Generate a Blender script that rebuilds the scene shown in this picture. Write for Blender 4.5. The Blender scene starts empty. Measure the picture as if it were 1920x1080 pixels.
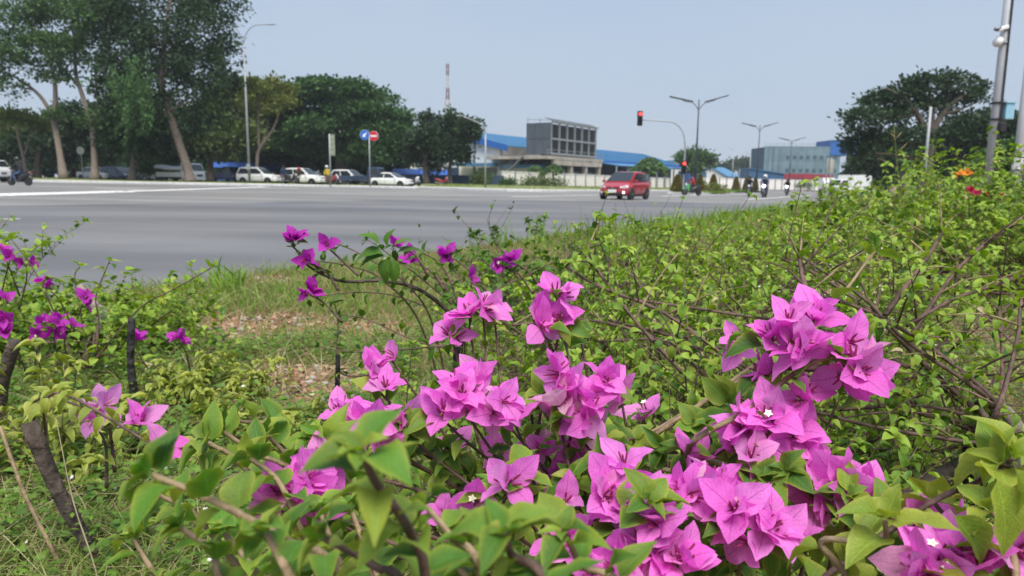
import bpy, bmesh, math, random
import numpy as np
from mathutils import Vector, Matrix, Euler

R = math.radians
SC = bpy.context.scene
COL = SC.collection
rng = np.random.default_rng(7)
random.seed(7)

# ------------------------------------------------------------------ camera, sky, sun, exposure
CAMZ, PITCH, ROLL, FPX = 0.86, R(8.53), 0.010, 1333.0
cam_d = bpy.data.cameras.new('camera')
cam_d.sensor_width = 36.0
cam_d.lens = FPX / 1920 * 36
cam_d.clip_start, cam_d.clip_end = 0.02, 6000
cam_d.dof.use_dof = True
cam_d.dof.focus_distance = 0.78
cam_d.dof.aperture_fstop = 11.5
cam = bpy.data.objects.new('camera', cam_d)
COL.objects.link(cam)
cam.matrix_world = (Matrix.Translation((0, 0, CAMZ)) @ Matrix.Rotation(R(90) - PITCH, 4, 'X') @ Matrix.Rotation(ROLL, 4, 'Z'))
SC.camera = cam
CAMP = Vector((0, 0, CAMZ))

SUN_EL, SUN_AZ = 64.0, 168.0          # degrees; azimuth clockwise from +Y, where the sun stands
wd = bpy.data.worlds.new('World'); SC.world = wd; wd.use_nodes = True
nt = wd.node_tree; nt.nodes.clear()
sky = nt.nodes.new('ShaderNodeTexSky'); sky.sky_type = 'NISHITA'; sky.sun_disc = False
sky.sun_elevation = R(SUN_EL); sky.sun_rotation = R(SUN_AZ); sky.dust_density = 4.0; sky.air_density = 1.0
tc = nt.nodes.new('ShaderNodeTexCoord'); sx = nt.nodes.new('ShaderNodeSeparateXYZ')
rp = nt.nodes.new('ShaderNodeValToRGB')
rp.color_ramp.elements[0].position = 0.0; rp.color_ramp.elements[0].color = (3.16, 3.58, 4.18, 1)
rp.color_ramp.elements[1].position = 0.32; rp.color_ramp.elements[1].color = (2.16, 2.82, 3.80, 1)
e = rp.color_ramp.elements.new(0.10); e.color = (2.60, 3.18, 4.03, 1)
nz = nt.nodes.new('ShaderNodeTexNoise'); nz.inputs['Scale'].default_value = 1.6; nz.inputs['Detail'].default_value = 4
mp = nt.nodes.new('ShaderNodeMapping'); mp.inputs['Scale'].default_value = (1, 1, 3.5)
nr = nt.nodes.new('ShaderNodeMapRange'); nr.inputs[1].default_value = .35; nr.inputs[2].default_value = .7
nr.inputs[3].default_value = 0.0; nr.inputs[4].default_value = 0.45
mxc = nt.nodes.new('ShaderNodeMixRGB'); mxc.inputs[2].default_value = (3.00, 3.44, 4.02, 1)
mx = nt.nodes.new('ShaderNodeMixRGB'); mx.inputs[0].default_value = 0.88
bg = nt.nodes.new('ShaderNodeBackground'); bg.inputs[1].default_value = 0.10
wo = nt.nodes.new('ShaderNodeOutputWorld')
L = nt.links.new
L(tc.outputs['Generated'], sx.inputs[0]); L(sx.outputs[2], rp.inputs[0])
L(tc.outputs['Generated'], mp.inputs[0]); L(mp.outputs[0], nz.inputs['Vector']); L(nz.outputs[0], nr.inputs[0])
L(nr.outputs[0], mxc.inputs[0]); L(rp.outputs[0], mxc.inputs[1])
L(sky.outputs[0], mx.inputs[1]); L(mxc.outputs[0], mx.inputs[2]); L(mx.outputs[0], bg.inputs[0]); L(bg.outputs[0], wo.inputs[0])

sd = bpy.data.lights.new('sun', 'SUN'); sd.energy = 2.7; sd.angle = R(34); sd.color = (1.0, 0.95, 0.87)
so = bpy.data.objects.new('sun', sd); COL.objects.link(so)
sv = Vector((math.sin(R(SUN_AZ)) * math.cos(R(SUN_EL)), math.cos(R(SUN_AZ)) * math.cos(R(SUN_EL)), math.sin(R(SUN_EL))))
so.rotation_euler = (-sv).to_track_quat('-Z', 'Y').to_euler()

vs = SC.view_settings
SC.display_settings.display_device = 'sRGB'
vs.view_transform = 'Standard'; vs.look = 'None'; vs.exposure = 0.95; vs.gamma = 1.0; vs.use_curve_mapping = False
SC.cycles.max_bounces = 6; SC.cycles.transparent_max_bounces = 4; SC.cycles.diffuse_bounces = 3
SC.cycles.glossy_bounces = 2; SC.cycles.transmission_bounces = 3
SC.cycles.caustics_reflective = False; SC.cycles.caustics_refractive = False
SC.cycles.use_denoising = True
try: SC.cycles.denoising_prefilter = 'ACCURATE'
except Exception: pass

# ------------------------------------------------------------------ where things stand
_M = cam.matrix_world.to_3x3()
def pt(px, py, d):
    """point at depth d metres along the view axis, seen at photo pixel (px, py)"""
    return CAMP + _M @ Vector(((px - 960) / FPX * d, -(py - 540) / FPX * d, -d))
TILT = -0.010
def gz(x):
    return TILT * max(-75.0, min(75.0, x))
def gh(px, py, lift=0.0):
    """point of the road plane seen at (px, py)"""
    v = _M @ Vector(((px - 960) / FPX, -(py - 540) / FPX, -1))
    t = -(CAMP.z - lift) / (v.z - TILT * v.x)
    return CAMP + v * t
def gp(px, y, lift=0.0):
    """ground point at distance y in photo column px (measured at the horizon)"""
    x = (px - 960) / FPX * y * 0.99
    return Vector((x, y, gz(x) + lift))
KX, KY, KDX, KDY = -2.5, 4.9, 0.495, 0.869     # a point and the direction of the near kerb
def sdist(x, y):
    return (x - KX) * KDY - (y - KY) * KDX
def vnoise(x, y, f, seed=0):
    """smooth value noise on arrays, 0..1"""
    x = np.asarray(x, float) * f + seed * 17.13; y = np.asarray(y, float) * f + seed * 9.71
    xi = np.floor(x); yi = np.floor(y); fx = x - xi; fy = y - yi
    fx = fx * fx * (3 - 2 * fx); fy = fy * fy * (3 - 2 * fy)
    def h(a, b):
        s = np.sin(a * 127.1 + b * 311.7) * 43758.5453
        return s - np.floor(s)
    return (h(xi, yi) * (1 - fx) + h(xi + 1, yi) * fx) * (1 - fy) + (h(xi, yi + 1) * (1 - fx) + h(xi + 1, yi + 1) * fx) * fy
def soil(x, y):
    """height of the verge soil (arrays or floats)"""
    x = np.asarray(x, float); y = np.asarray(y, float)
    s = (x - KX) * KDY - (y - KY) * KDX
    z = TILT * np.clip(x, -75, 75) + 0.10 + 0.05 * np.clip(s / 1.5, 0, 1) + 0.018 * np.clip(s - 3, 0, 12)* np.clip((y - 3) / 5, 0, 1)
    m = np.clip(s / 0.4, 0, 1)
    return z + m * (0.05 * (vnoise(x, y, 1.1, 1) - .5) + 0.025 * (vnoise(x, y, 4.0, 2) - .5) + 0.012 * (vnoise(x, y, 13.0, 3) - .5))

# ------------------------------------------------------------------ materials
MATS = {}
def nodes_of(m):
    nt = m.node_tree
    def N(t, **kw):
        n = nt.nodes.new('ShaderNode' + t)
        for k, v in kw.items():
            if k in n.inputs.keys(): 
                n.inputs[k].default_value = v
            else:
                setattr(n, k, v)
        return n
    return nt, N, nt.links.new
def mat(name, col, rough=0.6, metal=0.0, var=0.12, scale=6.0, bump=0.0, spec=0.5, emit=None, estr=0.0, coat=0.0):
    if name in MATS: return MATS[name]
    m = bpy.data.materials.new(name); m.use_nodes = True; MATS[name] = m
    nt, N, L = nodes_of(m)
    b = nt.nodes['Principled BSDF']
    b.inputs['Roughness'].default_value = rough; b.inputs['Metallic'].default_value = metal
    b.inputs['Specular IOR Level'].default_value = spec
    if coat: b.inputs['Coat Weight'].default_value = coat; b.inputs['Coat Roughness'].default_value = 0.05
    t = N('TexCoord'); n = N('TexNoise'); n.inputs['Scale'].default_value = scale; n.inputs['Detail'].default_value = 6
    r = N('ValToRGB')
    a = r.color_ramp.elements
    a[0].position = .3; a[1].position = .7
    a[0].color = tuple(c * (1 - var) for c in col) + (1,); a[1].color = tuple(min(1, c * (1 + var)) for c in col) + (1,)
    L(t.outputs['Object'], n.inputs['Vector']); L(n.outputs[0], r.inputs[0]); L(r.outputs[0], b.inputs['Base Color'])
    if bump:
        bp = N('Bump'); bp.inputs['Strength'].default_value = bump; bp.inputs['Distance'].default_value = .02
        L(n.outputs[0], bp.inputs['Height']); L(bp.outputs[0], b.inputs['Normal'])
    if emit:
        b.inputs['Emission Color'].default_value = tuple(emit) + (1,); b.inputs['Emission Strength'].default_value = estr
    return m

def leaf_mat(name, cols, trans=0.3, rough=0.42, vein=0.5, edge=None, edge_amt=0.35, veincol=None, spec=0.3, spots=None):
    """leaves and bracts: each picks its own colour between cols; midrib and side veins follow the leaf's own UV"""
    m = bpy.data.materials.new(name); m.use_nodes = True; MATS[name] = m
    nt, N, L = nodes_of(m)
    b = nt.nodes['Principled BSDF']; out = nt.nodes['Material Output']
    b.inputs['Roughness'].default_value = rough; b.inputs['Specular IOR Level'].default_value = spec
    at = N('Attribute'); at.attribute_name = 'rnd'
    oi = N('ObjectInfo')
    def M(op, a, bb=None, c=None):
        n = N('Math'); n.operation = op
        for i, v in enumerate((a, bb, c)):
            if v is None: continue
            if isinstance(v, (int, float)): n.inputs[i].default_value = v
            else: L(v, n.inputs[i])
        return n.outputs[0]
    rnd = M('FRACT', M('ADD', at.outputs['Fac'], oi.outputs['Random']))
    r = N('ValToRGB'); el = r.color_ramp.elements
    for i, c in enumerate(cols):
        p = i / (len(cols) - 1)
        if i == 0: e = el[0]; e.position = 0
        elif i == len(cols) - 1: e = el[-1]; e.position = 1
        else: e = el.new(p)
        e.color = tuple(c) + (1,)
    L(rnd, r.inputs[0])
    colour = r.outputs[0]
    def mixc(f, a, c):
        n = N('MixRGB')
        if isinstance(f, (int, float)): n.inputs[0].default_value = f
        else: L(f, n.inputs[0])
        L(a, n.inputs[1])
        if isinstance(c, tuple): n.inputs[2].default_value = c + (1,)
        else: L(c, n.inputs[2])
        return n.outputs[0]
    if vein or edge:
        uv = N('UVMap'); s = N('SeparateXYZ'); L(uv.outputs[0], s.inputs[0])
        du = M('ABSOLUTE', M('SUBTRACT', s.outputs[0], .5))
        if edge:
            f = M('MULTIPLY', M('POWER', M('MULTIPLY', du, 2.0), 3.0), edge_amt)
            colour = mixc(f, colour, edge)
        if vein:
            mid = M('SUBTRACT', 1.0, M('MINIMUM', M('DIVIDE', du, 0.035), 1.0))
            ph = M('SINE', M('MULTIPLY', M('SUBTRACT', s.outputs[1], M('MULTIPLY', du, 0.75)), 46.0))
            side = M('MULTIPLY', M('POWER', M('MAXIMUM', ph, 0.0), 8.0), 0.35)
            f = M('MULTIPLY', M('MAXIMUM', mid, side), vein)
            colour = mixc(f, colour, veincol or tuple(min(1, c * 1.7 + .03) for c in cols[0]))
    tc = N('TexCoord'); nz = N('TexNoise'); nz.inputs['Scale'].default_value = 40; nz.inputs['Detail'].default_value = 3
    L(tc.outputs['Object'], nz.inputs['Vector'])
    if spots:
        ns = N('TexNoise'); ns.inputs['Scale'].default_value = 55; ns.inputs['Detail'].default_value = 4; L(tc.outputs['Object'], ns.inputs['Vector'])
        oi2 = M('MULTIPLY', rnd, 0.10)
        fs_ = M('MINIMUM', M('MULTIPLY', M('MAXIMUM', M('SUBTRACT', ns.outputs[0], M('SUBTRACT', 0.70, oi2)), 0.0), 14.0), 1.0)
        colour = mixc(M('MULTIPLY', fs_, .75), colour, spots)
    hs = N('HueSaturation'); L(colour, hs.inputs['Color'])
    L(M('MULTIPLY_ADD', nz.outputs[0], 0.9, 0.55), hs.inputs['Value'])
    colour = hs.outputs[0]
    L(colour, b.inputs['Base Color'])
    if vein:
        bh = N('Bump'); bh.inputs['Strength'].default_value = .35; bh.inputs['Distance'].default_value = .002; L(M('ADD', f, M('MULTIPLY', nz.outputs[0], .8)), bh.inputs['Height']); L(bh.outputs[0], b.inputs['Normal'])
    t = N('BsdfTranslucent'); mxs = N('MixShader'); mxs.inputs[0].default_value = trans
    h2 = N('HueSaturation'); h2.inputs['Saturation'].default_value = 1.1; h2.inputs['Value'].default_value = 1.5
    L(colour, h2.inputs['Color']); L(h2.outputs[0], t.inputs['Color'])
    L(b.outputs[0], mxs.inputs[1]); L(t.outputs[0], mxs.inputs[2]); L(mxs.outputs[0], out.inputs['Surface'])
    return m

# ------------------------------------------------------------------ objects
def props(o, label=None, cat=None, group=None, kind=None):
    if label: o['label'] = label
    if cat: o['category'] = cat
    if group: o['group'] = group
    if kind: o['kind'] = kind
    return o
def thing(name, label, cat, loc=(0, 0, 0), rz=0.0, group=None):
    o = bpy.data.objects.new(name, None); COL.objects.link(o)
    o.empty_display_size = .1
    o.location = loc; o.rotation_euler = (0, 0, rz)
    return props(o, label, cat, group)
def link(name, me, parent=None, loc=None):
    o = bpy.data.objects.new(name, me); COL.objects.link(o)
    if parent is not None: o.parent = parent
    if loc is not None: o.location = loc
    return o
def copy_tree(o, parent=None):
    c = o.copy(); COL.objects.link(c)
    if parent is not None: c.parent = parent
    for ch in [x for x in o.children]:
        copy_tree(ch, c)
    return c

def frames_along(P):
    T = []
    for i in range(len(P)):
        a = P[max(0, i - 1)]; b = P[min(len(P) - 1, i + 1)]
        t = (b - a)
        T.append(t.normalized() if t.length > 1e-9 else Vector((0, 0, 1)))
    n = T[0].orthogonal().normalized(); F = []
    for t in T:
        n = (n - t * n.dot(t))
        n = n.normalized() if n.length > 1e-6 else t.orthogonal().normalized()
        F.append((t, n, t.cross(n)))
    return F

class MB:
    """collects shapes into ONE mesh"""
    def __init__(s): s.v = []; s.f = []; s.mi = []; s.cur = 0
    def add(s, vs_, fs):
        o = len(s.v); s.v += [tuple(v) for v in vs_]; s.f += [tuple(i + o for i in f) for f in fs]; s.mi += [s.cur] * len(fs)
        return s
    def box(s, c, sz, rot=None, taper=1.0):
        x, y, z = sz[0] / 2, sz[1] / 2, sz[2] / 2; c = Vector(c)
        vs_ = []
        for dz, k in ((-z, 1.0), (z, taper)):
            for dx, dy in ((-x, -y), (x, -y), (x, y), (-x, y)):
                v = Vector((dx * k, dy * k, dz))
                if rot is not None: v = rot @ v
                vs_.append(c + v)
        return s.add(vs_, [(3, 2, 1, 0), (4, 5, 6, 7), (0, 1, 5, 4), (1, 2, 6, 5), (2, 3, 7, 6), (3, 0, 4, 7)])
    def span(s, a, b):
        a = Vector(a); b = Vector(b)
        return s.box((a + b) / 2, (abs(b.x - a.x), abs(b.y - a.y), abs(b.z - a.z)))
    def beam(s, a, b, w, h):
        a = Vector(a); b = Vector(b); d = b - a
        q = d.to_track_quat('X', 'Z').to_matrix()
        return s.box((a + b) / 2, (d.length, w, h), q)
    def tube(s, P, r, n=8, cap=True):
        P = [Vector(p) for p in P]
        if not hasattr(r, '__len__'): r = [r] * len(P)
        vs_ = []; fs = []
        for (t, a, b), p, rr in zip(frames_along(P), P, r):
            for k in range(n):
                w = 2 * math.pi * k / n
                vs_.append(p + (a * math.cos(w) + b * math.sin(w)) * rr)
        for i in range(len(P) - 1):
            for k in range(n):
                k2 = (k + 1) % n
                fs.append((i * n + k, i * n + k2, (i + 1) * n + k2, (i + 1) * n + k))
        if cap:
            fs.append(tuple(range(n - 1, -1, -1))); fs.append(tuple((len(P) - 1) * n + k for k in range(n)))
        return s.add(vs_, fs)
    def lathe(s, c, axis, prof, n=20):
        """prof: (radius, along axis)"""
        c = Vector(c); t = Vector(axis).normalized(); a = t.orthogonal().normalized(); b = t.cross(a)
        vs_ = []; fs = []
        for r_, h in prof:
            for k in range(n):
                w = 2 * math.pi * k / n
                vs_.append(c + t * h + (a * math.cos(w) + b * math.sin(w)) * r_)
        m = len(prof)
        for i in range(m - 1):
            for k in range(n):
                k2 = (k + 1) % n
                fs.append((i * n + k, i * n + k2, (i + 1) * n + k2, (i + 1) * n + k))
        fs.append(tuple(range(n - 1, -1, -1))); fs.append(tuple((m - 1) * n + k for k in range(n)))
        return s.add(vs_, fs)
    def loft(s, rings):
        n = len(rings[0]); vs_ = [p for r_ in rings for p in r_]; fs = []
        for i in range(len(rings) - 1):
            for k in range(n):
                k2 = (k + 1) % n
                fs.append((i * n + k, i * n + k2, (i + 1) * n + k2, (i + 1) * n + k))
        fs.append(tuple(range(n - 1, -1, -1))); fs.append(tuple((len(rings) - 1) * n + k for k in range(n)))
        return s.add(vs_, fs)
    def prism(s, poly, axis_vec):
        """poly: 3D outline, extruded by axis_vec"""
        poly = [Vector(p) for p in poly]; n = len(poly); d = Vector(axis_vec)
        return s.add(poly + [p + d for p in poly], [tuple(range(n - 1, -1, -1)), tuple(range(n, 2 * n))] + [(k, (k + 1) % n, (k + 1) % n + n, k + n) for k in range(n)])
    def quad(s, a, b, c, d): return s.add([a, b, c, d], [(0, 1, 2, 3)])
    def build(s, name, m, parent=None, smooth=False, bevel=0.0, sub=0, loc=None):
        me = bpy.data.meshes.new(name); me.from_pydata(s.v, [], s.f)
        ms = m if isinstance(m, (list, tuple)) else [m]
        for q in ms: me.materials.append(q)
        if len(ms) > 1: me.polygons.foreach_set('material_index', s.mi)
        bm = bmesh.new(); bm.from_mesh(me); bmesh.ops.recalc_face_normals(bm, faces=bm.faces); bm.to_mesh(me); bm.free()
        if smooth: me.polygons.foreach_set('use_smooth', [True] * len(me.polygons))
        o = link(name, me, parent, loc)
        if bevel:
            b = o.modifiers.new('bevel', 'BEVEL'); b.width = bevel; b.segments = 2; b.limit_method = 'ANGLE'; b.angle_limit = R(40)
        if sub:
            q = o.modifiers.new('sub', 'SUBSURF'); q.levels = sub; q.render_levels = sub
        return o

def np_mesh(name, verts, faces, m, uv=None, rnd=None, smooth=True):
    """verts (n,3), faces (k,4) or (k,3) arrays; uv per vertex, rnd per vertex"""
    me = bpy.data.meshes.new(name)
    k, c = faces.shape
    me.vertices.add(len(verts)); me.vertices.foreach_set('co', np.ascontiguousarray(verts, np.float32).ravel())
    me.loops.add(k * c); me.loops.foreach_set('vertex_index', np.ascontiguousarray(faces, np.int32).ravel())
    me.polygons.add(k); me.polygons.foreach_set('loop_start', np.arange(0, k * c, c, dtype=np.int32))
    if smooth: me.polygons.foreach_set('use_smooth', np.ones(k, bool))
    if uv is not None:
        l = me.uv_layers.new(name='UVMap'); l.data.foreach_set('uv', np.ascontiguousarray(uv[faces.ravel()], np.float32).ravel())
    if rnd is not None:
        a = me.attributes.new('rnd', 'FLOAT', 'POINT'); a.data.foreach_set('value', np.ascontiguousarray(rnd, np.float32))
    me.materials.append(m)
    me.update(calc_edges=True); me.validate()
    return me

def leaf_template(nl=5, W=0.34, fold=0.35, curl=0.5, wave=0.0, cols=3, pw=(0.62, 0.85), cup=0.0, seed=0, petiole=0.10, twist=0.0):
    """a leaf of length 1 along +Y, upper side +Z; returns verts, quads, uv"""
    r_ = random.Random(seed)
    V = []; U = []
    peak = max((t ** pw[0]) * ((1 - t) ** pw[1]) for t in [i / 60 for i in range(1, 60)])
    us = [-1 + 2 * j / (cols - 1) for j in range(cols)]
    ph = r_.random() * 6
    for i in range(nl + 1):
        t = i / nl
        tt = min(max(t, 0.0), 1.0)
        w = W * (tt ** pw[0]) * ((1 - tt) ** pw[1]) / peak if 0 < tt < 1 else 0.0
        w = max(w, 0.010)
        y = petiole + (1 - petiole) * t
        ang = curl * 1.6 * t
        yy = petiole + (1 - petiole) * (math.sin(ang) / (curl * 1.6) if curl > 1e-4 else t)
        zz = -(1 - petiole) * ((1 - math.cos(ang)) / (curl * 1.6) if curl > 1e-4 else 0)
        for u in us:
            x = u * w
            z = fold * abs(u) ** (1.3 if petiole > .05 else 2.0) * w - cup * (abs(u) ** 2) * w
            z += wave * w * math.sin((11 if petiole > .05 else 15) * t + ph + (1.3 if u > 0 else 0)) * abs(u)
            a = twist * t
            V.append((x * math.cos(a) - z * math.sin(a), yy, zz + x * math.sin(a) + z * math.cos(a))); U.append((0.5 + 0.5 * u, t))
    F = []
    for i in range(nl):
        for j in range(cols - 1):
            a = i * cols + j
            F.append((a, a + 1, a + cols + 1, a + cols))
    # petiole: a thin folded strip from the origin to the blade
    b = len(V)
    V += [(-0.012, 0, 0), (0.012, 0, 0)]; U += [(0.5, 0), (0.5, 0)]
    c = cols // 2
    F.append((b, b + 1, c + 1 if cols > 3 else 2, c - 1 if cols > 3 else 0))
    return np.array(V), np.array(F), np.array(U)

def frame(d, n, s):
    """columns x, y, z of a leaf's local frame, scaled"""
    d = d.normalized(); x = d.cross(n)
    x = x.normalized() if x.length > 1e-6 else d.orthogonal().normalized()
    n = x.cross(d)
    return Matrix(((x.x, d.x, n.x), (x.y, d.y, n.y), (x.z, d.z, n.z))) * s

def cr(pts, n=6):
    """Catmull-Rom through pts"""
    pts = [Vector(p) for p in pts]
    if len(pts) == 2: return [pts[0].lerp(pts[1], i / n) for i in range(n + 1)]
    Q = [2 * pts[0] - pts[1]] + pts + [2 * pts[-1] - pts[-2]]; out = []
    for i in range(1, len(Q) - 2):
        a, b, c, d = Q[i - 1:i + 3]
        for k in range(n):
            t = k / n
            out.append(0.5 * ((2 * b) + (c - a) * t + (2 * a - 5 * b + 4 * c - d) * t * t + (3 * b - a - 3 * c + d) * t ** 3))
    out.append(Q[-2]); return out
# ------------------------------------------------------------------ bougainvillea and other plants of the near verge
M_LEAF = leaf_mat('bougainvillea_leaf', [(0.143, 0.267, 0.027), (0.220, 0.364, 0.038), (0.110, 0.218, 0.025), (0.308, 0.436, 0.056), (0.176, 0.315, 0.031), (0.396, 0.473, 0.075)], trans=.30, vein=.35, edge=(.38, .40, .06), edge_amt=.4, rough=.5, spots=(.36, .32, .09))
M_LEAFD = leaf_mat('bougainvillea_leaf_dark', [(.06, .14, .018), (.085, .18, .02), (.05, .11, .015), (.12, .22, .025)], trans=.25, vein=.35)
M_LEAFN = leaf_mat('bougainvillea_leaf_near', [(.075, .19, .024), (.11, .245, .028), (.05, .125, .02), (.22, .32, .04), (.085, .20, .026), (.06, .15, .022), (.28, .35, .05)], trans=.32, vein=.5, edge=(.42, .44, .06), edge_amt=.5, rough=.5, spots=(.42, .40, .10))
M_LEAFY = leaf_mat('bougainvillea_leaf_yellow', [(.20, .29, .035), (.26, .32, .04), (.14, .25, .03), (.34, .36, .05)], trans=.32, vein=.5, edge=(.5, .5, .1), edge_amt=.4)
M_LEAFC = leaf_mat('bougainvillea_leaf_curled', [(.20, .27, .03), (.28, .33, .045), (.15, .21, .03), (.36, .38, .07)], trans=.25, vein=.25, edge=(.5, .5, .15), edge_amt=.6)
M_BRACT = leaf_mat('bract_magenta', [(.80, .20, .68), (.72, .145, .60), (.83, .28, .74), (.76, .17, .64), (.84, .33, .70)], trans=.42, spots=(.72, .46, .62), vein=.6, veincol=(.34, .03, .28), rough=.6, spec=.25)
M_BRACTP = leaf_mat('bract_pale', [(.66, .25, .60), (.70, .32, .62), (.62, .22, .58)], trans=.4, vein=.4, veincol=(.42, .08, .36), rough=.6, spec=.2)
M_BRACTD = leaf_mat('bract_purple', [(.42, .03, .40), (.50, .045, .46), (.36, .03, .33)], trans=.35, vein=.4, veincol=(.22, .01, .2), rough=.55, spec=.25)
M_BRACTF = leaf_mat('bract_faded', [(.72, .42, .58), (.76, .46, .60), (.68, .30, .55)], trans=.4, vein=.5, veincol=(.5, .14, .36), rough=.65, spec=.2)
M_TUBE = mat('flower_tube', (.30, .035, .12), .6, var=.35, scale=60)
M_TUBEP = mat('flower_tube_pale', (.55, .30, .30), .6, var=.3, scale=60)
M_WHITE = mat('flower_white', (.82, .80, .62), .6, var=.05)
M_TWIG = mat('twig_brown', (.125, .075, .060), .75, var=.45, scale=45, bump=.5)
M_TWIGG = mat('twig_tan', (.26, .19, .11), .75, var=.35, scale=45, bump=.5)
M_TWIGY = mat('twig_green', (.20, .22, .06), .7, var=.35, scale=45, bump=.3)
M_BARK = mat('old_wood', (.075, .056, .045), .9, var=.55, scale=38, bump=1.0)
M_BARKG = mat('old_wood_grey', (.27, .225, .19), .9, var=.5, scale=42, bump=1.0)
M_STAKE = mat('stake_black', (.018, .016, .016), .8, var=.5, scale=40, bump=1.0)

def shared(V, F, U, name, m):
    return np_mesh(name, V, F, m, uv=U)
LT = []       # leaf templates, coarse
for i in range(6):
    LT.append(leaf_template(nl=5, W=.25 + .03 * (i % 3), pw=(.62, 1.05), fold=[.3, .5, .25, .6, .4, .2][i], curl=[.35, .6, .9, .45, .75, .2][i], wave=.10, cols=3, seed=i, twist=[0, .3, -.3, .15, -.2, .4][i]))
LTN = [leaf_template(nl=8, W=.23 + .035 * (i % 3), pw=(.60, 1.1), fold=[.45, .7, .35, .9, .55, .25][i], curl=[.4, .65, .9, .5, .75, .2][i], wave=.16, cols=5, seed=i + 9, twist=[0, .35, -.35, .2, -.25, .3][i]) for i in range(6)]
LTC = [leaf_template(nl=5, W=.22, fold=1.1, curl=[.8, 1.0, .7][i], wave=.02, cols=3, seed=i + 20, twist=[0, .2, -.2][i]) for i in range(3)]
LTH = [leaf_template(nl=5, W=.24 + .03 * (i % 3), pw=(.62, 1.05), fold=[.5, .7, .4, .8, .55, .3][i], curl=[.6, .85, 1.05, .7, .95, .45][i], wave=.08, cols=3, seed=i + 60, twist=[0, .3, -.3, .15, -.2, .4][i]) for i in range(6)]
BT = [leaf_template(nl=8, W=.33 + .03 * (i % 3), fold=[.2, .3, .05, .25, .35, .1][i], curl=[.15, .35, .45, .1, .25, .55][i], wave=[.10, .16, .08, .18, .12, .14][i], cols=5, pw=(.58, .98), cup=[.0, .1, .15, -.1, .05, -.05][i], seed=i + 40, petiole=.03, twist=[0, .2, -.2, .3, -.3, .1][i]) for i in range(6)]
_cache = {}
def mesh_of(T, key, i, m):
    k = (key, i, m.name)
    if k not in _cache: _cache[k] = shared(*T[i], key, m)
    return _cache[k]

# the flower in the middle of three bracts: three slender tubes, sometimes an open white star
def tube_mesh(m, star, seed):
    r_ = random.Random(seed); b = MB()
    for k in range(3):
        w = 2.1 * k + r_.random() * .4
        tip = Vector((math.cos(w) * .14, math.sin(w) * .14, .36 + r_.random() * .16))
        b.tube([(math.cos(w) * .02, math.sin(w) * .02, 0), tip * .5 + Vector((math.cos(w) * .025, math.sin(w) * .025, 0)), tip], [.022, .034, .026], 5)
        if star and k == 0:
            b.cur = 1
            for j in range(5):
                a = j * 1.2566; c = Vector((math.cos(a), math.sin(a), .1)); s_ = Vector((-math.sin(a), math.cos(a), 0))
                b.add([tip, tip + c * .06 + s_ * .04, tip + c * .12, tip + c * .06 - s_ * .04], [(0, 1, 2, 3)])
            b.cur = 0
    me = bpy.data.meshes.new('flower'); me.from_pydata(b.v, [], b.f); me.materials.append(m); me.materials.append(M_WHITE)
    me.polygons.foreach_set('material_index', b.mi)
    return me
TUBES = {}
def tubes(kind, star):
    k = (kind, star)
    if k not in TUBES: TUBES[k] = [tube_mesh(M_TUBEP if kind == 'pale' else M_TUBE, star, i) for i in range(3)]
    return random.choice(TUBES[k])
BM = {'magenta': M_BRACT, 'pale': M_BRACTP, 'purple': M_BRACTD, 'faded': M_BRACTF}

def leaves_mesh(ls, T, base):
    VV = []; FF = []; UU = []; RR = []; off = 0
    byk = {}
    for l in ls: byk.setdefault(l[4], []).append(l)
    for k, g in byk.items():
        V, F, U = T[k]
        A = np.array([np.array(frame(l[1], l[2], l[3])) for l in g]); P = np.array([tuple(l[0] - base) for l in g])
        X = np.einsum('nij,vj->nvi', A, V) + P[:, None, :]
        n = len(g); nv = len(V)
        VV.append(X.reshape(-1, 3)); FF.append((F[None] + (np.arange(n) * nv)[:, None, None]).reshape(-1, F.shape[1]) + off)
        UU.append(np.tile(U, (n, 1))); RR.append(np.repeat(rng.random(n), nv)); off += n * nv
    return np_mesh('foliage', np.concatenate(VV), np.concatenate(FF), ls[0][5], np.concatenate(UU), np.concatenate(RR))

# ------------------------------------------------------------------ ground cover of the near verge
def verge_mask(x, y):
    return sdist(x, y) > 0.16
def bare(x, y):
    """1 where the soil lies bare: patches left of the middle"""
    m = np.exp(-(((x + 1.22) / .36) ** 2 + ((y - 3.25) / .40) ** 2)) * 1.02 + np.exp(-(((x + .74) / .26) ** 2 + ((y - 2.35) / .30) ** 2)) * 1.05 + np.exp(-(((x + 1.8) / .3) ** 2 + ((y - 5.1) / .25) ** 2)) * 1.2 + np.exp(-(((x + .55) / .25) ** 2 + ((y - 3.3) / .3) ** 2)) * .9
    return m * (.45 + 1.0 * vnoise(x, y, 2.6, 5))
def scatter(n, ylo, yhi, fov=.80, pw=1.0, keep=None):
    y = ylo + (yhi - ylo) * rng.random(n) ** pw
    x = (rng.random(n) * 2 - 1) * fov * y + (rng.random(n) - .5) * .3
    k = verge_mask(x, y)
    if keep is not None: k &= keep(x, y)
    return x[k], y[k]

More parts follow.
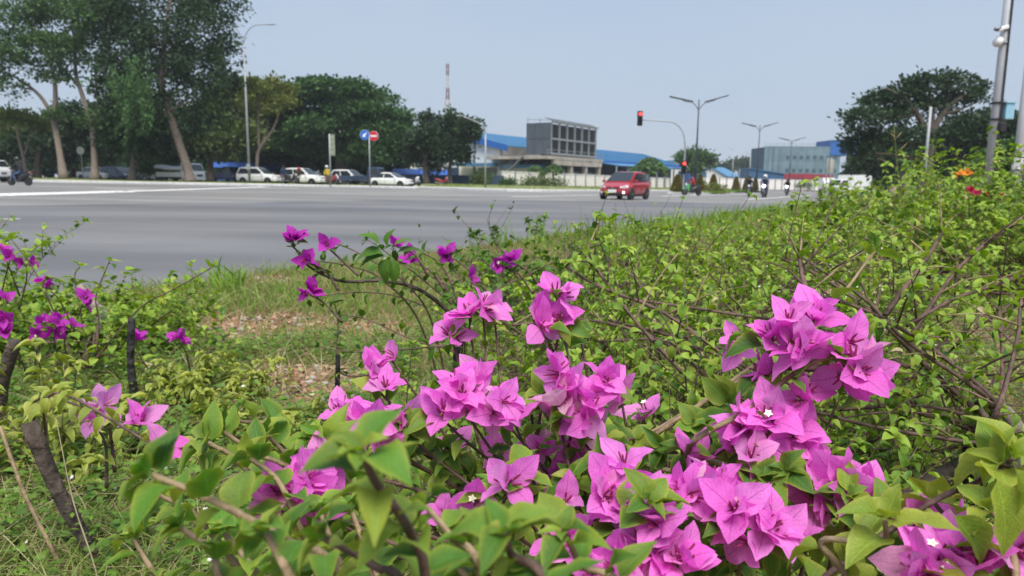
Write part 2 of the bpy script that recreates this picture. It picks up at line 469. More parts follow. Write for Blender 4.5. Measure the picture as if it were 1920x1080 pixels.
def blades(name, x, y, z, h, w, lean, m, seg=3):
    """grass blades: curved strips standing on (x, y, z)"""
    n = len(x); az = rng.random(n) * 6.283; la = rng.random(n) * 6.283
    ts = np.linspace(0, 1, seg + 1)
    V = np.zeros((n, (seg + 1) * 2, 3))
    for i, t in enumerate(ts):
        wd_ = w * (1 - t) ** .7 * .5 + .0002
        bx = x + np.cos(la) * lean * h * t ** 2; by = y + np.sin(la) * lean * h * t ** 2; bz = z + h * (t - .35 * np.minimum(lean, 1.2) * t ** 2)
        for j, s_ in enumerate((-1, 1)):
            V[:, i * 2 + j, 0] = bx + s_ * np.cos(az) * wd_; V[:, i * 2 + j, 1] = by + s_ * np.sin(az) * wd_; V[:, i * 2 + j, 2] = bz
    F = np.array([(2 * i, 2 * i + 1, 2 * i + 3, 2 * i + 2) for i in range(seg)])
    FF = (F[None] + (np.arange(n) * (seg + 1) * 2)[:, None, None]).reshape(-1, 4)
    return np_mesh(name, V.reshape(-1, 3), FF, m, rnd=np.repeat(rng.random(n), (seg + 1) * 2))
M_GRASS = leaf_mat('grass_blade', [(.12, .20, .03), (.19, .26, .05), (.09, .15, .025), (.30, .31, .11), (.15, .23, .035), (.36, .32, .16)], trans=.3, vein=0, rough=.55, spec=.3)
M_GRASSB = leaf_mat('grass_blade_fresh', [(.13, .26, .03), (.19, .33, .04), (.10, .20, .025), (.24, .35, .05)], trans=.35, vein=0, rough=.5, spec=.3)
M_DRY = leaf_mat('straw', [(.42, .36, .20), (.34, .27, .14), (.50, .44, .28), (.28, .21, .12)], trans=.2, vein=0, rough=.7, spec=.2)
M_WEED = leaf_mat('weed_leaf', [(.10, .20, .03), (.15, .27, .04), (.07, .14, .025), (.19, .30, .055)], trans=.3, vein=.3, rough=.5)

# ------------------------------------------------------------------ road and kerbs
def asphalt(name, base, seed):
    m = bpy.data.materials.new(name); m.use_nodes = True
    nt, N, L = nodes_of(m); b = nt.nodes['Principled BSDF']; b.inputs['Roughness'].default_value = .72; b.inputs['Specular IOR Level'].default_value = .35
    t = N('TexCoord'); mp = N('Mapping'); mp.inputs['Location'].default_value = (seed, seed, 0); mp.inputs['Rotation'].default_value = (0, 0, R(-60)); mp.inputs['Scale'].default_value = (.05, .35, 1)
    n1 = N('TexNoise'); n1.inputs['Scale'].default_value = 1.0; n1.inputs['Detail'].default_value = 8; n1.inputs['Roughness'].default_value = .6
    n2 = N('TexNoise'); n2.inputs['Scale'].default_value = 130; n2.inputs['Detail'].default_value = 4
    n3 = N('TexNoise'); n3.inputs['Scale'].default_value = .22; n3.inputs['Detail'].default_value = 5
    L(t.outputs['Object'], mp.inputs[0]); L(mp.outputs[0], n1.inputs['Vector']); L(t.outputs['Object'], n2.inputs['Vector']); L(t.outputs['Object'], n3.inputs['Vector'])
    def ramp(a, ca, c, cc):
        r_ = N('ValToRGB'); e = r_.color_ramp.elements; e[0].position = a; e[0].color = tuple(ca) + (1,); e[1].position = c; e[1].color = tuple(cc) + (1,); return r_
    r1 = ramp(.35, [c * .72 for c in base], .68, [c * 1.22 for c in base]); r2 = ramp(.3, (.72,) * 3, .72, (1.28,) * 3); r3 = ramp(.36, (.84, .85, .88), .64, (1.12, 1.10, 1.06))
    a = N('MixRGB'); a.blend_type = 'MULTIPLY'; a.inputs[0].default_value = 1; c = N('MixRGB'); c.blend_type = 'MULTIPLY'; c.inputs[0].default_value = 1
    L(n1.outputs[0], r1.inputs[0]); L(n2.outputs[0], r2.inputs[0]); L(n3.outputs[0], r3.inputs[0])
    L(r1.outputs[0], a.inputs[1]); L(r2.outputs[0], a.inputs[2]); L(a.outputs[0], c.inputs[1]); L(r3.outputs[0], c.inputs[2]); L(c.outputs[0], b.inputs['Base Color'])
    bp = N('Bump'); bp.inputs['Strength'].default_value = .5; bp.inputs['Distance'].default_value = .004; L(n2.outputs[0], bp.inputs['Height']); L(bp.outputs[0], b.inputs['Normal'])
    return m
M_ASPH = asphalt('asphalt', (.152, .152, .160), 3)
M_ASPHO = asphalt('asphalt_old', (.205, .20, .195), 9)
M_GROUND = mat('far_ground', (.12, .14, .05), .95, var=.4, scale=.15)
def sheet(name, poly, lift, m, label=None, kind='structure', parent=None, step=None):
    """flat polygon laid on the tilted ground"""
    b = MB(); n = len(poly)
    b.add([(p[0], p[1], gz(p[0]) + lift) for p in poly], [tuple(range(n))])
    o = b.build(name, m, parent)
    if parent is None: props(o, label, None, None, kind)
    return o
def ground_grid(name, xs, ys, lift, m, label):
    b = MB(); V = [(x, y, gz(x) + lift) for x in xs for y in ys]; n = len(ys)
    b.add(V, [(i * n + j, (i + 1) * n + j, (i + 1) * n + j + 1, i * n + j + 1) for i in range(len(xs) - 1) for j in range(n - 1)])
    return props(b.build(name, m), label, None, None, 'structure')
ground_grid('ground', [-3500, -900, -300, -75, -40, 0, 40, 75, 300, 900, 3500], [-40, 0, 60, 200, 700, 4500], -.30, M_GROUND, 'flat green ground reaching to the horizon')
road = ground_grid('road', [-74, -40, 0, 40, 74], [-6, 20, 60, 100, 240], 0.0, M_ASPH, 'wide grey asphalt road junction')
# the far, older, paler surface
U = Vector((.53, .848, 0)); V_ = Vector((-.848, .53, 0))
OLD = [gh(-200, 389), gh(480, 380), gh(800, 374), gh(1130, 378), gh(1580, 384), (60, 60, 0), (60, 200, 0), (-70, 200, 0), (-72, 60, 0)]
sheet('road_surface', [(p[0], p[1]) for p in OLD], .004, M_ASPHO, 'older paler asphalt on the far side of the junction')
M_PAINT = mat('road_paint', (.72, .72, .70), .7, var=.22, scale=3)
M_KERB = mat('kerb_concrete', (.56, .56, .56), .85, var=.2, scale=4, bump=.3)
M_KERBW = mat('kerb_white', (.50, .50, .48), .8, var=.3, scale=6, bump=.3)
def strip(name, a, b, w, lift=.008):
    a = Vector((a[0], a[1], 0)); b = Vector((b[0], b[1], 0)); d = (b - a).normalized(); n = Vector((-d.y, d.x, 0)) * w / 2
    return sheet(name, [a - n, b - n, b + n, a + n], lift, M_PAINT, parent=road)
# zebra crossing seen at a flat angle on the left, its bars and the stop lines
za, zb = gh(-60, 367), gh(235, 359)
for i in range(17):
    p = za.lerp(zb, i / 16); d = (zb - za).normalized(); n = Vector((-d.y, d.x, 0)); s_ = (d * .75 + n * .65).normalized()
    strip('zebra_stripe', p - s_ * 1.5, p + s_ * 1.5, .34)
strip('road_line', gh(215, 359.5), gh(500, 350.5), .8); strip('road_line', gh(180, 352.5), gh(270, 356), .28)
strip('road_line', gh(470, 352), gh(560, 353), .5); strip('road_line', gh(-20, 412), gh(38, 411), .14); strip('road_line', gh(960, 369), gh(1120, 366), .3)
strip('road_line', gh(1240, 368), gh(1420, 363), .35); strip('road_line', gh(1400, 374), gh(1520, 367), .3)
strip('road_line', gh(1490, 396), gh(1560, 381), .25)
def kerb(name, label, pts, w=.18, h=.13, m=None, lift=0.0):
    b = MB(); pts = [Vector((p[0], p[1], 0)) for p in pts]
    rings = []
    for i, p in enumerate(pts):
        d = (pts[min(i + 1, len(pts) - 1)] - pts[max(i - 1, 0)]).normalized(); n = Vector((-d.y, d.x, 0)); z = gz(p.x) + lift
        q = [p + n * w / 2, p - n * w / 2]
        rings.append([(q[0].x, q[0].y, z - .2), (q[1].x, q[1].y, z - .2), (q[1].x, q[1].y, z + h * .8), (q[1].x * .85 + q[0].x * .15, q[1].y * .85 + q[0].y * .15, z + h), (q[0].x, q[0].y, z + h)])
    b.loft(rings)
    return props(b.build(name, m or M_KERB), label, None, None, 'structure')
k0 = Vector((KX, KY, 0)); kd = Vector((KDX, KDY, 0)); kn = Vector((KDY, -KDX, 0))
kerb('kerb', 'white painted kerb of the near verge', [k0 + kd * t + kn * .10 for t in (-12, -6, -3, 0, 2, 4, 8, 14, 24, 34)] , .15, .085, M_KERBW)
# far kerbs and verges
GRASSFAR = mat('far_grass', (.17, .19, .07), .95, var=.45, scale=.9, bump=.6)
CON = mat('concrete_pale', (.36, .36, .34), .85, var=.15, scale=2)
lk = [Vector(p) for p in ((-66, 56.5, 0), (-48, 58.5, 0), (-39.3, 60, 0), (-30, 62, 0), (-22, 64.5, 0), (-14, 66.5, 0), (-9, 67.5, 0))]
kerb('kerb', 'far grey kerb in front of the parked cars', lk, .3, .2)
b2 = [Vector((-9.5, 69, 0)), Vector((-4.5, 64.5, 0)), Vector((-.5, 61.8, 0)), Vector((2.5, 62.2, 0)), Vector((5, 65, 0)), Vector((17, 84, 0)), Vector((46, 131, 0))]
kerb('kerb', 'far kerb curving round the grass corner before the white wall', b2, .3, .22)
def lawn(name, label, poly, lift, m, hump=0.0):
    b = MB(); c = sum((Vector((p[0], p[1], 0)) for p in poly), Vector()) / len(poly)
    out = [Vector((p[0], p[1], gz(p[0]) + lift)) for p in poly]; inn = [Vector((c.x + (p.x - c.x) * .8, c.y + (p.y - c.y) * .8, p.z + hump)) for p in out]
    n = len(out); b.add(out + inn + [Vector((c.x, c.y, gz(c.x) + lift + hump * 1.3))], [(i, (i + 1) % n, n + (i + 1) % n, n + i) for i in range(n)] + [(n + i, n + (i + 1) % n, 2 * n) for i in range(n)])
    return props(b.build(name, m), label, None, None, 'structure')
lawn('far_verge', 'grass strip with trees beyond the far kerb at the left', [tuple(p)[:2] for p in lk] + [(-13, 72), (-20, 73.5), (-55, 70.5), (-80, 69)], .19, GRASSFAR, .05)
lawn('parking_yard', 'grey parking strip behind the tree verge', [(-85, 69.5), (-55, 71), (-20, 74), (-12.5, 73), (-13, 90), (-90, 90)], .02, CON)
lawn('corner_verge', 'grassy corner in front of the white boundary wall', [tuple(p)[:2] for p in b2] + [(44, 140), (24, 122), (-2.5, 96), (-14, 92), (-14, 80)], .21, GRASSFAR, .12)
lawn('far_yard', 'ground behind the walls and trees', [(-90, 91), (-14, 92), (0, 97), (60, 190), (90, 300), (-200, 300)], .05, GRASSFAR)
med = [gh(1252, 364.5), gh(1300, 366), gh(1420, 358), (44, 120), (56, 140), (54, 142), (40, 120)]
kerb('kerb', 'kerb of the road median with clipped shrubs', med[:3] + [(36, 104)], .25, .2)
lawn('median', 'raised grass median with conical shrubs', [tuple(p)[:2] for p in med[:3]] + [(36, 104), (34.5, 106), (19, 76)], .18, GRASSFAR, .1)
# far right verge along the near kerb
# ---- tufts of far grass
def fargrass(label, poly_pts, n, hlo, hhi, m):
    a, b, c, d = [Vector((p[0], p[1], 0)) for p in poly_pts]
    u = rng.random(n); v = rng.random(n)
    X = (a.x * (1 - u) + b.x * u) * (1 - v) + (d.x * (1 - u) + c.x * u) * v; Y = (a.y * (1 - u) + b.y * u) * (1 - v) + (d.y * (1 - u) + c.y * u) * v
    Z = TILT * X + .2
    h = hlo + (hhi - hlo) * rng.random(n) * vnoise(X, Y, .25, 3)
    props(link('grass', blades('grass', X, Y, Z, h, .10 + .06 * rng.random(n), .2 + .6 * rng.random(n), m, 2)), label, 'grass', kind='stuff')
# ------------------------------------------------------------------ buildings
BL = mat('roof_blue', (.065, .21, .38), .45, var=.12, scale=.5)
BLD = mat('fascia_blue', (.02, .12, .42), .5, var=.1, scale=.5)
BLN = mat('navy_sheet', (.025, .055, .13), .6, var=.2, scale=.6)
WH = mat('wall_white', (.80, .77, .73), .8, var=.08, scale=.4)
WHG = mat('wall_grey', (.38, .37, .36), .8, var=.12, scale=.6)
GR = mat('screen_grey', (.085, .10, .125), .5, var=.12, scale=.8)
GRL = mat('steel_grey', (.25, .27, .29), .5, var=.1, scale=2)
GRD = mat('louver_dark', (.022, .026, .034), .5, var=.15)
DK = mat('dark_opening', (.012, .013, .016), .6, var=.2)
CONR = mat('concrete_raw', (.40, .36, .31), .85, var=.25, scale=.8)
GLS = mat('window_dark', (.03, .045, .06), .12, var=.1, spec=.6)
PAN = mat('wall_panel_cream', (.84, .79, .73), .85, var=.1, scale=.6)
GRID = math.atan2(.848, .53)
def site(name, label, cat, px, y, rz=GRID, lift=0.0):
    p = gp(px, y); p.z += lift
    return thing(name, label, cat, p, rz)
def part(o, name, m, *boxes, bevel=0.0):
    b = MB()
    for a, c in boxes: b.span(a, c)
    return b.build(name, m, o, bevel=bevel)

# ---- louvred plant room on the raw concrete frame
o = site('plant_room', 'grey louvred plant room standing on an open concrete frame', 'building', 1030, 115)
Lx, Ly, z0, z1 = 16.5, 4.6, 5.2, 10.2
part(o, 'platform', CONR, ((-3.0, -1.0, 4.45), (Lx + 1, Ly + 6, 4.95)))
part(o, 'beam', CONR, ((-.6, -.95, 3.55), (Lx + .6, -.45, 4.44)))
for x in (-.5, 5.4, 10.8, 16.2): part(o, 'column', CONR, ((x, -.85, 0), (x + .75, -.1, 3.545)))
for x in (-.3, 8, 16.4): part(o, 'column', CONR, ((x, Ly + 4.6, 0), (x + .6, Ly + 5.3, 4.44)))
part(o, 'back_wall', DK, ((-.2, 1.6, 2.6), (Lx + .4, 1.8, 4.44)))
part(o, 'low_wall', WHG, ((.3, .4, 0), (5.35, .6, 2.6)), ((6.2, .4, 0), (10.75, .6, 2.6)), ((11.6, .4, 0), (16.1, .6, 2.6)))
part(o, 'tank', GRL, ((-.2, 1.9, 4.96), (.3, Ly, 5.19)), ((Lx - .3, 1.9, 4.96), (Lx, Ly, 5.19)), ((7.8, 1.9, 4.96), (8.3, Ly, 5.19)))
part(o, 'core', DK, ((.12, .35, z0 + .05), (Lx - .12, Ly - .2, z1 - .15)))
for j in range(3):                                  # end panels, plain
    for zz in ((z0, (z0 + z1) / 2 - .03), ((z0 + z1) / 2 + .03, z1)):
        part(o, 'panel', GR, ((-.02, .05 + j * 1.53, zz[0]), (.1, .05 + j * 1.53 + 1.48, zz[1])))
for i in range(7):
    x = i * (Lx - .25) / 6; part(o, 'post', GRL, ((x, -.05, z0), (x + .25, .32, z1)))
for zz in (z0 - .02, (z0 + z1) / 2 - .15, z1 - .05): part(o, 'rail', GRL, ((-.03, -.1, zz), (Lx + .05, -.06, zz + .3)))
for i in range(6):
    for rowz in (z0 + .33, (z0 + z1) / 2 + .2):
        b = MB(); x = i * (Lx - .25) / 6 + .3; w = (Lx - .25) / 6 - .35
        for q in range(6): b.span((x + q * w / 6 + .1, .12, rowz), (x + q * w / 6 + .1 + w / 16, .27, rowz + 1.98))
        b.build('louver', GRD, o)
b = MB()
for i in range(13):
    x = i * Lx / 12; b.beam((x, -.3, z1 + .2), (x, 1.2, z1 + .75), .07, .07); b.beam((x, -.3, z1 + .2), (x, -.3, z1 - .1), .07, .07)
for yy, zz in ((-.3, z1 + .25), (1.2, z1 + .75), (.5, z1 + .5)): b.beam((-.2, yy, zz), (Lx + .4, yy, zz), .12, .1)
for p_, q_ in (((-.1, 4.3, z1 + .6), (-.1, -.3, z1 + .3)), ((-.1, 4.3, z1), (-.1, 4.3, z1 + .9)), ((-.1, 2, z1), (-.1, 2, z1 + .7))): b.beam(p_, q_, .08, .08)
b.build('roof_rail', GRL, o)
b = MB(); b.beam((-3, -1.05, 5.4), (Lx + 1, -1.05, 5.4), .06, .06); b.beam((-3, -1.05, 5.9), (Lx + 1, -1.05, 5.9), .06, .06)
for i in range(12): b.beam((-3 + i * 1.85, -1.05, 4.95), (-3 + i * 1.85, -1.05, 5.9), .06, .06)
b.build('handrail', GRL, o)
b = MB(); b.beam((-3.0, 3.2, 4.9), (-3.3, 8.2, .6), .9, .12); b.beam((-3.5, 3.2, 5.9), (-3.8, 8.2, 1.6), .06, .06); b.beam((-2.6, 3.2, 5.9), (-2.9, 8.2, 1.6), .06, .06)
b.build('stairs', GRL, o)

# ---- the white hall with the blue gable left of it
o = site('factory_hall', 'white factory hall with blue gabled roof left of the grey plant room', 'building', 941, 119)
ez, rz_, W_, Dp = 6.6, 9.5, 24.0, 34.0
b = MB(); b.prism([(0, .0, 0), (0, W_, 0), (0, W_, ez), (0, W_ / 2, rz_ - .4), (0, 0, ez)], (.25, 0, 0)); b.build('wall', WH, o)
part(o, 'wall', WH, ((.26, .05, 0), (Dp, .3, ez - .05)))
b = MB(); b.prism([(-.6, -1.2, ez - .15), (-.6, W_ / 2, rz_), (-.6, W_ / 2, rz_ + .18), (-.6, -1.2, ez + .05)], (Dp, 0, 0)); b.build('roof', BL, o)
b = MB(); b.prism([(-.6, W_ + 1.2, ez - .15), (-.6, W_ / 2 + .005, rz_), (-.6, W_ / 2 + .005, rz_ + .18), (-.6, W_ + 1.2, ez + .05)], (Dp, 0, 0)); b.build('roof', BL, o)
b = MB(); b.prism([(-.75, -1.25, ez - .9), (-.75, W_ / 2, rz_ - .8), (-.75, W_ + 1.25, ez - .9), (-.75, W_ + 1.25, ez + .12), (-.75, W_ / 2, rz_ + .25), (-.75, -1.25, ez + .12)], (.14, 0, 0)); b.build('fascia', BLD, o)
b = MB()
for i in range(26): x = -.4 + i * 1.3; b.beam((x, -1.1, ez + .12), (x, W_ / 2 - .1, rz_ + .24), .05, .06)
b.build('roof_seam', BL, o)
for yy in (.1, 5.5, 11.5, 17.5, 23.3): part(o, 'post', GRL, ((-.25, yy, 0), (-.02, yy + .35, ez - .6 + min(yy, W_ - yy) * .3)))
part(o, 'canopy', BL, ((-3.2, .6, 3.3), (-.26, 8.2, 3.75)))
part(o, 'door', GRL, ((-.08, 1.2, 0), (-.003, 4.9, 3.1))); part(o, 'door', BLN, ((-.08, 9.0, 0), (-.003, 12.0, 3.1)))
for yy in (13.2, 15.0, 18.4, 20.4): part(o, 'window', GLS, ((-.06, yy, 1.2), (-.003, yy + 1.2, 2.6)))
for xx in (5, 6.6): part(o, 'window', GLS, ((xx, -.03, 3.2), (xx + 1.2, .045, 4.6)))
part(o, 'annex', WH, ((-.1, -6.0, 0), (7.0, -.4, 3.0)))
part(o, 'annex_roof', BL, ((-1.0, -7.4, 3.01), (8.0, -.2, 3.5)))
part(o, 'window', GLS, ((-.16, -3.4, 1.4), (-.105, -2.2, 2.3)))

# ---- white building further left behind the tree
o = site('white_building', 'white building with blue roof edge partly hidden by the dark clumpy tree', 'building', 845, 132)
b = MB(); b.prism([(0, 0, 0), (0, 11, 0), (0, 11, 4.6), (0, 7.5, 8.2), (0, 0, 7.2)], (12, 0, 0)); b.build('wall', WH, o)
part(o, 'roof_edge', BLD, ((-.5, 1.5, 8.6), (-.1, 6.2, 9.6)))
part(o, 'canopy', BL, ((-2, -1, 3.2), (-.05, 11, 3.6)))
for yy in (1, 3.4, 6): part(o, 'window', GLS, ((-.07, yy, 4.4), (-.004, yy + 1.2, 6.0)))
for yy in (2, 8): part(o, 'door', BLN, ((-.07, yy, 0), (-.004, yy + 1.8, 2.6)))
o = site('white_building', 'small cream house between the leaning trunk and the blue stalls', 'building', 385, 130)
b = MB(); b.prism([(0, 0, 0), (0, 7, 0), (0, 7, 4.4), (0, 3.5, 6.4), (0, 0, 4.4)], (8, 0, 0)); b.build('wall', mat('wall_pinkish', (.62, .46, .40), .85), o)
part(o, 'window', GLS, ((-.07, 2, 1.6), (-.004, 3.4, 3.0))); part(o, 'window', GLS, ((-.07, 4.4, 1.6), (-.004, 5.8, 3.0)))

# ---- the long blue shed to the right
o = site('long_shed', 'long low shed with sloping blue roof behind the red car', 'building', 1112, 131)
Lr = 46
b = MB(); b.prism([(0, -1.5, 4.6), (0, 9, 7.6), (0, 9, 7.8), (0, -1.5, 4.8)], (Lr, 0, 0)); b.build('roof', BL, o)
b = MB(); b.prism([(0, -4.6, 3.9), (0, -1.6, 4.35), (0, -1.6, 4.55), (0, -4.6, 4.1)], (Lr, 0, 0)); b.build('canopy', BL, o)
part(o, 'fascia', BLD, ((-.1, -1.62, 4.3), (Lr + .1, -1.505, 4.9)))
part(o, 'wall', BLN, ((0, 2.0, 0), (Lr, 2.3, 4.58)))
part(o, 'wall', WHG, ((0, 2.31, 0), (.3, 9, 4.6)), ((Lr - .3, 2.31, 0), (Lr, 9, 4.6)))
for i in range(10): part(o, 'post', GRL, ((i * 5, -4.4, 0), (i * 5 + .25, -4.15, 3.95)))
b = MB()
for i in range(38): b.beam((i * 1.2 + .3, -1.4, 4.88), (i * 1.2 + .3, 8.9, 7.84), .06, .08)
b.build('roof_seam', BL, o)
part(o, 'sheet_wall', BLD, ((Lr - 14, -4.7, 0), (Lr + 6, -4.62, 3.6)))
o = site('small_house', 'small pale house with blue roof beyond the round tree', 'building', 1357, 215)
b = MB(); b.prism([(0, 0, 0), (0, 9, 0), (0, 9, 3.6), (0, 4.5, 6), (0, 0, 3.6)], (14, 0, 0)); b.build('wall', WH, o)
b = MB(); b.prism([(-.4, -.9, 3.3), (-.4, 4.5, 6.2), (-.4, 9.9, 3.3), (-.4, 9.9, 3.6), (-.4, 4.5, 6.5), (-.4, -.9, 3.6)], (15, 0, 0)); b.build('roof', BL, o)
for yy in (1.5, 4, 6.5): part(o, 'window', GLS, ((-.06, yy, 1), (-.004, yy + 1.1, 2.4)))
o = site('roof_block', 'white stair head with pale arch above the far end of the blue shed', 'building', 1262, 182)
b = MB(); b.prism([(0, 0, 0), (0, 8, 0), (0, 8, 5.5), (0, 5, 7.2), (0, 0, 6.6)], (10, 0, 0)); b.build('wall', WH, o); part(o, 'roof', BL, ((-.4, -.5, 6.62), (10.4, 3, 6.9)))

# ---- boundary wall: posts and panels
def boundary(label, a, b, n, h, tiltd=True):
    a = Vector((a[0], a[1], gz(a[0]) + .1)); b = Vector((b[0], b[1], gz(b[0]) + .1)); d = b - a; ln = d.length; rz = math.atan2(d.y, d.x)
    o = thing('boundary_wall', label, 'wall', a, rz); s_ = ln / n; drop = (b.z - a.z) / n
    pm = MB().box((0, 0, h / 2), (s_ - .32, .14, h)).build('panel', PAN, o); pm.location = (s_ / 2, 0, 0)
    cm = MB().box((0, 0, h / 2), (s_ - .30, .24, .12)).build('coping', WH, o); cm.location = (s_ / 2, 0, h / 2 + .062)
    po = MB().box((0, 0, (h + .2) / 2), (.32, .3, h + .2)).build('post', GRL, o)
    for i in range(1, n):
        for src in (pm, cm):
            c = src.copy(); COL.objects.link(c); c.parent = o; c.location = src.location + Vector((i * s_, 0, drop * i))
        c = po.copy(); COL.objects.link(c); c.parent = o; c.location = (i * s_, 0, drop * i)
    c = po.copy(); COL.objects.link(c); c.parent = o; c.location = (ln, 0, b.z - a.z)
    return o
wa = gp(936, 97); boundary('cream panelled boundary wall with grey posts behind the red car', wa, wa + U * 66, 18, 2.0)
wb = gp(1262, 165); boundary('far cream boundary wall behind the conical shrubs', wb, gp(1548, 182), 22, 2.4)
o = thing('navy_fence', 'dark navy sheet fence under the clumpy tree', 'fence', gp(748, 93, .1), math.atan2(.6, 10))
for i in range(9): part(o, 'panel', BLN, ((i * 1.5, 0, 0), (i * 1.5 + 1.46, .06, 1.35)))
o = thing('gate', 'navy sliding gate between the fence and the cream wall', 'gate', gp(906, 95, .1), .1)
part(o, 'frame', BLN, ((0, 0, .1), (2.2, .06, .2)), ((0, 0, 1.3), (2.2, .06, 1.4)), ((0, 0, .2), (.08, .06, 1.3)), ((2.12, 0, .2), (2.2, .06, 1.3)))
for i in range(9): part(o, 'bar', BLN, ((.2 + i * .21, .01, .2), (.25 + i * .21, .05, 1.3)))
BLT = mat('tarp_blue', (.02, .085, .34), .6, var=.15, scale=1)
for nm, lab, px, y, w_, h_ in (('market_stall', 'blue tarpaulin stall behind the white pickup', 392, 96, 5.6, 2.3), ('market_stall', 'blue tarpaulin stall behind the first white suv', 462, 99, 4, 2.1), ('market_stall', 'blue tarpaulin stall left of the round clumpy tree', 735, 98, 3.2, 1.9), ('market_stall', 'blue tarpaulin stall under the round clumpy tree', 780, 99, 4.2, 1.9)):
    o = thing(nm, lab, 'stall', gp(px, y, .1), 0)
    b = MB(); b.prism([(-.2, 0, h_ - .5), (-.2, 1.4, h_ + .25), (-.2, 2.8, h_ - .5), (-.2, 2.75, h_ - .55), (-.2, 1.4, h_ + .15), (-.2, .05, h_ - .55)], (w_ + .4, 0, 0)); b.build('canopy', BLT, o)
    for q in ((.05, .1), (w_ - .05, .1), (.05, 2.7), (w_ - .05, 2.7)): part(o, 'post', GRL, ((q[0] - .03, q[1] - .03, 0), (q[0] + .03, q[1] + .03, h_ - .5)))
    part(o, 'table', BLN, ((.1, .3, .6), (w_ - .1, 1.6, .9))); part(o, 'skirt', BLT, ((.08, .26, .1), (w_ - .08, .295, .62)))

# ---- the large netted building far right, low sheds before it
o = thing('netted_building', 'wide building wrapped in teal green scaffold net at far right', 'building', gp(1427, 205), math.atan2(-.1, 10))
NET = mat('scaffold_net', (.15, .225, .27), .7, var=.2, scale=.35); NETD = mat('net_dark', (.05, .10, .13), .7, var=.2)  # second one: darker teal for the core, windows and poles
Wn, Hn = 21.5, 12.2
part(o, 'core', NETD, ((.1, .1, 0), (Wn - .1, 12, Hn - .3)))
for i in range(9):
    x = i * Wn / 9
    for k in range(3): part(o, 'net_panel', NET, ((x + .03, -.05 - .03 * ((i + k) % 2), k * Hn / 3 + .04), (x + Wn / 9 - .03, .07, (k + 1) * Hn / 3 - .03)))
for i in range(8):
    for z in (4.9, 8.6): part(o, 'window', NETD, ((6.2 + i * 1.9, -.12, z), (7.2 + i * 1.9, -.085, z + 1.0)))
for i in range(3): part(o, 'pole', NETD, ((1.1 + i * 1.5, -.14, 4), (1.22 + i * 1.5, -.09, Hn - .4)))
b = MB(); b.beam((0, -.1, Hn + .6), (Wn * .66, -.1, Hn + .6), .08, .08)
for i in range(9): b.beam((i * 1.75, -.1, Hn - .3), (i * 1.75, -.1, Hn + .9), .08, .08)
b.build('scaffold', GRL, o)
part(o, 'blue_block', BLD, ((Wn * .86, -.3, Hn - 2.4), (Wn + 4.0, 10, Hn + 1.8)))
o = thing('blue_shed', 'dark blue sheet shed in front of the teal netted building', 'building', gp(1402, 186), math.atan2(-.3, 10))
b = MB(); b.prism([(0, 0, 0), (8.8, 0, 0), (8.8, 0, 4.0), (0, 0, 5.3)], (0, 9, 0)); b.build('wall', mat('sheet_blue', (.03, .11, .22), .6, var=.1, scale=.5), o); b = MB(); b.prism([(-.2, -.3, 5.36), (9, -.3, 4.0), (9, -.3, 4.15), (-.2, -.3, 5.51)], (0, 9.6, 0)); b.build('roof', BL, o)
o = thing('red_shed', 'long low red sheet shed in front of the teal netted building', 'building', gp(1463, 188), 0)
RDS = mat('sheet_red', (.30, .022, .04), .6, var=.12, scale=.5)
for i in range(7): part(o, 'wall_panel', RDS, ((i * 1.9, 0, 0), (i * 1.9 + 1.85, 4, 4.3 - .15 * (i > 3))))
part(o, 'window', DK, ((3.2, -.05, 2.5), (6.2, -.003, 2.95)))
# a pale house behind the far right tree
o = thing('tall_house', 'pale pink multi storey house glimpsed through the large tree at right', 'building', gp(1618, 200), 0)
part(o, 'wall', mat('wall_rose', (.50, .33, .27), .85), ((0, 0, 0), (9, 9, 9.5)))
for z in (1.5, 4.3, 7): 
    for x in (1, 3.6, 6.2): part(o, 'window', GLS, ((x, -.06, z), (x + 1.4, -.003, z + 1.5)))

# ---- lattice telecom tower
o = thing('telecom_tower', 'red and white lattice telecom tower rising behind the clumpy tree', 'tower', gp(838, 250), .3)
RT = mat('tower_red', (.24, .13, .14), .7); WT = mat('tower_white', (.55, .55, .55), .7)
H_ = 40.0
for k in range(10):
    z0_, z1_ = k * H_ / 10, (k + 1) * H_ / 10; w0, w1 = 2.0 - 1.6 * min(1, z0_ / 30), 2.0 - 1.6 * min(1, z1_ / 30)
    b = MB()
    for sx_, sy_ in ((1, 1), (1, -1), (-1, -1), (-1, 1)): b.beam((sx_ * w0, sy_ * w0, z0_), (sx_ * w1, sy_ * w1, z1_), .16, .16)
    c4 = [(1, 1), (1, -1), (-1, -1), (-1, 1)]
    for i in range(4):
        p, q = c4[i], c4[(i + 1) % 4]
        for h in range(2):
            za_, zb_ = z0_ + (z1_ - z0_) * h / 2, z0_ + (z1_ - z0_) * (h + 1) / 2; wa_, wb_ = w0 + (w1 - w0) * h / 2, w0 + (w1 - w0) * (h + 1) / 2
            b.beam((p[0] * wa_, p[1] * wa_, za_), (q[0] * wb_, q[1] * wb_, zb_), .09, .09); b.beam((q[0] * wa_, q[1] * wa_, za_), (p[0] * wb_, p[1] * wb_, zb_), .09, .09)
    b.build('section', RT if k % 2 else WT, o)
for z, a in ((27, 0), (27, 2.1), (27, 4.2), (24.6, 1), (24.6, 3.1), (24.6, 5.2), (22.5, .5), (22.5, 3.6)): MB().box((math.cos(a) * 1.2, math.sin(a) * 1.2, z), (.35, .35, 1.9)).build('antenna', WT, o)

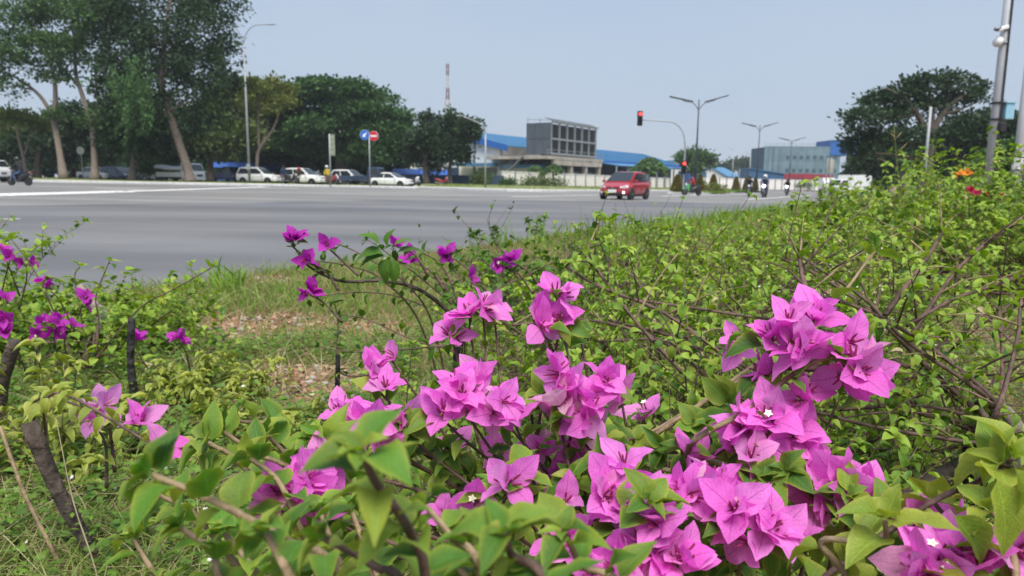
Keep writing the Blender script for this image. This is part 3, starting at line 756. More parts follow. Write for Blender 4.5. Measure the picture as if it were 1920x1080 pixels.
# ------------------------------------------------------------------ trees
def T_leaf(nm, cols, **k): return leaf_mat(nm, cols, vein=0, rough=.6, spec=.2, **k)
F_DARK = T_leaf('foliage_dark', [(0.031, 0.060, 0.026), (0.043, 0.081, 0.034), (0.025, 0.045, 0.022), (0.056, 0.099, 0.040)], trans=.18)
F_MID = T_leaf('foliage_mid', [(0.063, 0.126, 0.039), (0.091, 0.171, 0.050), (0.049, 0.094, 0.032), (0.117, 0.202, 0.058)], trans=.2)
F_RAIN = T_leaf('foliage_rain_tree', [(0.049, 0.110, 0.038), (0.078, 0.161, 0.047), (0.040, 0.083, 0.032), (0.100, 0.194, 0.053)], trans=.2)
F_YEL = T_leaf('foliage_yellowish', [(.12, .15, .035), (.16, .19, .04), (.09, .12, .03), (.20, .20, .05)], trans=.22)
F_OLV = T_leaf('foliage_olive', [(0.088, 0.125, 0.035), (0.119, 0.163, 0.043), (0.062, 0.094, 0.030), (0.150, 0.188, 0.050)], trans=.2)
F_WEEP = T_leaf('foliage_weeping', [(0.021, 0.041, 0.018), (0.031, 0.061, 0.023), (0.043, 0.087, 0.027), (0.016, 0.031, 0.014)], trans=.2)
F_HAZE = T_leaf('foliage_far', [(.045, .075, .035), (.06, .095, .04), (.035, .06, .03)], trans=.15)
F_CLIP = T_leaf('foliage_clipped', [(.24, .21, .05), (.17, .17, .04), (.30, .23, .055), (.12, .13, .035)], trans=.15)
TRK = mat('trunk_grey', (.17, .135, .11), .9, var=.4, scale=6, bump=.8); TRKP = mat('trunk_pale', (.20, .16, .13), .85, var=.3, scale=6, bump=.6); TRKD = mat('trunk_dark', (.085, .07, .055), .9, var=.4, scale=6, bump=.8)

def leaf_cards(P, Dv, size, m, name, rnd=None):
    """lens shaped leaves: base, two sides, tip; Dv a direction per leaf"""
    n = len(P); up = rng.normal(0, 1, (n, 3)); up[:, 2] += 1.1
    Dn = Dv / np.maximum(1e-6, np.linalg.norm(Dv, axis=1))[:, None]
    X = np.cross(Dn, up); X /= np.maximum(1e-6, np.linalg.norm(X, axis=1))[:, None]
    Z = np.cross(X, Dn); s = size[:, None]
    V = np.stack([P, P + Dn * s * .5 + X * s * .30 + Z * s * .1, P + Dn * s, P + Dn * s * .5 - X * s * .30 + Z * s * .1], 1).reshape(-1, 3)
    F = np.arange(n * 4).reshape(-1, 4)
    return np_mesh(name, V, F, m, rnd=np.repeat(rng.random(n) if rnd is None else rnd, 4), smooth=False)
def crown_points(ell, n, sub=70, flat=.6, tight=.16, shell=.55):
    """leaf positions in clumps spread through the ellipsoids ell = (centre, radii)"""
    vol = np.array([(e[1][0] * e[1][1] * e[1][2]) ** (2 / 3) for e in ell]); vol /= vol.sum()
    PP = []; DD = []; crown_points.rnd = []
    for (c, r), f in zip(ell, vol):
        m = max(3, int(n * f / sub)); c = np.array(c); r = np.array(r)
        v = rng.normal(0, 1, (m, 3)); v /= np.linalg.norm(v, axis=1)[:, None]
        v[:, 2] = np.where(v[:, 2] < -.45, -v[:, 2] * .6, v[:, 2])
        rad = shell + (1 - shell) * rng.random(m) ** .6
        cc = c + v * r * rad[:, None]
        rr = tight * r.mean() * (.6 + .8 * rng.random(m)) + .12
        q = rng.normal(0, 1, (m, sub, 3)) * rr[:, None, None]; q[:, :, 2] *= flat
        P = (cc[:, None, :] + q).reshape(-1, 3)
        D = (q / rr[:, None, None] * .6 + v[:, None, :] * .5 + rng.normal(0, .6, q.shape)).reshape(-1, 3)
        PP.append(P); DD.append(D); crown_points.rnd.append(np.clip(np.repeat(rng.random(m), sub) * .75 + rng.random(m * sub) * .25, 0, .999))  # random tone per clump, imitating lit and dark clumps in the leaf colour
    crown_points.rnd = np.concatenate(crown_points.rnd)
    return np.concatenate(PP), np.concatenate(DD)

def tree(name, label, base, trunks, ell, n, size, fm, tm, group=None, flat=.6, tight=.16, sub=70, limb_r=.10, droop=0.0, shell=.55, limbs=True, cat='tree'):
    """base: Vector; trunks: list of (points, r0, r1) in world coordinates; ell: list of ((centre), (radii)) in world coordinates"""
    o = thing(name, label, cat, base, 0, group)
    tops = []
    for i, (pts, r0, r1) in enumerate(trunks):
        P = cr([Vector(p) - base for p in pts], 5); k = len(P)
        rr = [(r0 + (r1 - r0) * j / (k - 1)) * (1 + (.45 * (1 - j / 3) if j < 3 and i == 0 else 0)) for j in range(k)]
        MB().tube(P, rr, 9).build('trunk' if i == 0 else 'limb', tm, o, smooth=True)
        tops.append((P, rr))
    el = [(np.array(c) - np.array(base), np.array(r)) for c, r in ell]
    if limbs:
        for c, r in el:
            c = Vector(c); best = None
            for P, rr in tops:
                for p, q in zip(P[len(P) // 3:], rr[len(P) // 3:]):
                    d = (p - c).length + max(0, p.z - c.z) * 2
                    if best is None or d < best[0]: best = (d, p, q)
            p, q = best[1], best[2]
            mid = p.lerp(c, .5) + Vector((random.uniform(-.1, .1), random.uniform(-.1, .1), random.uniform(-.02, .1))) * (c - p).length
            S = cr([p, mid, c], 5); r0 = min(q * .8, limb_r)
            b = MB().tube(S, [r0 + (r0 * .3 - r0) * j / (len(S) - 1) for j in range(len(S))], 6)
            for _ in range(3):
                v = Vector((random.gauss(0, 1) * r[0], random.gauss(0, 1) * r[1], random.uniform(0, 1) * r[2])) * .5; a = S[random.randrange(3, len(S))]
                b.tube(cr([a, a + v * .5 + Vector((0, 0, .1)), a + v], 3), [r0 * .4] * 3 + [r0 * .2] * 4, 5)
            b.build('limb', tm, o, smooth=True)
    P, D = crown_points(el, n, sub, flat, tight, shell)
    if droop: D[:, 2] -= droop
    me = leaf_cards(P, D, size * (.6 + .8 * rng.random(len(P))), fm, 'crown', crown_points.rnd)
    link('crown', me, o)
    return o
def EL(d, *lst):
    """crown ellipsoids given in photo pixels (cx, cy, rx, ry[, depth offset])"""
    out = []
    for q in lst:
        dd = d + (q[4] if len(q) > 4 else random.uniform(-.03, .03) * d)
        c = pt(q[0], q[1], dd); k = dd / FPX
        out.append((tuple(c), (q[2] * k, (q[2] + q[3]) / 2 * k, q[3] * k)))
    return out
def TP(d, *lst): return [pt(a, b, d) for a, b in lst]
def foot(px, py, d):
    p = pt(px, py, d); p.z = gz(p.x) + .12; return p

d = 66
b_ = foot(120, 335, d)
tree('roadside_tree', 'leftmost tall tree with forked grey trunk and open crown', b_, [([b_] + TP(d, (110, 275), (98, 215)), .33, .22), (TP(d, (99, 220), (104, 180), (98, 130), (75, 60)), .26, .1), (TP(d, (97, 214), (75, 180), (45, 155), (10, 135)), .2, .07)],
     EL(d, (20, 40, 70, 60), (80, 90, 55, 38), (40, 130, 60, 35), (5, 165, 45, 30), (120, 150, 45, 26), (60, 10, 90, 50), (15, 90, 40, 40), (110, 225, 28, 25), (0, 100, 50, 30)), 8500, .34, F_MID, TRKP, tight=.15, flat=.5, sub=45)
b_ = foot(178, 336, d)
tree('roadside_tree', 'second tall tree from the left with slanting pale trunk', b_, [([b_] + TP(d, (177, 290), (172, 235), (155, 180), (143, 140), (138, 70)), .32, .12), (TP(d, (172, 235), (183, 200), (180, 150), (178, 120)), .16, .09), (TP(d, (150, 165), (120, 130), (85, 100)), .16, .07)],
     EL(d, (130, 40, 70, 55), (170, 80, 45, 35), (110, 95, 50, 30), (190, 30, 50, 45), (140, 115, 45, 25), (175, 225, 22, 28), (195, 165, 25, 25)), 7000, .34, F_MID, TRKP, tight=.15, sub=45)
d = 65
b_ = foot(357, 338, d)
o = tree('roadside_tree', 'large weeping tree with leaning grey trunk beside the lamp post', b_, [([b_] + TP(d, (350, 310), (330, 250), (312, 190), (303, 155), (308, 90), (318, 0)), .44, .16), (TP(d, (303, 158), (285, 140), (255, 115)), .2, .08), (TP(d, (304, 150), (296, 125), (300, 90)), .16, .08)],
     EL(d, (300, 20, 110, 50), (230, 60, 60, 45), (380, 60, 65, 45), (300, 80, 70, 40), (420, 100, 35, 35), (210, 120, 40, 40), (370, 130, 50, 45), (250, 140, 55, 45), (330, 140, 40, 40), (415, 150, 30, 28), (180, 40, 60, 40), (395, 10, 60, 35), (235, 200, 40, 50), (270, 190, 40, 50), (370, 180, 28, 35)), 19500, .34, F_WEEP, TRK, tight=.15, flat=.9, droop=.6, limb_r=.16, sub=45)
# hanging sprays
PP = []; DD = []
for _ in range(190):
    px, py = random.uniform(185, 430), random.uniform(60, 225); ln = random.uniform(1.2, 3.4) * (1.25 if px < 290 else .8); q = pt(px, py, d + random.uniform(-4, 4)) - b_
    m = 44; t = rng.random(m); PP.append(np.array(q)[None] + np.stack([rng.normal(0, .16, m) + .25 * np.sin(t * 4 + px), rng.normal(0, .16, m), -t * ln], 1)); DD.append(np.stack([rng.normal(0, .5, m), rng.normal(0, .5, m), -np.ones(m)], 1))
PP = np.concatenate(PP); DD = np.concatenate(DD); link('hanging_spray', leaf_cards(PP, DD,   .27 * (.6 + .7 * rng.random(len(PP))), F_WEEP, 'hanging_spray'), o)
PP = []; DD = []
for _ in range(70):
    px, py = random.uniform(200, 285), random.uniform(95, 205); ln = random.uniform(1.5, 3.2); q = pt(px, py, d - random.uniform(3, 7)) - b_
    m = 46; t = rng.random(m); PP.append(np.array(q)[None] + np.stack([rng.normal(0, .13, m) + .2 * np.sin(t * 4 + px), rng.normal(0, .13, m), -t * ln], 1)); DD.append(np.stack([rng.normal(0, .5, m), rng.normal(0, .5, m), -np.ones(m)], 1))
PP = np.concatenate(PP); DD = np.concatenate(DD); link('hanging_spray', leaf_cards(PP, DD, .26 * (.6 + .7 * rng.random(len(PP))), F_RAIN, 'hanging_spray'), o)
d = 67
b_ = foot(247, 336, d)
o = tree('roadside_tree', 'short dark weeping tree between the parked hatchback and the pickup', b_, [([b_] + TP(d, (250, 300), (256, 260), (262, 225)), .30, .18)],
     EL(d, (250, 240, 55, 40), (225, 270, 30, 25), (285, 275, 30, 30), (255, 205, 45, 30)), 7000, .42, F_WEEP, TRK, droop=.8, flat=1.0, tight=.2)
d = 72
b_ = foot(47, 334, d)
tree('small_tree', 'thin pale bare stemmed young tree near the left motorbike', b_, [([b_] + TP(d, (45, 300), (35, 260), (28, 232)), .2, .07), (TP(d, (46, 290), (52, 270), (55, 252)), .1, .05)], EL(d, (25, 225, 32, 22), (60, 235, 26, 20), (5, 245, 24, 28)), 2600, .40, F_OLV, TRKP)
b_ = foot(481, 336, d)
tree('small_tree', 'slender pale tree with yellowing sparse crown beside the lamp post', b_, [([b_] + TP(d, (482, 300), (487, 278), (510, 245), (522, 215), (530, 185)), .2, .06), (TP(d, (486, 280), (484, 240), (484, 200), (488, 170)), .14, .05), (TP(d, (489, 276), (497, 250), (503, 225)), .08, .04)],
     EL(d, (490, 195, 38, 20), (510, 165, 35, 18), (525, 200, 28, 22), (480, 170, 26, 20), (540, 185, 22, 16)), 2600, .40, F_YEL, TRKP, tight=.2)
d = 92
b_ = foot(640, 345, d)
tree('rain_tree', 'huge spreading rain tree with dark domed crown behind the signs', b_, [([b_] + TP(d, (640, 300), (635, 265)), .9, .7), (TP(d, (636, 268), (600, 230), (570, 200), (545, 185)), .45, .15), (TP(d, (636, 266), (660, 220), (690, 190), (720, 180)), .45, .15), (TP(d, (635, 268), (625, 220), (610, 180)), .4, .15)],
     EL(d, (560, 178, 60, 22), (630, 165, 75, 20), (690, 185, 55, 20), (600, 200, 75, 22), (735, 225, 42, 20), (670, 215, 75, 25), (560, 230, 60, 28), (700, 250, 60, 28), (620, 245, 80, 30), (745, 250, 34, 18), (560, 275, 55, 30), (640, 290, 70, 28), (705, 290, 50, 30), (520, 200, 40, 25), (590, 155, 30, 10)), 36000, .50, F_RAIN, TRKD, flat=.4, tight=.15, limb_r=.25)
for i, (px, d, lab, els, n, fm) in enumerate([
    (70, 84, 'dark thick tree behind the parked silver car', [(60, 270, 60, 45), (110, 255, 50, 35), (20, 285, 45, 40), (140, 290, 45, 35)], 9000, F_DARK),
    (165, 88, 'dark rounded tree behind the second trunk from left', [(165, 235, 50, 40), (200, 265, 50, 45), (150, 290, 50, 30)], 8000, F_DARK),
    (300, 86, 'dark tree filling the gap behind the leaning trunk', [(300, 265, 70, 45), (350, 245, 50, 45), (270, 290, 50, 30), (340, 290, 50, 30)], 10000, F_DARK),
    (395, 84, 'olive green layered tree behind the lamp post', [(400, 240, 55, 40), (430, 205, 50, 30), (380, 275, 50, 30), (440, 265, 50, 35), (420, 180, 40, 22)], 10000, F_OLV),
    (470, 96, 'olive tree with pale top left of the rain tree', [(480, 190, 50, 30), (455, 165, 36, 14), (500, 240, 50, 40), (470, 275, 60, 35)], 9000, F_OLV),
    (540, 100, 'dark tree low behind the parked white suvs', [(540, 280, 60, 40), (590, 295, 50, 35)], 7000, F_DARK),
    (700, 104, 'dark tree low behind the blue pickup', [(700, 285, 55, 35), (650, 300, 50, 30), (745, 285, 30, 30)], 7000, F_DARK)]):
    b_ = foot(px, 340, d)
    tree('background_tree', lab, b_, [([b_] + TP(d, (px, 310), (px + 4, 275)), .4, .25)], EL(d, *els), n, .55, fm, TRKD, 'trees behind the parked cars', tight=.2)
d = 88
b_ = foot(800, 346, d)
tree('clumpy_tree', 'dark clumpy tree with several stems in front of the factory hall', b_, [([b_] + TP(d, (797, 315), (800, 280), (805, 240)), .35, .15), ([foot(845, 346, d)] + TP(d, (843, 315), (850, 280), (855, 250)), .3, .12), (TP(d, (798, 300), (785, 270), (780, 250)), .16, .08), (TP(d, (846, 300), (870, 270), (880, 250)), .14, .07)],
     EL(d, (805, 228, 12, 16), (838, 228, 20, 14), (880, 235, 16, 12), (800, 262, 30, 20), (850, 258, 38, 20), (885, 252, 20, 14), (790, 290, 24, 22), (835, 285, 34, 22), (862, 290, 18, 16), (812, 310, 22, 14), (775, 272, 14, 16)), 11000, .46, F_DARK, TRKD, tight=.22, flat=.9)
b_ = foot(1303, 352, 150)
tree('round_tree', 'small round tree behind the median lamp post', b_, [([b_] + TP(150, (1303, 330), (1303, 305)), .3, .2)], EL(150, (1303, 300, 26, 16), (1320, 303, 20, 14), (1290, 295, 18, 12), (1305, 320, 16, 12)), 4000, .7, F_MID, TRKD, tight=.25)
for i, (px, d, els) in enumerate([(1385, 330, [(1385, 312, 20, 12), (1410, 310, 18, 12)]), (1355, 320, [(1355, 318, 16, 9), (1340, 325, 16, 8)]), (1420, 300, [(1418, 300, 5, 10), (1425, 312, 14, 10)])]):
    b_ = foot(px, 345, d)
    tree('far_tree', ['hazy tree on the skyline right of the pale house', 'hazy low tree on the skyline behind the pale house', 'thin hazy tree beside the teal netted building'][i], b_, [([b_] + TP(d, (px, 330), (px, 315)), .4, .2)], EL(d, *els), 2500, 1.1, F_HAZE, TRKD, tight=.3)
d = 58
b_ = foot(1735, 352, d)
tree('spreading_tree', 'large spreading tree with visible grey limbs at right', b_, [([b_] + TP(d, (1738, 300), (1745, 255)), .5, .35), (TP(d, (1744, 258), (1760, 225), (1785, 195), (1815, 175)), .3, .09), (TP(d, (1744, 258), (1720, 215), (1695, 185), (1660, 165)), .28, .09), (TP(d, (1745, 256), (1748, 205), (1740, 160)), .25, .08), (TP(d, (1770, 215), (1800, 205), (1835, 190)), .14, .05)],
     EL(d, (1650, 195, 40, 24), (1700, 180, 45, 22), (1745, 160, 50, 18), (1800, 160, 40, 15), (1835, 180, 26, 14), (1620, 225, 34, 26), (1675, 225, 45, 28), (1735, 205, 45, 28), (1605, 260, 28, 24), (1650, 270, 40, 30), (1700, 265, 45, 30), (1800, 185, 34, 16), (1595, 290, 18, 18), (1720, 150, 22, 9), (1790, 145, 22, 8)), 11500, .33, F_DARK, TRKD, tight=.15, flat=.6, sub=45, limb_r=.12)
for i, (px, d, lab, els, n, fm) in enumerate([
    (1690, 74, 'dark mass of leaves below the large spreading tree', [(1680, 300, 60, 30), (1640, 310, 40, 25), (1730, 300, 50, 35)], 8000, F_DARK),
    (1790, 66, 'dark bushy tree behind the upright thin pole', [(1790, 270, 45, 40), (1830, 245, 40, 35), (1770, 310, 50, 28), (1830, 300, 45, 35)], 10000, F_DARK),
    (1880, 62, 'dense green tree right of the camera pole', [(1885, 250, 35, 38), (1910, 280, 35, 40), (1860, 290, 35, 32), (1900, 320, 45, 25)], 9000, F_DARK),
    (1900, 34, 'bright green roadside bush below the second grey pole', [(1885, 305, 30, 22), (1920, 300, 30, 25), (1855, 325, 22, 12)], 5000, F_MID)]):
    b_ = foot(px, 345, d)
    tree('background_tree', lab, b_, [([b_] + TP(d, (px, 320), (px + 2, 285)), .3, .18)], EL(d, *els), n, .42, fm, TRKD, 'trees at the right edge', tight=.2)
# the wood beyond the parking yard: one mass nobody could take apart
def wood(label, d, cols, n, size, fm):
    PP, DD = crown_points(EL(d, *cols), n, 60, .7, .2)
    me = leaf_cards(PP, DD, size * (.6 + .8 * rng.random(len(PP))), fm, 'distant_wood', crown_points.rnd)
    props(link('distant_wood', me), label, 'wood', kind='stuff')
wood('dark wood closing the view behind the parked cars', 112, [(px, 305 + 8 * math.sin(px * .05), 48, 34) for px in range(-140, 780, 46)] + [(px, 318, 40, 22) for px in range(-120, 780, 60)], 26000, .9, F_DARK)
wood('dark wood closing the view behind the right hand trees', 96, [(px, 312 + 7 * math.sin(px * .07), 40, 26) for px in range(1640, 2060, 40)] + [(px, 330, 36, 16) for px in range(1640, 2060, 50)], 12000, .8, F_DARK)
# ---- palms, clipped cones, verge plants
def palm(label, px, d, h, nf, fl, m):
    b_ = foot(px, 350, d); o = thing('palm', label, 'palm', b_, random.random() * 6)
    MB().tube(cr([(0, 0, 0), (.05, .02, h * .5), (.02, 0, h)], 4), .13, 7).build('trunk', TRK, o, smooth=True)
    for k in range(nf):
        a = k * 2.4; e = R(random.uniform(10, 85)); u = Vector((math.cos(a), math.sin(a), 0)); top = Vector((.02, 0, h))
        S = cr([top, top + u * fl * .5 * math.cos(e) + Vector((0, 0, fl * .5 * math.sin(e))), top + u * fl * .95 + Vector((0, 0, fl * (.55 * math.sin(e) - .62)))], 6)
        P = []; D = []
        for i, q in enumerate(S[1:]):
            s_ = Vector((-u.y, u.x, 0))
            for sg in (-1, 1):
                for z in (0, .5):
                    P.append(tuple(q + (S[i] - q) * z)); D.append(tuple(s_ * sg + u * .4 + Vector((0, 0, -.45))))
        b = leaf_cards(np.array(P), np.array(D), np.full(len(P), fl * .32), m, 'frond'); link('frond', b, o)
    return o
palm('small palm by the cream wall under the plant room', 1037, 104, 2.6, 13, 1.6, F_MID); palm('rounder small palm left beside the other at the cream wall', 1003, 106, 2.4, 16, 1.5, F_MID)
palm('palm with drooping fronds behind the red car', 1217, 118, 3.6, 16, 3.0, F_MID)
def cone(label, px, y, h, r):
    b_ = gp(px, y, .2); o = thing('clipped_shrub', label, 'shrub', b_, 0, 'clipped conical shrubs on the median')
    MB().tube([(0, 0, 0), (0, 0, h * .8)], [.08, .03], 6).build('stem', TRKD, o)
    n = 2600; t = rng.random(n) ** 1.4; a = rng.random(n) * 6.283; rr = r * np.sqrt(np.clip(1 - t, 0, 1)) * (1 - .25 * t) * (.80 + .24 * rng.random(n)) * np.clip(t * 6 + .6, 0, 1)
    P = np.stack([np.cos(a) * rr, np.sin(a) * rr, t * h + .05], 1); D = np.stack([np.cos(a), np.sin(a), .5 + rng.random(n)], 1) + rng.normal(0, .5, (n, 3))
    link('foliage', leaf_cards(P, D, np.full(n, .15), F_CLIP, 'foliage'), o); return o
for lab, px, y, h, r in (('widest clipped shrub at the near end of the median', 1268, 64.5, 1.45, .62), ('tall brownish clipped shrub right of the parked green motorbike', 1310, 70, 1.6, .5), ('clipped conical shrub third along the median', 1335, 76, 1.7, .55), ('clipped conical shrub left of the three riders', 1378, 92, 1.7, .55), ('clipped conical shrub behind the first rider', 1397, 100, 1.7, .55), ('farthest clipped shrub on the median', 1414, 106, 1.9, .5)):
    cone(lab, px, y, h, r)
fargrass('rough grass along the far kerb under the trees', [(-62, 65.5), (-10, 69.5), (-13, 72), (-60, 69)], 6000, .08, .22, M_GRASS)
fargrass('rough grass on the corner before the cream wall', [(-9, 70), (3, 63.5), (40, 122), (-4, 94)], 9000, .10, .5, M_GRASS)
fargrass('long weeds along the foot of the cream wall', [(-12, 90), (-1, 92.5), (1.5, 95.5), (-12, 93.5)], 1200, .2, .6, M_WEED)
fargrass('grass on the median between the clipped shrubs', [(14.5, 65), (18, 64), (34, 102), (33, 103)], 2500, .10, .3, M_GRASSB)
def bushlet(label, px, y, w, h, m, n=1600):
    b_ = gp(px, y, .15); o = thing('low_bush', label, 'bush', b_)
    MB().tube([(0, 0, 0), (0, 0, h * .5)], [.05, .02], 5).build('stem', TRKD, o)
    P, D = crown_points([(np.array((0, 0, h * .5)), np.array((w, w * .6, h * .5)))], n, 60, .8, .25); P[:, 2] = np.maximum(P[:, 2], .02)
    link('foliage', leaf_cards(P, D, np.full(len(P), .22), m, 'foliage'), o)
bushlet('long low bush on the grass before the cream wall', 1015, 88, 2.6, .75, F_OLV, 3000); bushlet('small bush left of the long low bush', 950, 90, .9, .7, F_MID); bushlet('pale green bush at the navy gate', 905, 92, 1.0, 1.8, F_MID); bushlet('upright green bush before the dark fence', 897, 89, .8, 1.2, F_OLV)
bushlet('bright yellow green low bush on the median', 1325, 72, 1.6, .5, F_YEL, 1500); bushlet('small round bush at the end of the far wall', 1506, 150, 1.6, 1.6, F_MID)
bushlet('green sapling bush right of the white pickup at the kerb', 280, 73, .9, 2.0, F_MID)
# ---- ground cover of the near verge
x, y = scatter(150000, .95, 10.5, pw=1.35)
xo, yo = scatter(70000, .4, 10.5, fov=1.9, pw=1.1, keep=lambda x, y: np.abs(x) > .78 * y)
x = np.concatenate([x, xo]); y = np.concatenate([y, yo])
b_ = bare(x, y); k = rng.random(len(x)) > np.clip(b_ * 1.5 - .25, 0, .97); x, y = x[k], y[k]
k = ~((x > -.05) & (x < .8 * y) & (y < 6.5) & (sdist(x, y) > 1.8) & (rng.random(len(x)) < .72)); x, y = x[k], y[k]
h = (.030 + .075 * rng.random(len(x)) ** 2) * (.7 + .8 * vnoise(x, y, 1.6, 8)); 
o = link('grass', blades('grass', x, y, soil(x, y) - .004, h, .0035 + .0022 * rng.random(len(x)), .3 + 1.0 * rng.random(len(x)), M_GRASS)); props(o, 'short patchy green grass on the near verge', 'grass', kind='stuff')
x, y = scatter(90000, 2.5, 16, pw=1.2, keep=lambda x, y: (sdist(x, y) < .30 + .3 * vnoise(x, y, 1.5, 21)) & (vnoise(x, y, .8, 33) > .46))
o = link('grass', blades('grass', x, y, soil(x, y) - .006, .05 + .11 * rng.random(len(x)) ** 1.6 * (.5 + vnoise(x, y, 1.2, 6)), .0045 + .0005 * y, .4 + 1.0 * rng.random(len(x)), M_GRASS)); props(o, 'grass fringe hanging over the near kerb', 'grass', kind='stuff')
# taller, fresh grass: towards the road in the middle and beyond the hedge
def tallzone(x, y):
    s = sdist(x, y)
    return ((vnoise(x, y, .9, 12) > .45) & (s < 3.6) & (y > 3.0) & (bare(x, y) < .5)) | ((s < 5) & (y > 8))
x, y = scatter(60000, 3.0, 24, pw=1.25, keep=tallzone)
h = (.05 + .12 * rng.random(len(x)) ** 1.5) * (.8 + .02 * y)
o = link('grass', blades('grass', x, y, soil(x, y) - .005, h, .005 + .0011 * y * rng.random(len(x)), .2 + .8 * rng.random(len(x)), M_GRASSB)); props(o, 'taller fresh grass along the kerb side of the verge', 'grass', kind='stuff')
x, y = scatter(16000, 1.0, 9, pw=1.3)
o = link('straw', blades('straw', x, y, soil(x, y) + .002, .05 + .10 * rng.random(len(x)), .0022 + .001 * rng.random(len(x)), 1.2 + 2.5 * rng.random(len(x)), M_DRY)); props(o, 'dry straw and dead stalks lying in the grass', 'straw', kind='stuff')
x, y = scatter(9000, 8, 30, pw=1.1, keep=lambda x, y: sdist(x, y) > .2)
o = link('grass', blades('grass', x, y, soil(x, y) - .005, .15 + .3 * rng.random(len(x)), .02 + .012 * rng.random(len(x)), .2 + .6 * rng.random(len(x)), M_GRASSB)); props(o, 'long grass on the verge beyond the hedge', 'grass', kind='stuff')

# broad leaved weeds: low rosettes and sprigs, thick in the shade of the bushes
def weeds(name, label, xs, ys, size, nl, hi, m=None):
    ls = []
    T = LT
    zs = soil(xs, ys)
    for X, Y, Z in zip(xs, ys, zs):
        H = random.uniform(.02, hi); q = Vector((X, Y, Z)); az = random.random() * 6
        lx, ly = random.uniform(-.4, .4), random.uniform(-.4, .4)
        for i in range(nl):
            w = az + 2.4 * i; t = (i + 1) / nl
            p = q + Vector((lx * H * t, ly * H * t, H * t))
            d = Vector((math.cos(w), math.sin(w), .15 + .6 * t)); ls.append((p, d, Vector((random.uniform(-.3, .3), random.uniform(-.3, .3), 1)), size * random.uniform(.6, 1.2) * (1 - .3 * t), random.randrange(6), m or M_WEED))
    o = link(name, leaves_mesh(ls, T, Vector((0, 0, 0)))); props(o, label, 'weeds', kind='stuff')
x, y = scatter(3600, 1.05, 3.4, pw=1.0, keep=lambda x, y: (x < -.35) & (bare(x, y) < .35))
weeds('weeds', 'thick broad leaved weeds over the ground at the lower left', x[:1500], y[:1500], .040, 7, .12)
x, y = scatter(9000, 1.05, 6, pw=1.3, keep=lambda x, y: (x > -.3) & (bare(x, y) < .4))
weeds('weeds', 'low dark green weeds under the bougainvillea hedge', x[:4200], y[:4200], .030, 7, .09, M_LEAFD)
# feathery small leaved weeds
x, y = scatter(2400, 1.05, 3.0, keep=lambda x, y: (bare(x, y) < .4))
weeds('weeds', 'fine feathery weeds among the stems', x[:1400], y[:1400], .018, 12, .16, M_GRASSB)
# white and lilac weed flowers, right of the middle
def tiny_flowers(name, label, xs, ys, m, sz, zlo, zhi):
    n = len(xs); V = []; F = []
    zs = soil(xs, ys)
    for X, Y, Z in zip(xs, ys, zs):
        c = Vector((X, Y, Z + random.uniform(zlo, zhi))); nrm = Vector((random.gauss(0, .4), random.gauss(0, .4) - .4, 1)).normalized()
        t = nrm.orthogonal().normalized(); b = nrm.cross(t); o_ = len(V); r_ = sz * random.uniform(.6, 1.2)
        V.append(c + nrm * r_ * .2)
        for k in range(10):
            a = k * .6283; rr = r_ if k % 2 else r_ * .5
            V.append(c + (t * math.cos(a) + b * math.sin(a)) * rr)
        F += [(o_, o_ + 1 + k, o_ + 1 + (k + 1) % 10) for k in range(10)]
    me = bpy.data.meshes.new(name); me.from_pydata(V, [], F); me.materials.append(m)
    props(link(name, me), label, 'wild flowers', kind='stuff')
M_WF = mat('petal_white', (.78, .78, .74), .6, var=.06); M_LF = mat('petal_lilac', (.42, .36, .66), .6, var=.1)
x, y = scatter(9000, 2.2, 6.5, keep=lambda x, y: (np.abs(x - .55 * y + .15) < .24 * (1 + .15 * y)) & (vnoise(x, y, 1.8, 4) > .42))
tiny_flowers('wild_flowers', 'tiny white weed flowers scattered through the right hand hedge', x[:420], y[:420], M_WF, .005, .12, .46)
tiny_flowers('wild_flowers', 'tiny lilac weed flowers scattered through the right hand hedge', x[750:960], y[750:960], M_LF, .006, .12, .46)
x, y = scatter(700, 1.05, 2.4)
tiny_flowers('wild_flowers', 'little white weed flowers close to the ground at the bottom left', x[:70], y[:70], M_WF, .006, .03, .12)
# stones and broken red laterite lumps on the bare soil
def stones(name, label, xs, ys, lo, hi, ms):
    V = []; F = []; MI = []
    zs = soil(xs, ys)
    ico = [Vector((0, 0, 1)), Vector((.9, 0, .3)), Vector((.28, .85, .3)), Vector((-.72, .53, .3)), Vector((-.72, -.53, .3)), Vector((.28, -.85, .3)), Vector((.72, .53, -.5)), Vector((-.28, .85, -.5)), Vector((-.9, 0, -.5)), Vector((-.28, -.85, -.5)), Vector((.72, -.53, -.5))]
    fs = [(0, 1, 2), (0, 2, 3), (0, 3, 4), (0, 4, 5), (0, 5, 1), (1, 6, 2), (2, 6, 7), (2, 7, 3), (3, 7, 8), (3, 8, 4), (4, 8, 9), (4, 9, 5), (5, 9, 10), (5, 10, 1), (1, 10, 6)]
    for X, Y, Z in zip(xs, ys, zs):
        r_ = lo + (hi - lo) * random.random() ** 3; o_ = len(V); q = Euler((random.random() * 6, random.random() * 6, random.random() * 6)).to_matrix()
        sc = Vector((1, random.uniform(.5, 1), random.uniform(.4, .8)))
        for v in ico:
            u = q @ (v * random.uniform(.8, 1.2)); V.append(Vector((X + u.x * sc.x * r_, Y + u.y * sc.y * r_, Z + u.z * sc.z * r_ + r_ * .2)))
        F += [tuple(i + o_ for i in f) for f in fs]; MI += [random.randrange(len(ms))] * len(fs)
    me = bpy.data.meshes.new(name); me.from_pydata(V, [], F)
    for m in ms: me.materials.append(m)
    me.polygons.foreach_set('material_index', MI)
    props(link(name, me), label, 'rubble', kind='stuff')
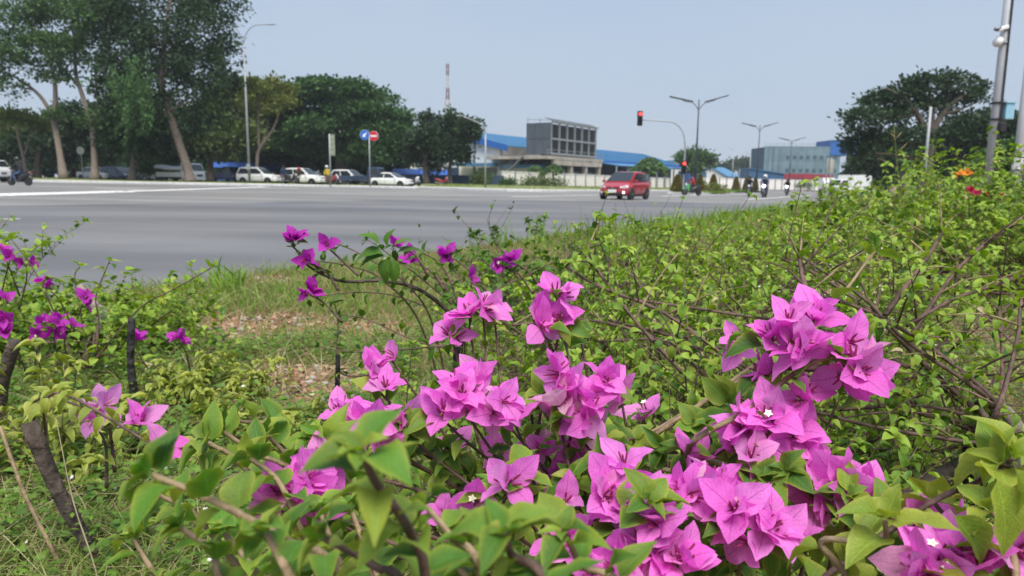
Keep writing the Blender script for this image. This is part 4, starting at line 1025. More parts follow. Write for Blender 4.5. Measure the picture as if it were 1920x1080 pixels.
MS = [mat('laterite_red', (.36, .17, .10), .95, var=.3, scale=30), mat('laterite_tan', (.42, .28, .19), .95, var=.3, scale=30), mat('stone_grey', (.36, .33, .29), .9, var=.25, scale=30), mat('laterite_dark', (.24, .12, .08), .95, var=.3, scale=30)]
x, y = scatter(60000, 1.6, 7, keep=lambda x, y: bare(x, y) > .45)
stones('rubble', 'broken red and tan rubble lying on the bare soil patches', x[:2600], y[:2600], .003, .020, MS)
# fallen dead leaves
ls = []
x, y = scatter(1500, 1.2, 5)
for X, Y, Z in zip(x[:520], y[:520], soil(x[:520], y[:520])):
    ls.append((Vector((X, Y, Z + .008)), Vector((random.gauss(0, 1), random.gauss(0, 1), .1)), Vector((random.gauss(0, .3), random.gauss(0, .3), 1)), random.uniform(.02, .04), random.randrange(6), M_DRY))
props(link('fallen_leaves', leaves_mesh(ls, LT, Vector((0, 0, 0)))), 'dead brown leaves fallen on the soil', 'fallen leaves', kind='stuff')

# stakes and stumps
def stake(name, label, a, b, r0, r1, m, cat='stake', n=9):
    o = thing(name, label, cat, a); P = [Vector((0, 0, 0)), (b - a) * .3 + Vector((.004, .002, 0)), (b - a) * .62 + Vector((-.004, 0, 0)), b - a]
    P = cr(P, 4); MB().tube(P, [(r0 + (r1 - r0) * i / (len(P) - 1)) * random.uniform(.93, 1.07) for i in range(len(P))], n).build('shaft', m, o, smooth=True)
    return o
def on_soil(px, py, d):
    p = pt(px, py, d); p.z = float(soil(p.x, p.y)) - .03; return p
stake('wooden_stake', 'thin black stake standing upright in the left foreground', on_soil(246, 770, 2.0), pt(247, 597, 2.0), .011, .010, M_STAKE)
stake('cut_stump', 'thick slanting cut bougainvillea stem with rough dark bark at lower left', on_soil(200, 1050, 1.20), pt(55, 792, 1.20),  .0095, .0135, M_BARK, 'stump', 11)
stake('cut_stump', 'dark leaning cut stem at the left edge under the purple flowers', on_soil(-30, 760, 1.9), pt(28, 640, 1.85), .020, .016, M_BARK, 'stump', 10)
stake('wooden_stake', 'short dark stake among stems right below the arching cane', on_soil(857, 715, 1.72), pt(858, 622, 1.72), .011, .009, M_STAKE)
stake('wooden_stake', 'dark stake half hidden by leaves left of the pink flowers', on_soil(635, 750, 1.75), pt(634, 665, 1.75), .007, .006, M_STAKE)
stake('dry_stalk', 'pale dry stalk leaning right at the left foreground', on_soil(100, 900, 1.35), pt(82, 728, 1.3), .004, .003, M_TWIGG, 'stalk', 6)
stake('dry_stalk', 'thin dry grass stalk crossing the thick slanting stump', on_soil(190, 1040, 1.1), pt(105, 785, 1.12), .0014, .0008, M_DRY, 'stalk', 5)
stake('dry_stalk', 'pale bent dry twig crossing in front of the thick slanting stump', on_soil(120, 930, 1.15), pt(0, 800, 1.2), .004, .003, M_TWIGG, 'stalk', 6)
stake('dry_stalk', 'pale broken stick poking out of the hedge at the right', on_soil(1705, 480, 4.0), pt(1725, 403, 3.6), .008, .006, M_DRY, 'stalk', 6)
# a cut clump of strap leaves near the kerb, fresh tuft by the road end, seed head at the right
def clump(name, label, cat, px, py, d, n, h, w, lean, m):
    p = on_soil(px, py, d); o = thing(name, label, cat, p)
    r_ = .10 * h / .2
    x = rng.normal(0, r_ * .45, n); y = rng.normal(0, r_ * .45, n)
    me = blades('blades', x, y, np.zeros(n), h * (.6 + .6 * rng.random(n)), np.full(n, w), lean * (.3 + rng.random(n)), m, 4)
    q = link('blades', me, o); q['kind'] = 'stuff'; return o
cp = clump('grass_clump', 'cut clump of strap leaves with dark base by the kerb', 'grass clump', 428, 548, 4.7, 34, .26, .028, .55, M_GRASSB)
q = link('blades', blades('blades', rng.normal(0, .05, 60), rng.normal(0, .05, 60), np.zeros(60), .08 + .06 * rng.random(60), np.full(60, .010), .3 + rng.random(60), M_DRY, 3), cp); q['kind'] = 'stuff'
clump('grass_clump', 'bright green tall tuft at the far end of the hedge by the road', 'grass clump', 1590, 425, 12.0, 160, .75, .035, .5, M_GRASSB)
clump('grass_clump', 'brownish round grass hump at the verge edge before the red car', 'grass clump', 1105, 462, 9.5, 420, .18, .012, .8, M_GRASS)
clump('grass_clump', 'thin grass tuft at the verge edge right of the round hump', 'grass clump', 1130, 455, 9.2, 60, .24, .012, .5, M_GRASSB)
def seed_stalk(label, foot, top, arms):
    o = thing('seed_stalk', label, 'grass stalk', foot); P = cr([Vector((0, 0, 0)), (top - foot) * .5 + Vector((.02, 0, 0)), top - foot], 6)
    MB().tube(P, [.003] * 7 + [.0018] * (len(P) - 7), 5).build('stem', M_TWIGY, o, smooth=True)
    for t, dx, dz in arms:
        a = P[int(t * (len(P) - 1))]; S = cr([a, a + Vector((dx * .5, 0, dz * .6)), a + Vector((dx, .02, dz))], 4)
        b = MB().tube(S, [.001] * 4 + [.0018] * 3 + [.0006] * (len(S) - 7), 4)
        for q in S[2:]:
            b.box(q + Vector((0, 0, .004)), (.008, .003, .005), Euler((random.random(), random.random(), random.random())).to_matrix())
        b.build('spikelet', M_DRY, o)
seed_stalk('tall grass seed stalk with spread spikelets before the dark trees at right', on_soil(1700, 420, 5.0), pt(1676, 236, 5.0),
           [(.62, -.10, .0), (.62, .2, .03), (.66, -.12, -.07), (.74, .13, .06), (.78, -.13, .06), (.84, .08, .07), (.84, -.13, .0), (.92, .05, .05), (.97, -.02, .04), (.50, .12, .03), (.46, -.08, -.06)])

# the soil itself
ux = np.linspace(-1, 1, 200); 
def verge_ground():
    S = np.concatenate([np.linspace(0, 2, 30), np.linspace(2.12, 9, 80), np.linspace(9.5, 60, 40)]); T = np.concatenate([np.linspace(-8, -3, 12), np.linspace(-2.9, 9, 150), np.linspace(9.4, 70, 60)])
    ss, tt = np.meshgrid(S + .155, T, indexing='ij')
    X = KX + KDX * tt + KDY * ss; Y = KY + KDY * tt - KDX * ss
    Z = soil(X, Y)
    n, m = X.shape; V = np.stack([X, Y, Z], -1).reshape(-1, 3)
    i, j = np.meshgrid(np.arange(n - 1), np.arange(m - 1), indexing='ij'); a = (i * m + j).ravel()
    F = np.stack([a, a + 1, a + m + 1, a + m], -1)
    me = np_mesh('verge_ground', V, F, M_SOIL)
    props(link('verge_ground', me), 'verge of reddish soil beside the road', None, kind='structure')
M_SOIL = bpy.data.materials.new('soil'); M_SOIL.use_nodes = True
nt, N, L = nodes_of(M_SOIL); b = nt.nodes['Principled BSDF']; b.inputs['Roughness'].default_value = .95; b.inputs['Specular IOR Level'].default_value = .15
t = N('TexCoord'); n1 = N('TexNoise'); n1.inputs['Scale'].default_value = 2.2; n1.inputs['Detail'].default_value = 8
n2 = N('TexNoise'); n2.inputs['Scale'].default_value = 45; n2.inputs['Detail'].default_value = 6
n3 = N('TexVoronoi'); n3.inputs['Scale'].default_value = 70
r1 = N('ValToRGB'); el = r1.color_ramp.elements
el[0].position = .35; el[0].color = (.13, .10, .055, 1); el[1].position = .68; el[1].color = (.36, .23, .155, 1); q = el.new(.52); q.color = (.24, .165, .10, 1)
r2 = N('ValToRGB'); el = r2.color_ramp.elements; el[0].position = .3; el[0].color = (.55, .5, .48, 1); el[1].position = .75; el[1].color = (1.25, 1.2, 1.15, 1)
mm = N('MixRGB'); mm.blend_type = 'MULTIPLY'; mm.inputs[0].default_value = 1
bp = N('Bump'); bp.inputs['Strength'].default_value = .8; bp.inputs['Distance'].default_value = .012
for n_ in (n1, n2, n3): L(t.outputs['Object'], n_.inputs['Vector'])
L(n1.outputs[0], r1.inputs[0]); L(n2.outputs[0], r2.inputs[0]); L(r1.outputs[0], mm.inputs[1]); L(r2.outputs[0], mm.inputs[2]); L(mm.outputs[0], b.inputs['Base Color'])
ad = N('Math'); ad.operation = 'ADD'; L(n2.outputs[0], ad.inputs[0]); L(n3.outputs['Distance'], ad.inputs[1]); L(ad.outputs[0], bp.inputs['Height']); L(bp.outputs[0], b.inputs['Normal'])
verge_ground()
# ------------------------------------------------------------------ vehicles
RUB = mat('tyre_rubber', (.02, .02, .021), .85, var=.2); RIM = mat('alloy', (.35, .35, .36), .35, metal=.6, var=.1); CGL = mat('car_glass', (.022, .028, .034), .06, var=.05, spec=.7)
PLA = mat('black_plastic', (.022, .022, .024), .55, var=.15); CHR = mat('chrome', (.6, .6, .62), .15, metal=1, var=.03); LMP = mat('lamp_clear', (.72, .74, .76), .12, var=.05, spec=.8)
RLM = mat('lamp_red', (.45, .02, .02), .2, var=.1); PLT = mat('plate_white', (.75, .75, .73), .5, var=.03); PLK = mat('plate_black', (.03, .03, .03), .5)
def paint(nm, c): return mat('paint_' + nm, c, .28, var=.04, spec=.5, coat=.6)
P_RED = paint('red', (.36, .018, .03)); P_WHT = paint('white', (.80, .80, .79)); P_NVY = paint('navy', (.025, .045, .095)); P_SIL = paint('silver', (.38, .39, .40)); P_BLU = paint('blue', (.02, .06, .20)); P_GRY = paint('grey', (.26, .27, .28)); P_PNK = paint('maroon', (.28, .06, .09))
LIT = mat('headlight_lit', (.8, .85, 1), .3, emit=(.75, .82, 1.0), estr=9.0); LITB = mat('foglight_lit', (.7, .7, 1), .3, emit=(.55, .5, 1.0), estr=4.0); LITW = mat('lamp_lit_warm', (1, .8, .6), .3, emit=(1, .62, .4), estr=5)

KINDS = {  # length, width, height, wheel radius, body stations (x/L, bottom, top, half width/W), cabin (rear base, front base, belt, roof rear, roof front)
    'hatch': (3.95, 1.70, 1.52, .30, [(-.5, .42, .80, .40), (-.488, .27, .98, .465), (-.42, .22, 1.0, .49), (-.1, .19, .97, .5), (.2, .19, .95, .5), (.30, .19, .92, .498), (.40, .20, .82, .47), (.475, .22, .72, .425), (.5, .30, .60, .37)], (-.488, .29, .94, -.40, .045)),
    'suv': (4.4, 1.80, 1.72, .34, [(-.5, .45, .9, .41), (-.488, .32, 1.06, .47), (-.42, .27, 1.08, .49), (-.1, .25, 1.06, .5), (.2, .25, 1.05, .5), (.27, .25, 1.03, .498), (.40, .27, .97, .475), (.48, .30, .88, .43), (.5, .38, .70, .38)], (-.488, .24, 1.03, -.42, .04)),
    'sedan': (4.5, 1.74, 1.46, .31, [(-.5, .42, .85, .40), (-.485, .27, .98, .46), (-.40, .22, 1.0, .49), (-.1, .19, .95, .5), (.2, .19, .93, .5), (.27, .19, .91, .498), (.38, .20, .84, .47), (.47, .23, .73, .43), (.5, .32, .60, .37)], (-.40, .25, .92, -.235, .04)),
}
def wheel_parts(o, x, y, r, w=.20, rim=True):
    b = MB().lathe((x, y - w / 2, r), (0, 1, 0), [(r * .62, 0), (r * .94, .0), (r, .03), (r, w - .03), (r * .94, w), (r * .62, w)], 22); t = b.build('wheel', RUB, o, smooth=False)
    s_ = 1 if y > 0 else -1; yy = y + s_ * (w / 2 + .004)
    b = MB().lathe((x, yy - s_ * .02, r), (0, s_, 0), [(r * .64, 0), (r * .64, .012), (r * .5, .004), (r * .1, .022), (.01, .024)], 20)
    b2 = b.build('rim', RIM, t)
    b = MB()
    for k in range(5):
        a = k * 1.2566 + .3
        b.prism([(x + math.cos(a + .35) * r * .18, yy + s_ * .012, r + math.sin(a + .35) * r * .18), (x + math.cos(a + .9) * r * .18, yy + s_ * .012, r + math.sin(a + .9) * r * .18), (x + math.cos(a + .8) * r * .55, yy + s_ * .012, r + math.sin(a + .8) * r * .55), (x + math.cos(a + .45) * r * .55, yy + s_ * .012, r + math.sin(a + .45) * r * .55)], (0, s_ * .004, 0))
    b.build('rim_opening', PLA, t)
def car(kind, label, loc, heading, pm, group=None, name='parked_car', lit=False, detail=2, stripe=None):
    """heading: direction (x, y) of the nose"""
    Lc, W, H, wr, st, (rb, fb, belt, rr, rf) = KINDS[kind]
    o = thing(name, label, 'car', loc, math.atan2(heading[1], heading[0]), group)
    rings = []
    for fx, zb, zt, hw in st:
        x = fx * Lc; w = hw * W; h = zt - zb
        half = [(w * .80, zb), (w * .97, zb + .10 * h), (w, zb + .34 * h), (w * .995, zb + .62 * h), (w * .965, zb + .86 * h), (w * .86, zt - .012), (w * .45, zt + .012)]
        rings.append([(x, y, z) for y, z in half] + [(x, -y, z) for y, z in reversed(half)])
    MB().loft(rings).build('body', pm, o, smooth=True, sub=detail)
    # cabin: glass house with painted roof
    wb, wt = .455 * W, .365 * W; zt = H
    C = {}
    for n_, fx, hw, z in (('rb', rb, wb * .96, belt), ('fb', fb, wb, belt - .01), ('rt', rr, wt * .97, zt - .06), ('ft', rf, wt, zt - .035)):
        for s_ in (1, -1): C[n_, s_] = Vector((fx * Lc, s_ * hw, z))
    midf, midr = (rf - (rf - rr) * .33) * Lc, (rf - (rf - rr) * .72) * Lc
    b = MB()
    prof = [('b', rb * Lc, wb * .96, belt - .05), ('b', rb * Lc * 1.0, wb * .96, belt)]
    def section(x, yb, yt, zb_, zt_): return [(x, yb, zb_), (x, (yb * .35 + yt * .65), zb_ * .35 + zt_ * .65), (x, yt, zt_ - .03), (x, yt * .75, zt_), (x, -yt * .75, zt_), (x, -yt, zt_ - .03), (x, -(yb * .35 + yt * .65), zb_ * .35 + zt_ * .65), (x, -yb, zb_)]
    rings = [section(rb * Lc - .0, wb * .94, wb * .90, belt - .06, belt + .02), section(rr * Lc, wb * .97, wt * .95, belt - .06, zt - .05), section(midr, wb * .985, wt, belt - .06, zt - .005), section(midf, wb, wt, belt - .06, zt), section(rf * Lc, wb, wt * .97, belt - .06, zt - .035), section(fb * Lc, wb, wb * .93, belt - .06, belt + .0)]
    b.loft(rings).build('cabin', pm, o, smooth=False, bevel=.02)
    def pane(nm, a, b_, c, d, inset=(.06, .94, .08, .92), off=.012, m=CGL, th=.008):
        a, b_, c, d = Vector(a), Vector(b_), Vector(c), Vector(d)
        def at(s_, t): return (a.lerp(b_, s_)).lerp(d.lerp(c, s_), t)
        s0, s1, t0, t1 = inset; q = [at(s0, t0), at(s1, t0), at(s1, t1), at(s0, t1)]
        n = (q[1] - q[0]).cross(q[3] - q[0]).normalized(); ctr = sum(q, Vector()) / 4
        if n.dot(ctr - Vector((0, 0, .8))) < 0: n = -n
        return MB().prism([p + n * (off - th) for p in q], n * th * 1.0).build(nm, m, o)
    for s_ in (1, -1):
        def side(x, t, s_=s_):   # point on the side of the cabin at x, height share t
            zt_ = zt - .04; yb, yt = wb * 1.0, wt * 1.0
            return Vector((x, s_ * (yb + (yt - yb) * t * 1.0 + .012), belt + (zt_ - belt) * t))
        xb0, xb1 = rb * Lc + .14, fb * Lc - .20; xt0, xt1 = rr * Lc + .12, rf * Lc - .02
        sp = .46
        for f0, f1 in ((.02, sp - .025), (sp + .025, .985)):
            q = [side(xb0 + (xb1 - xb0) * f0, .08), side(xb0 + (xb1 - xb0) * f1, .08), side(xt0 + (xt1 - xt0) * f1, .84), side(xt0 + (xt1 - xt0) * f0, .84)]
            n = Vector((0, s_, .35)).normalized(); MB().prism([p - n * .012 for p in q], n * .022).build('side_window', CGL, o)
    pane('windshield', C['fb', 1], C['fb', -1], C['ft', -1], C['ft', 1], (.05, .95, .07, .95), off=.028)
    pane('rear_window', C['rb', -1], C['rb', 1], C['rt', 1], C['rt', -1], (.08, .92, .22, .92), off=.03)
    # wheels, arches
    xa, xr = .315 * Lc, -.305 * Lc
    for x in (xa, xr):
        for s_ in (1, -1):
            MB().lathe((x, s_ * (W / 2 - .16), wr + .02), (0, s_, 0), [(wr + .045, 0), (wr + .045, .166)], 20).build('wheel_arch', PLA, o)
            wheel_parts(o, x, s_ * (W / 2 - .09), wr)
    # lights, grille, plate, mirrors
    fz = st[-2][2]; xf = .48 * Lc; zh = fz - .075
    for s_ in (1, -1):
        b = MB().prism([(xf + .005, s_ * W * .22, zh + .05), (xf - .03, s_ * W * .33, zh + .085), (xf - .24, s_ * W * .452, zh + .13), (xf - .22, s_ * W * .462, zh + .0), (xf - .02, s_ * W * .37, zh - .04), (xf + .015, s_ * W * .25, zh - .02)], (.05, s_ * .016, .012)); b.build('headlight', LMP if not lit else LMP, o)
        MB().lathe((xf - .02, s_ * W * .36, .40), (1, 0, 0), [(.055, 0), (.055, .08), (.02, .085)], 12).build('fog_light', LITB if (lit and s_ > 0) else LMP, o)
        MB().box((fb * Lc - .28, s_ * (W / 2 + .07), belt + .05), (.13, .18, .12)).build('mirror', pm, o, bevel=.03)
        MB().box((-.492 * Lc, s_ * W * .40, st[1][2] - .12), (.10, .16, .24)).build('tail_light', RLM, o, bevel=.02)
        for x in (.05, -.20): MB().box((x * Lc, s_ * (W / 2 + .003), belt - .13), (.16, .025, .03)).build('door_handle', pm, o)
        b = MB(); b.box((-.06 * Lc, s_ * (W * .4985), .62), (.012, .012, .52)); b.box((.19 * Lc, s_ * (W * .4985), .60), (.012, .012, .5)); b.build('door_gap', PLA, o)
        MB().span((xr + wr + .1, s_ * W * .47, .17), (xa - wr - .1, s_ * W * .502, .25)).build('sill', PLA, o)
    MB().prism([(xf + .035, -W * .21, zh + .035), (xf + .035, W * .21, zh + .035), (xf + .045, W * .17, zh - .055), (xf + .045, -W * .17, zh - .055)], (.028, 0, 0)).build('grille', PLA, o)
    MB().lathe((xf + .07, 0, zh - .01), (1, 0, 0), [(.045, 0), (.045, .014), (.03, .016)], 12).build('badge', CHR, o)
    MB().prism([(.5 * Lc - .03, -W * .30, .38), (.5 * Lc - .03, W * .30, .38), (.5 * Lc - .06, W * .34, .24), (.5 * Lc - .06, -W * .34, .24)], (.045, 0, 0)).build('lower_grille', PLA, o)
    MB().box((.5 * Lc + .025, 0, .47), (.02, .46, .16)).build('plate', PLT, o)
    MB().box((-.5 * Lc - .012, 0, .68), (.02, .46, .13)).build('plate', PLK if stripe else PLT, o)
    MB().span((-.5 * Lc - .02, -W * .40, .30), (-.5 * Lc + .12, W * .40, .40)).build('rear_bumper', PLA, o)
    return o
def dirv(deg):
    """heading measured from +X, degrees"""
    return (math.cos(R(deg)), math.sin(R(deg)))
rc = gh(1172, 370.5)
rc = Vector((rc.x * 39.6 / rc.y, 39.6, 0)); rc.z = gz(rc.x) + .004
car('hatch', 'red hatchback driving towards the camera across the junction', rc, dirv(-119), P_RED, name='hatchback', lit=True)
car('suv', 'white suv cut off by the left edge behind the dark motorbike', Vector((-42.3, 57, gz(-42.3))), dirv(172), P_WHT, name='suv', stripe=True)
def at(px, y): 
    p = gp(px, y, .03); return p
car('sedan', 'silver car parked behind the second trunk from the left', at(182, 73), dirv(-25), P_SIL, 'cars parked under the trees', 'parked_car', detail=1)
car('hatch', 'dark navy hatchback parked between two trunks', at(222, 72.5), dirv(-22), P_NVY, 'cars parked under the trees', 'parked_car', detail=1)
car('sedan', 'grey sedan parked behind the short weeping tree', at(250, 77), dirv(-20), P_GRY, 'cars parked under the trees', 'parked_car', detail=1)
car('suv', 'white suv parked behind the lamp post', at(486, 71), dirv(-14), P_WHT, 'cars parked under the trees', 'parked_car', detail=1)
car('suv', 'white suv facing the road beside the bending man', at(570, 70), dirv(-20), P_WHT, 'cars parked under the trees', 'parked_car', detail=1)
car('suv', 'white suv mostly hidden behind the navy pickup', at(656, 76), dirv(-25), P_WHT, 'cars parked under the trees', 'parked_car', detail=1)
car('sedan', 'white sedan parked below the round traffic signs', at(733, 70), dirv(-22), P_WHT, 'cars parked under the trees', 'parked_car', detail=1)
car('sedan', 'maroon car far along the right hand road', gp(1628, 96, .02), dirv(-120), P_PNK, None, 'distant_car', detail=1)
car('suv', 'pale far car behind the white box truck', gp(1652, 104, .02), dirv(-120), P_SIL, None, 'distant_car', detail=1)

def truck(label, loc, heading, cab, bed, cab_m, bed_m, load=None, box=None, Lc=4.4, W=1.65, name='pickup_truck'):
    """cab-over small truck; bed: height of its sides; load: material of the tarpaulin; box: material of a closed body"""
    o = thing(name, label, 'truck', loc, math.atan2(heading[1], heading[0]))
    xc = Lc / 2
    prof = [(xc - 1.45, .45), (xc, .45), (xc, .95), (xc - .10, 1.18), (xc - .42, 1.86), (xc - .55, 1.92), (xc - 1.45, 1.92)]
    b = MB().prism([(x, -W / 2, z) for x, z in prof], (0, W, 0)); b.build('cab', cab_m, o, bevel=.05)
    MB().prism([(xc - .11 + .012, -W * .43, 1.20), (xc - .11 + .012, W * .43, 1.20), (xc - .40 + .012, W * .40, 1.80), (xc - .40 + .012, -W * .40, 1.80)], (.014, 0, .008)).build('windshield', CGL, o)
    for s_ in (1, -1):
        MB().prism([(xc - 1.3, s_ * W * .497, 1.2), (xc - .25, s_ * W * .497, 1.2), (xc - .5, s_ * W * .497, 1.76), (xc - 1.3, s_ * W * .497, 1.76)], (0, s_ * .012, 0)).build('side_window', CGL, o)
        MB().box((xc + .005, s_ * W * .37, .78), (.03, .30, .17)).build('headlight', LMP, o)
        MB().box((xc - .12, s_ * (W / 2 + .10), 1.4), (.05, .14, .24)).build('mirror', PLA, o)
        MB().box((-Lc / 2 - .01, s_ * W * .42, .75), (.03, .12, .18)).build('tail_light', RLM, o)
        for x in (xc - .72, -Lc / 2 + .95): wheel_parts(o, x, s_ * (W / 2 - .12), .32)
    MB().span((xc - .06, -W * .46, .34), (xc + .06, W * .46, .56)).build('bumper', PLA if bed_m is cab_m else cab_m, o)
    MB().span((xc + .001, -W * .22, .66), (xc + .02, W * .22, .86)).build('grille', PLA, o)
    MB().span((-Lc / 2 + .1, -W * .35, .42), (xc - 1.3, W * .35, .60)).build('chassis', PLA, o)
    z0 = .68; x0, x1 = -Lc / 2, xc - 1.52
    MB().span((x0, -W / 2, z0 - .07), (x1, W / 2, z0)).build('bed_floor', bed_m, o)
    if box:
        MB().span((x0 + .01, -W / 2 + .005, z0 + .002), (x1 - .01, W / 2 - .005, z0 + 1.75)).build('box_body', box, o, bevel=.03)
        MB().span((x0 - .012, -.01, z0 + .05), (x0 + .004, .01, z0 + 1.7)).build('door_gap', PLA, o)
    else:
        for s_ in (1, -1): MB().span((x0, s_ * (W / 2 - .045), z0 + .002), (x1, s_ * (W / 2 + .004), z0 + bed)).build('side_board', bed_m, o)
        MB().span((x0 - .02, -W / 2 + .05, z0 + .002), (x0 + .03, W / 2 - .05, z0 + bed)).build('tail_gate', bed_m, o)
        MB().span((x1 - .03, -W / 2 + .05, z0 + .002), (x1 + .01, W / 2 - .05, z0 + bed + .45)).build('head_board', bed_m, o)
    return o
tk = truck('white pickup truck with pale mattress load parked behind the leaning trunk', at(338, 70), dirv(-16), 1, .38, P_WHT, mat('bed_cream', (.74, .71, .66), .6))
c_, s_ = math.cos(R(-16)), math.sin(R(-16)); pl = at(338, 70)
m_ = thing('mattress', 'pale lilac mattress lying askew on the white pickup bed', 'mattress', pl + Vector((-.95 * c_, -.95 * s_, 1.18)), R(-16))
b = MB(); rings = []
for i in range(9):
    x = -1.75 + i * .42; z = .20 - .20 * (i / 8) + .04 * math.sin(i * 1.1)
    rings.append([(x, -.72, z), (x, .72, z), (x, .75, z + .12), (x, .70, z + .36), (x, 0, z + .42), (x, -.70, z + .36), (x, -.75, z + .12)])
b.loft(rings).build('cover', mat('mattress_lilac', (.80, .78, .84), .8, var=.1), m_, smooth=True, sub=1)
truck('navy pickup truck parked behind the signs', at(680, 71), dirv(-12), 1, .40, P_NVY, P_NVY, Lc=4.5)
truck('blue truck standing behind the white pickup under the trees', at(412, 90), dirv(-20), 1, .5, P_BLU, P_BLU, Lc=5)
truck('white box truck at the far end of the hedge', gp(1590, 88, .02), dirv(200), 1, .4, P_WHT, P_WHT, box=P_WHT, Lc=5.0, W=1.9, name='box_truck')
truck('white van bodied truck on the right hand road, farther off', gp(1548, 118, .02), dirv(-100), 1, .4, P_WHT, P_WHT, box=P_WHT, Lc=4.6, W=1.8, name='box_truck')

# ------------------------------------------------------------------ people
SKIN = mat('skin', (.26, .15, .10), .6, var=.1)
def cloth(nm, c): return mat('cloth_' + nm, c, .85, var=.15, scale=12)
C_BLK = cloth('black', (.018, .018, .022)); C_JEAN = cloth('jeans', (.05, .09, .20)); C_BRN = cloth('brown', (.20, .12, .08)); C_YEL = cloth('yellow', (.55, .40, .04)); C_RED = cloth('red', (.35, .03, .04)); C_NVY = cloth('navy', (.03, .05, .11)); C_WHT = cloth('white', (.6, .6, .58)); C_GRY = cloth('grey', (.14, .14, .15))
HLM = {'black': mat('helmet_black', (.02, .02, .022), .2, spec=.6), 'white': mat('helmet_white', (.75, .75, .74), .25, spec=.6), 'red': mat('helmet_red', (.4, .03, .04), .25, spec=.6)}
def person(label, loc, rz, J, top, low, helmet=None, group=None, sleeves=True):
    """J: joints; the body is one skinned, subdivided surface, coloured top / legs / skin / shoes"""
    names = list(J); idx = {n_: i for i, n_ in enumerate(names)}
    E = [('pelvis', 'waist'), ('waist', 'chest'), ('chest', 'neck'), ('neck', 'head'), ('head', 'crown')]
    for s_ in 'LR': E += [('chest', 'sh' + s_), ('sh' + s_, 'el' + s_), ('el' + s_, 'wr' + s_), ('wr' + s_, 'ha' + s_), ('pelvis', 'hip' + s_), ('hip' + s_, 'kn' + s_), ('kn' + s_, 'an' + s_), ('an' + s_, 'to' + s_)]
    rad = {'pelvis': .14, 'waist': .135, 'chest': .155, 'neck': .055, 'head': .09, 'crown': .075}
    for s_ in 'LR': rad.update({'sh' + s_: .07, 'el' + s_: .046, 'wr' + s_: .034, 'ha' + s_: .038, 'hip' + s_: .095, 'kn' + s_: .062, 'an' + s_: .042, 'to' + s_: .045})
    me = bpy.data.meshes.new('body'); me.from_pydata([tuple(J[n_]) for n_ in names], [(idx[a], idx[b]) for a, b in E], [])
    bm = bmesh.new(); bm.from_mesh(me); ly = bm.verts.layers.skin.verify(); bm.verts.ensure_lookup_table()
    for n_, i in idx.items():
        bm.verts[i][ly].radius = (rad[n_], rad[n_]); bm.verts[i][ly].use_root = (n_ == 'pelvis')
    bm.to_mesh(me); bm.free()
    tmp = link('tmp', me); tmp.modifiers.new('skin', 'SKIN').use_smooth_shade = True; q = tmp.modifiers.new('s', 'SUBSURF'); q.levels = 1; q.render_levels = 1
    dg = bpy.context.evaluated_depsgraph_get(); dg.update()
    body = bpy.data.meshes.new_from_object(tmp.evaluated_get(dg)); body.name = 'body'
    bpy.data.objects.remove(tmp)
    body.materials.clear()
    for m in (top, low, SKIN, PLA): body.materials.append(m)
    jp = [(n_, Vector(J[n_])) for n_ in names]
    segs = [(a, b, Vector(J[a]), Vector(J[b])) for a, b in E]
    for p in body.polygons:
        c = p.center; best = None
        for a, b, u, v in segs:
            d = v - u; t = max(0, min(1, (c - u).dot(d) / max(1e-6, d.length_squared))); dd = (c - u - d * t).length
            if best is None or dd < best[0]: best = (dd, a, b, t)
        a, b = best[1][:2], best[2][:2]
        p.material_index = 2 if best[1] in ('neck', 'head') or a == 'wr' else (3 if a == 'an' else (1 if a in ('hi', 'kn') or best[2][:3] == 'hip' else 0))
    o = thing('person', label, 'person', loc, rz, group)
    link('body', body, o)
    h = (Vector(J['head']) + Vector(J['crown'])) / 2; f = Vector((1, 0, 0))
    if helmet:
        b = MB(); up = (Vector(J['crown']) - Vector(J['neck'])).normalized()
        b.lathe(h - up * .13, up, [(.10, 0), (.135, .05), (.150, .13), (.140, .20), (.10, .26), (.05, .285)], 16).build('helmet', HLM[helmet], o, smooth=True)
        MB().box(h + f * .125 + Vector((0, 0, -.01)), (.05, .18, .10)).build('visor', CGL, o, bevel=.015)
    else:
        b = MB().lathe(h + Vector((-.015, 0, -.05)), (0, 0, 1), [(.104, 0), (.112, .06), (.10, .12), (.055, .16)], 14).build('hair', C_BLK, o, smooth=True)
        MB().prism([h + f * .088 + Vector((0, -.014, -.03)), h + f * .088 + Vector((0, .014, -.03)), h + f * .088 + Vector((0, 0, .02))], (.022, 0, -.004)).build('nose', SKIN, o)
        for yy in (-.032, .032): MB().box(h + f * .092 + Vector((0, yy, .015)), (.008, .022, .010)).build('eye', C_BLK, o)
        MB().box(h + f * .090 + Vector((0, 0, -.058)), (.008, .04, .008)).build('mouth', C_BRN, o)
        for yy in (-.10, .10): MB().box(h + Vector((0, yy, -.01)), (.035, .02, .055)).build('ear', SKIN, o, bevel=.006)
    return o
def pose_ride(lean=.12, foot_down=False):
    J = {'pelvis': (-.18, 0, .84), 'waist': (-.15 + lean * .3, 0, 1.02), 'chest': (-.12 + lean, 0, 1.24), 'neck': (-.08 + lean * 1.3, 0, 1.43), 'head': (-.05 + lean * 1.4, 0, 1.54), 'crown': (-.05 + lean * 1.4, 0, 1.66)}
    for s_, y in (('L', 1), ('R', -1)):
        J.update({'sh' + s_: (-.11 + lean, y * .19, 1.34), 'el' + s_: (.08 + lean, y * .27, 1.10), 'wr' + s_: (.33, y * .26, 1.02), 'ha' + s_: (.40, y * .27, 1.03), 'hip' + s_: (-.15, y * .10, .80), 'kn' + s_: (.24, y * .19, .68), 'an' + s_: (.10, y * .20, .30), 'to' + s_: (.24, y * .20, .27)})
    return J
